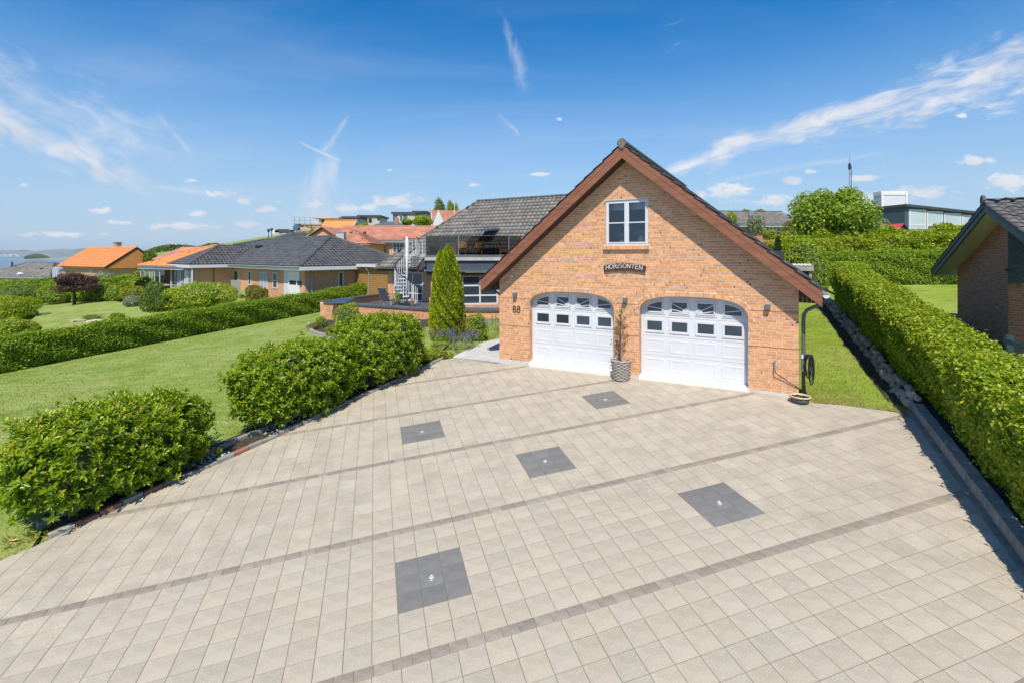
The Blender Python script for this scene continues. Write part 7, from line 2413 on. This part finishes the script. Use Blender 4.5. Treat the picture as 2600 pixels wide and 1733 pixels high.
# building material and vehicles along the ridge of the hill
for (px, pb, w, h, Y, m, nm, lb, cat) in (
        (722, 588, 2.0, .35, 116, m_darkroof, 'site_container', 'low dark site container on the bare earth of the hill', 'container'),
        (757, 582, .9, .8, 116, m_bluetrim, 'cement_tank', 'blue cement tank on the building site of the hill', 'tank'),
        (776, 584, 1.6, .4, 116, m_tan, 'timber_stack', 'stack of pale timber on the building site of the hill', 'timber'),
        (704, 590, .8, .35, 116, m_offwhite, 'parked_van', 'white van parked on the crest of the hill', 'van')):
    p = at(px, pb, Y); e = empty(nm, lb, cat, p)
    MB().box(-w, w, -.8, .8, -.4, h).build('body', m, e, bevel=.06); MB().box(-w * .7, w * .4, -.7, .7, h, h + h * .5).build('top', m, e)
for px, pt, pb, Y, lb in ((682, 582, 600, 118, 'thin dark sign post on the grassy crest of the hill'), (690, 580, 598, 118, 'second thin post beside the sign on the grassy crest of the hill')):
    p = at(px, pb, Y); e = empty('sign_post', lb, 'post', p); hh = at(0, pt, Y).z - p.z
    MB().box(-.06, .06, -.06, .06, -.5, hh).build('post', m_black, e); MB().box(-.3, .3, -.05, .05, hh - .7, hh).build('panel', m_black, e)
# white gable house, flagpoles, trees on the skyline
jY = 104.0; j0 = at(1081, 564, jY)
JF = Frame((j0.x + 1.2, j0.y, 0), rad(14))
hj, roj, _ = small_house('brick_house', 'white-gabled house with red tile roof on the slope above the red roofs', JF, 7.4, 6, j0.z, 2.75, m_white, m_red, 'gable', .3, g0=-1, ridgem=m_red, tiles=(m_red, m_red, .5, .42), tn=3, wins=[('f', 1102, 1110, 551, 562, 2, 1)])
MB().prism([(-.3, j0.z - 2), (3.4, j0.z - 2), (1.5, j0.z + 2.6)], lambda p: (p[0], -.6, p[1]), lambda p: (p[0], -.4, p[1])).build('gable_wall', m_white, hj, norm=True)
for px, pt, Y, lb in ((1154, 513, 100, 'pale flagpole on the skyline left of our hip roof'), (1096, 534, 103, 'white flagpole in front of the white gable')):
    p = at(px, 562, Y); e = empty('flagpole', lb, 'flagpole', p); hh = at(0, pt, Y).z - p.z
    MB().tube([(0, 0, -1), (0, 0, hh)], [.09, .05], 6).build('pole', m_offwhite, e); MB().lathe([(.08, hh), (.08, hh + .1), (.01, hh + .15)], 8).build('knob', m_white, e)
p = at(1115, 545, 112); e = tree('conifer', 'dark conifer on the skyline behind the white-gabled house', 'tree', p - Vector((0, 0, 3)), 1.6, 1.6, at(0, 500, 112).z - p.z + 3, 1.5, m_darkleaf, 2600, .3, lumps=16, tr=.15)
p = at(1149, 550, 110); tree('birch', 'light airy tree on the skyline beside the dark conifer', 'tree', p - Vector((0, 0, 3)), 1.7, 1.6, at(0, 502, 110).z - p.z + 3, 1.8, m_treeleaf, 2400, .26, lumps=14, tr=.12)
p = at(1196, 552, 105); tree('tree', 'round green tree just left of our hip roof ridge', 'tree', p - Vector((0, 0, 3)), 2.0, 1.6, at(0, 520, 105).z - p.z + 3, 1.0, m_yelgreen, 2200, .3, lumps=12)
bg('shrub', 'bright green bush between the modern villa and the white gable', 'shrub', 1044, 1100, 545, 96, m_yelgreen, 1500, .4, base=572, lumps=10)
bg('shrub', 'green bushes below the modern villas on the skyline', 'shrub', 1018, 1050, 553, 94, m_treeleaf, 700, .4, base=570, lumps=8)
bg('shrub', 'green bushes in front of the pale concrete villa', 'shrub', 905, 940, 567, 95, m_yelgreen, 700, .35, base=580, lumps=8)
bg('shrub', 'green bush beside the bright orange roof', 'shrub', 782, 806, 582, 90, m_yelgreen, 600, .35, base=600, lumps=8)
# brick house with dark roof at the right skyline
rY = 52.0; r0 = at(1850, 569, rY)
RF = Frame((r0.x - 2, r0.y, 0), rad(6))
hr2, ror2, _ = small_house('brick_house', 'red brick house with long dark tiled roof beyond the right side of the garage', RF, 11.5, 9, r0.z, 1.75, m_fred, m_tile2, 'gable', .6, tiles=(m_tile2, m_tile2_t, .3, .36), fascia=m_white, g0=-2, tn=4, ridgem=m_tile,
    wins=[('f', 1951, 1964, 572, 585, 1, 2), ('f', 1969, 1983, 571, 589, 1, 2)])
MB().box(RF.hit(1893, 3), RF.hit(1893, 3) + .22, 2.2, 2.4, r0.z + .6, r0.z + 1.75).build('flue', m_zinc, ror2)
for k, px in enumerate((1893, 1930)): bg('shrub', ('dark tree crown behind the left part of the long dark roof', 'rounded tree crown behind the middle of the long dark roof')[k], 'tree', px - 16, px + 18, 529, 70, m_treeleaf, 500, .35, base=560, lumps=6)

# ---------------------------------------------------------------- gardens on the left
p = on_gr(188, 774, terr)
tree('purple_maple', 'dark purple-leaved maple on the left lawn', 'tree', p, 2.25, 2.0, 2.55, .75, m_purple, 9000, .13, lumps=26, tr=.10, corem=m_corep)
LF = [
    ('juniper', 'feathery yellow-green juniper at the left edge in front of the lamp', 'juniper', -40, 95, 748, 810, m_thuja, 5200, .16),
    ('shrub', 'leafy bush in the bottom left corner behind the beech hedge', 'shrub', -30, 88, 802, 856, m_yelgreen, 3000, .13),
    ('shrub', 'long dark green shrub border behind the white lamp', 'shrub', -30, 120, 722, 775, m_darkleaf, 3600, .16),
    ('shrub', 'green shrubs just behind the purple maple, on its left', 'shrub', 100, 190, 722, 768, m_beech, 2600, .15),
    ('shrub', 'green shrubs behind the purple maple, on its right', 'shrub', 215, 300, 716, 764, m_beech, 2600, .15),
    ('shrub', 'mixed flowering shrubs below the brown-grey roof', 'shrub', -20, 60, 694, 740, m_yelgreen, 2200, .18),
    ('shrub', 'light green shrub between the white lamp and the purple maple', 'shrub', 58, 108, 690, 735, m_treeleaf, 1700, .17),
    ('shrub', 'silvery shrub in front of the greenhouse', 'shrub', 98, 135, 682, 722, m_silver, 1100, .17),
    ('shrub', 'yellow-green bush before the orange gable house', 'shrub', 162, 224, 672, 716, m_yellow, 1800, .19),
    ('shrub', 'pale dogwood below the right end of the orange gable house', 'shrub', 232, 300, 683, 722, m_silver, 1700, .18),
    ('shrub', 'golden shrub right of the purple maple', 'shrub', 290, 362, 690, 745, m_yelgreen, 2600, .17),
    ('shrub', 'yellow bush beside the glazed veranda', 'shrub', 340, 377, 677, 712, m_yellow, 900, .18),
    ('shrub', 'leafy green shrub at the back edge of the left lawn', 'shrub', 268, 330, 725, 764, m_treeleaf, 2000, .14),
    ('golden_bush', 'round golden-yellow bush at the end of the left lawn', 'shrub', 305, 372, 723, 766, m_yellow, 2600, .10),
    ('silver_bush', 'low silver-white mound in front of the golden bush', 'shrub', 309, 362, 749, 779, m_silver, 2200, .09),
    ('juniper', 'dense dark juniper bush in front of the veranda house', 'juniper', 357, 440, 716, 790, m_darkleaf, 5200, .12),
    ('shrub', 'big loose light green shrub behind the beech hedge', 'shrub', 400, 612, 714, 785, m_yelgreen, 7500, .15),
    ('climber', 'green climber with white flowers on the bungalow wing', 'climber', 486, 541, 683, 735, m_treeleaf, 2200, .16),
    ('shrub', 'reddish-yellow shrub in front of the bungalow windows', 'shrub', 622, 684, 716, 768, m_redyel, 2400, .12),
]
for nm, lb, ct, x0, x1, y0, yb_, m, n, sz in LF:
    q = on_gr((x0 + x1) / 2, yb_, terr)
    Y = q.y; w = (x1 - x0) / 2 / FPX * Y; h = (yb_ - y0) / FPX * Y * 1.02
    if nm == 'climber': q = on_gr(513, 735, terr)
    bush(nm, lb, ct, q, w, min(w * .8, 2.2), h, m, n, sz, None, lumps=13, aspect=.5 if m not in (m_thuja,) else .3, trunk=nm not in ('silver_bush',))
hp = [xy(on_gr(-120, 752, terr)), xy(on_gr(150, 768, terr)), xy(on_gr(345, 757, terr))]
hedge('hedge', 'informal dark hedge closing the far side of the left lawn', hp, 1.6, 1.5, m_beech, 420, .16, terr, round_=.4, wave=.2)
ll = [xy(on_gr(*q, terr)) for q in ((60, 835), (100, 795), (190, 775), (260, 762), (330, 772), (470, 778), (610, 772), (690, 760))]
ll += [(HEDGE_L[2][0] - 1.2, HEDGE_L[2][1] + .6), (HEDGE_L[1][0] - 1.0, HEDGE_L[1][1] + .6), (HEDGE_L[0][0] - 1.2, HEDGE_L[0][1] + 1.5), xy(on_gr(-60, 850, terr))]
sheet('left_lawn', ll, m_grass, .035, lambda x, y: terr(x, y), 1.5)
q = on_gr(52, 740, terr); p = at(52, 692, q.y)
globe_lamp('white garden lamp post with flat conical shade on the left', q, p.z - q.z, m_offwhite, .34, None, 'cone')
for k, (px, py, lb) in enumerate(((197, 816, 'flat pale boulder behind the beech hedge, nearer the purple maple'), (240, 817, 'flat pale boulder behind the beech hedge, beside the grassy tuft'))):
    q = on_gr(px, py, terr); e = empty('boulder', lb, 'boulder', q, k); o = link(bpy.data.objects.new('rock', sme[k].copy()), e); o.scale = (.55, .4, .2)
bush('shrub', 'small leafy tuft among the boulders behind the beech hedge', 'plant', on_gr(296, 812, terr), .5, .4, .5, m_yelgreen, 700, .1)
bush('grass_clump', 'tuft of thin grass between the boulders behind the beech hedge', 'grass', on_gr(235, 812, terr), .8, .4, .4, m_yellow, 700, .12, aspect=.08, upb=1.2, spread=1.0, trunk=False)
q = on_gr(375, 745, terr); e = empty('bird_house', 'small grey wooden bird table with pitched roof before the glazed veranda', 'bird table', q, rad(20))
hz2 = at(0, 715, q.y).z - q.z
MB().box(-.04, .04, -.04, .04, -.1, hz2 - .5).build('post', m_palewood, e); MB().box(-.4, .4, -.35, .35, hz2 - .5, hz2 - .44).build('tray', m_palewood, e)
for s in (-1, 1): MB().prism([(0, hz2), (s * .42, hz2 - .30), (s * .42, hz2 - .35), (0, hz2 - .05)], lambda p: (p[0], -.4, p[1]), lambda p: (p[0], .4, p[1])).build('roof', m_steelgrey, e, norm=True)
MB().box(-.28, .28, -.3, .3, hz2 - .44, hz2 - .25).build('house_wall', m_palewood, e)
e = empty('deck', 'pale wooden deck edge in front of the glazed veranda', 'deck', on_gr(392, 752, terr), rad(-33))
for k in range(6): MB().box(-2.2, 1.8, k * .15, k * .15 + .14, .9, .94).build('deck_board', m_palewood, e)
e = empty('fence', 'short grey slatted fence beside the bungalow windows', 'fence', on_gr(597, 752, terr), AZ)
for k in range(12): MB().box(-.9 + k * .16, -.78 + k * .16, 0, .03, 0, 1.25).build('slat', m_palewood, e)
MB().box(-.9, 1.0, .03, .07, .9, 1.0).build('rail', m_palewood, e)

# ---------------------------------------------------------------- wooded crest, sea and far coast
def wood(name, px0, px1, tops, Y, m, n, size):
    P, N = [], []
    for i in range(34):
        px = px0 + (px1 - px0) * (i + .5) / 34 + RND.uniform(-2, 2); pt = np.interp(px, *tops)
        c = at(px, pt, Y + RND.uniform(-5, 10)); r = 7 * RND.uniform(.7, 1.1) * Y / 200
        d = unit(R8.normal(size=(n // 34, 3))); d[:, 2] = np.abs(d[:, 2]) * 1.0 - .3
        P.append(np.array([c.x, c.y, c.z - r * .9]) + d * r * np.array([1, 1, .9])); N.append(d)
    o = leaves(name, np.vstack(P), np.vstack(N), size, m, None, spread=.6, aspect=.7)
    return o


wood('wood', 392, 548, ([392, 420, 470, 510, 548], [626, 614, 616, 620, 607]), 205, m_fargreen, 9000, 1.3)
wood('wood', 540, 690, ([540, 600, 640, 690], [613, 608, 603, 594]), 245, m_fargreen, 2500, .7)
bush('conifer', 'pair of dark columnar conifers right of the orange gable house', 'tree', on_t(384, 75), 1.3, 1.2, at(0, 625, 75).z - on_t(384, 75).z, m_darkleaf, 1500, .3, lumps=8)
SEA = -31.0
sea = [(-42000, 560), (42000, 560), (42000, 46000), (-42000, 46000)]
MB().add([(x, y, SEA) for x, y in sea], [(0, 1, 2, 3)]).build('sea', m_water, None, kind='structure')


def landstrip(name, pts, m, Y, thick, label=None, cat=None, kind='structure'):
    """long low hill: a ridge line given in photo pixels at distance Y with a slope on both sides"""
    vs, fs = [], []
    for px, py in pts:
        t_ = at(px, py, Y); vs += [(t_.x, Y - thick, SEA - .5), (t_.x, Y - thick * .35, SEA + (t_.z - SEA) * .72), (t_.x, Y, t_.z), (t_.x, Y + thick, SEA - .5)]
    for i in range(len(pts) - 1):
        for j in range(3): a = i * 4 + j; fs.append((a, a + 4, a + 5, a + 1))
    o = MB().add(vs, fs).build(name, m, None, smooth=True, norm=True)
    return tag(o, label, cat, kind=kind)


xs = np.linspace(-500, 460, 49)
landstrip('far_coast', [(x, 634 + 2.6 * math.sin(x * .021) + 1.6 * math.sin(x * .07 + 1) + .8 * math.sin(x * .19) + (2 if x > 250 else 0)) for x in xs], m_farland, 13500, 1500)
landstrip('spit', [(-60, 659.5), (20, 659), (60, 657.6), (100, 657), (130, 655.5), (165, 653.6), (205, 651.5), (260, 652), (330, 655)], m_spit, 3550, 260)
P, N = [], []
for i in range(26):
    px = 66 + 56 * i / 25; k = math.sin(math.pi * min(1, (i + 2) / 28)) ** .6
    c = at(px, 657.5, 3480); h = 34 * k
    d = unit(R8.normal(size=(170, 3))); P.append(np.array([c.x, c.y, c.z + h * .5]) + d * np.array([13, 13, h * .55])); N.append(d)
leaves('island_wood', np.vstack(P), np.vstack(N), 7.0, m_fargreen, None, spread=.6, aspect=.7)
for i in range(26):
    px = RND.uniform(-5, 50); Y = 12050 + RND.uniform(-60, 60); w = RND.uniform(14, 40); h = RND.uniform(16, 62)
    p = at(px, 0, Y)
    e = empty('far_building', 'white building of the far town across the water', 'building', (p.x, Y, SEA), 0, 'white buildings of the far town')
    MB().box(-w, w, -20, 20, -1, h + 6).build('block', m_white, e)
# haze over the water
hx = MB().box(-9500, 3500, -60, 15300, SEA - 25, 175).build('haze', None or m_white, None, kind='stuff')
H = bpy.data.materials.new('haze_air'); H.use_nodes = True; q = NT(H.node_tree); q.n.clear()
pv = q.new('ShaderNodeVolumePrincipled'); pv.inputs['Color'].default_value = (.62, .76, .95, 1); pv.inputs['Density'].default_value = 5.0e-5
q.l.new(pv.outputs[0], q.new('ShaderNodeOutputMaterial').inputs['Volume'])
hx.data.materials.clear(); hx.data.materials.append(H)
bpy.context.view_layer.update()
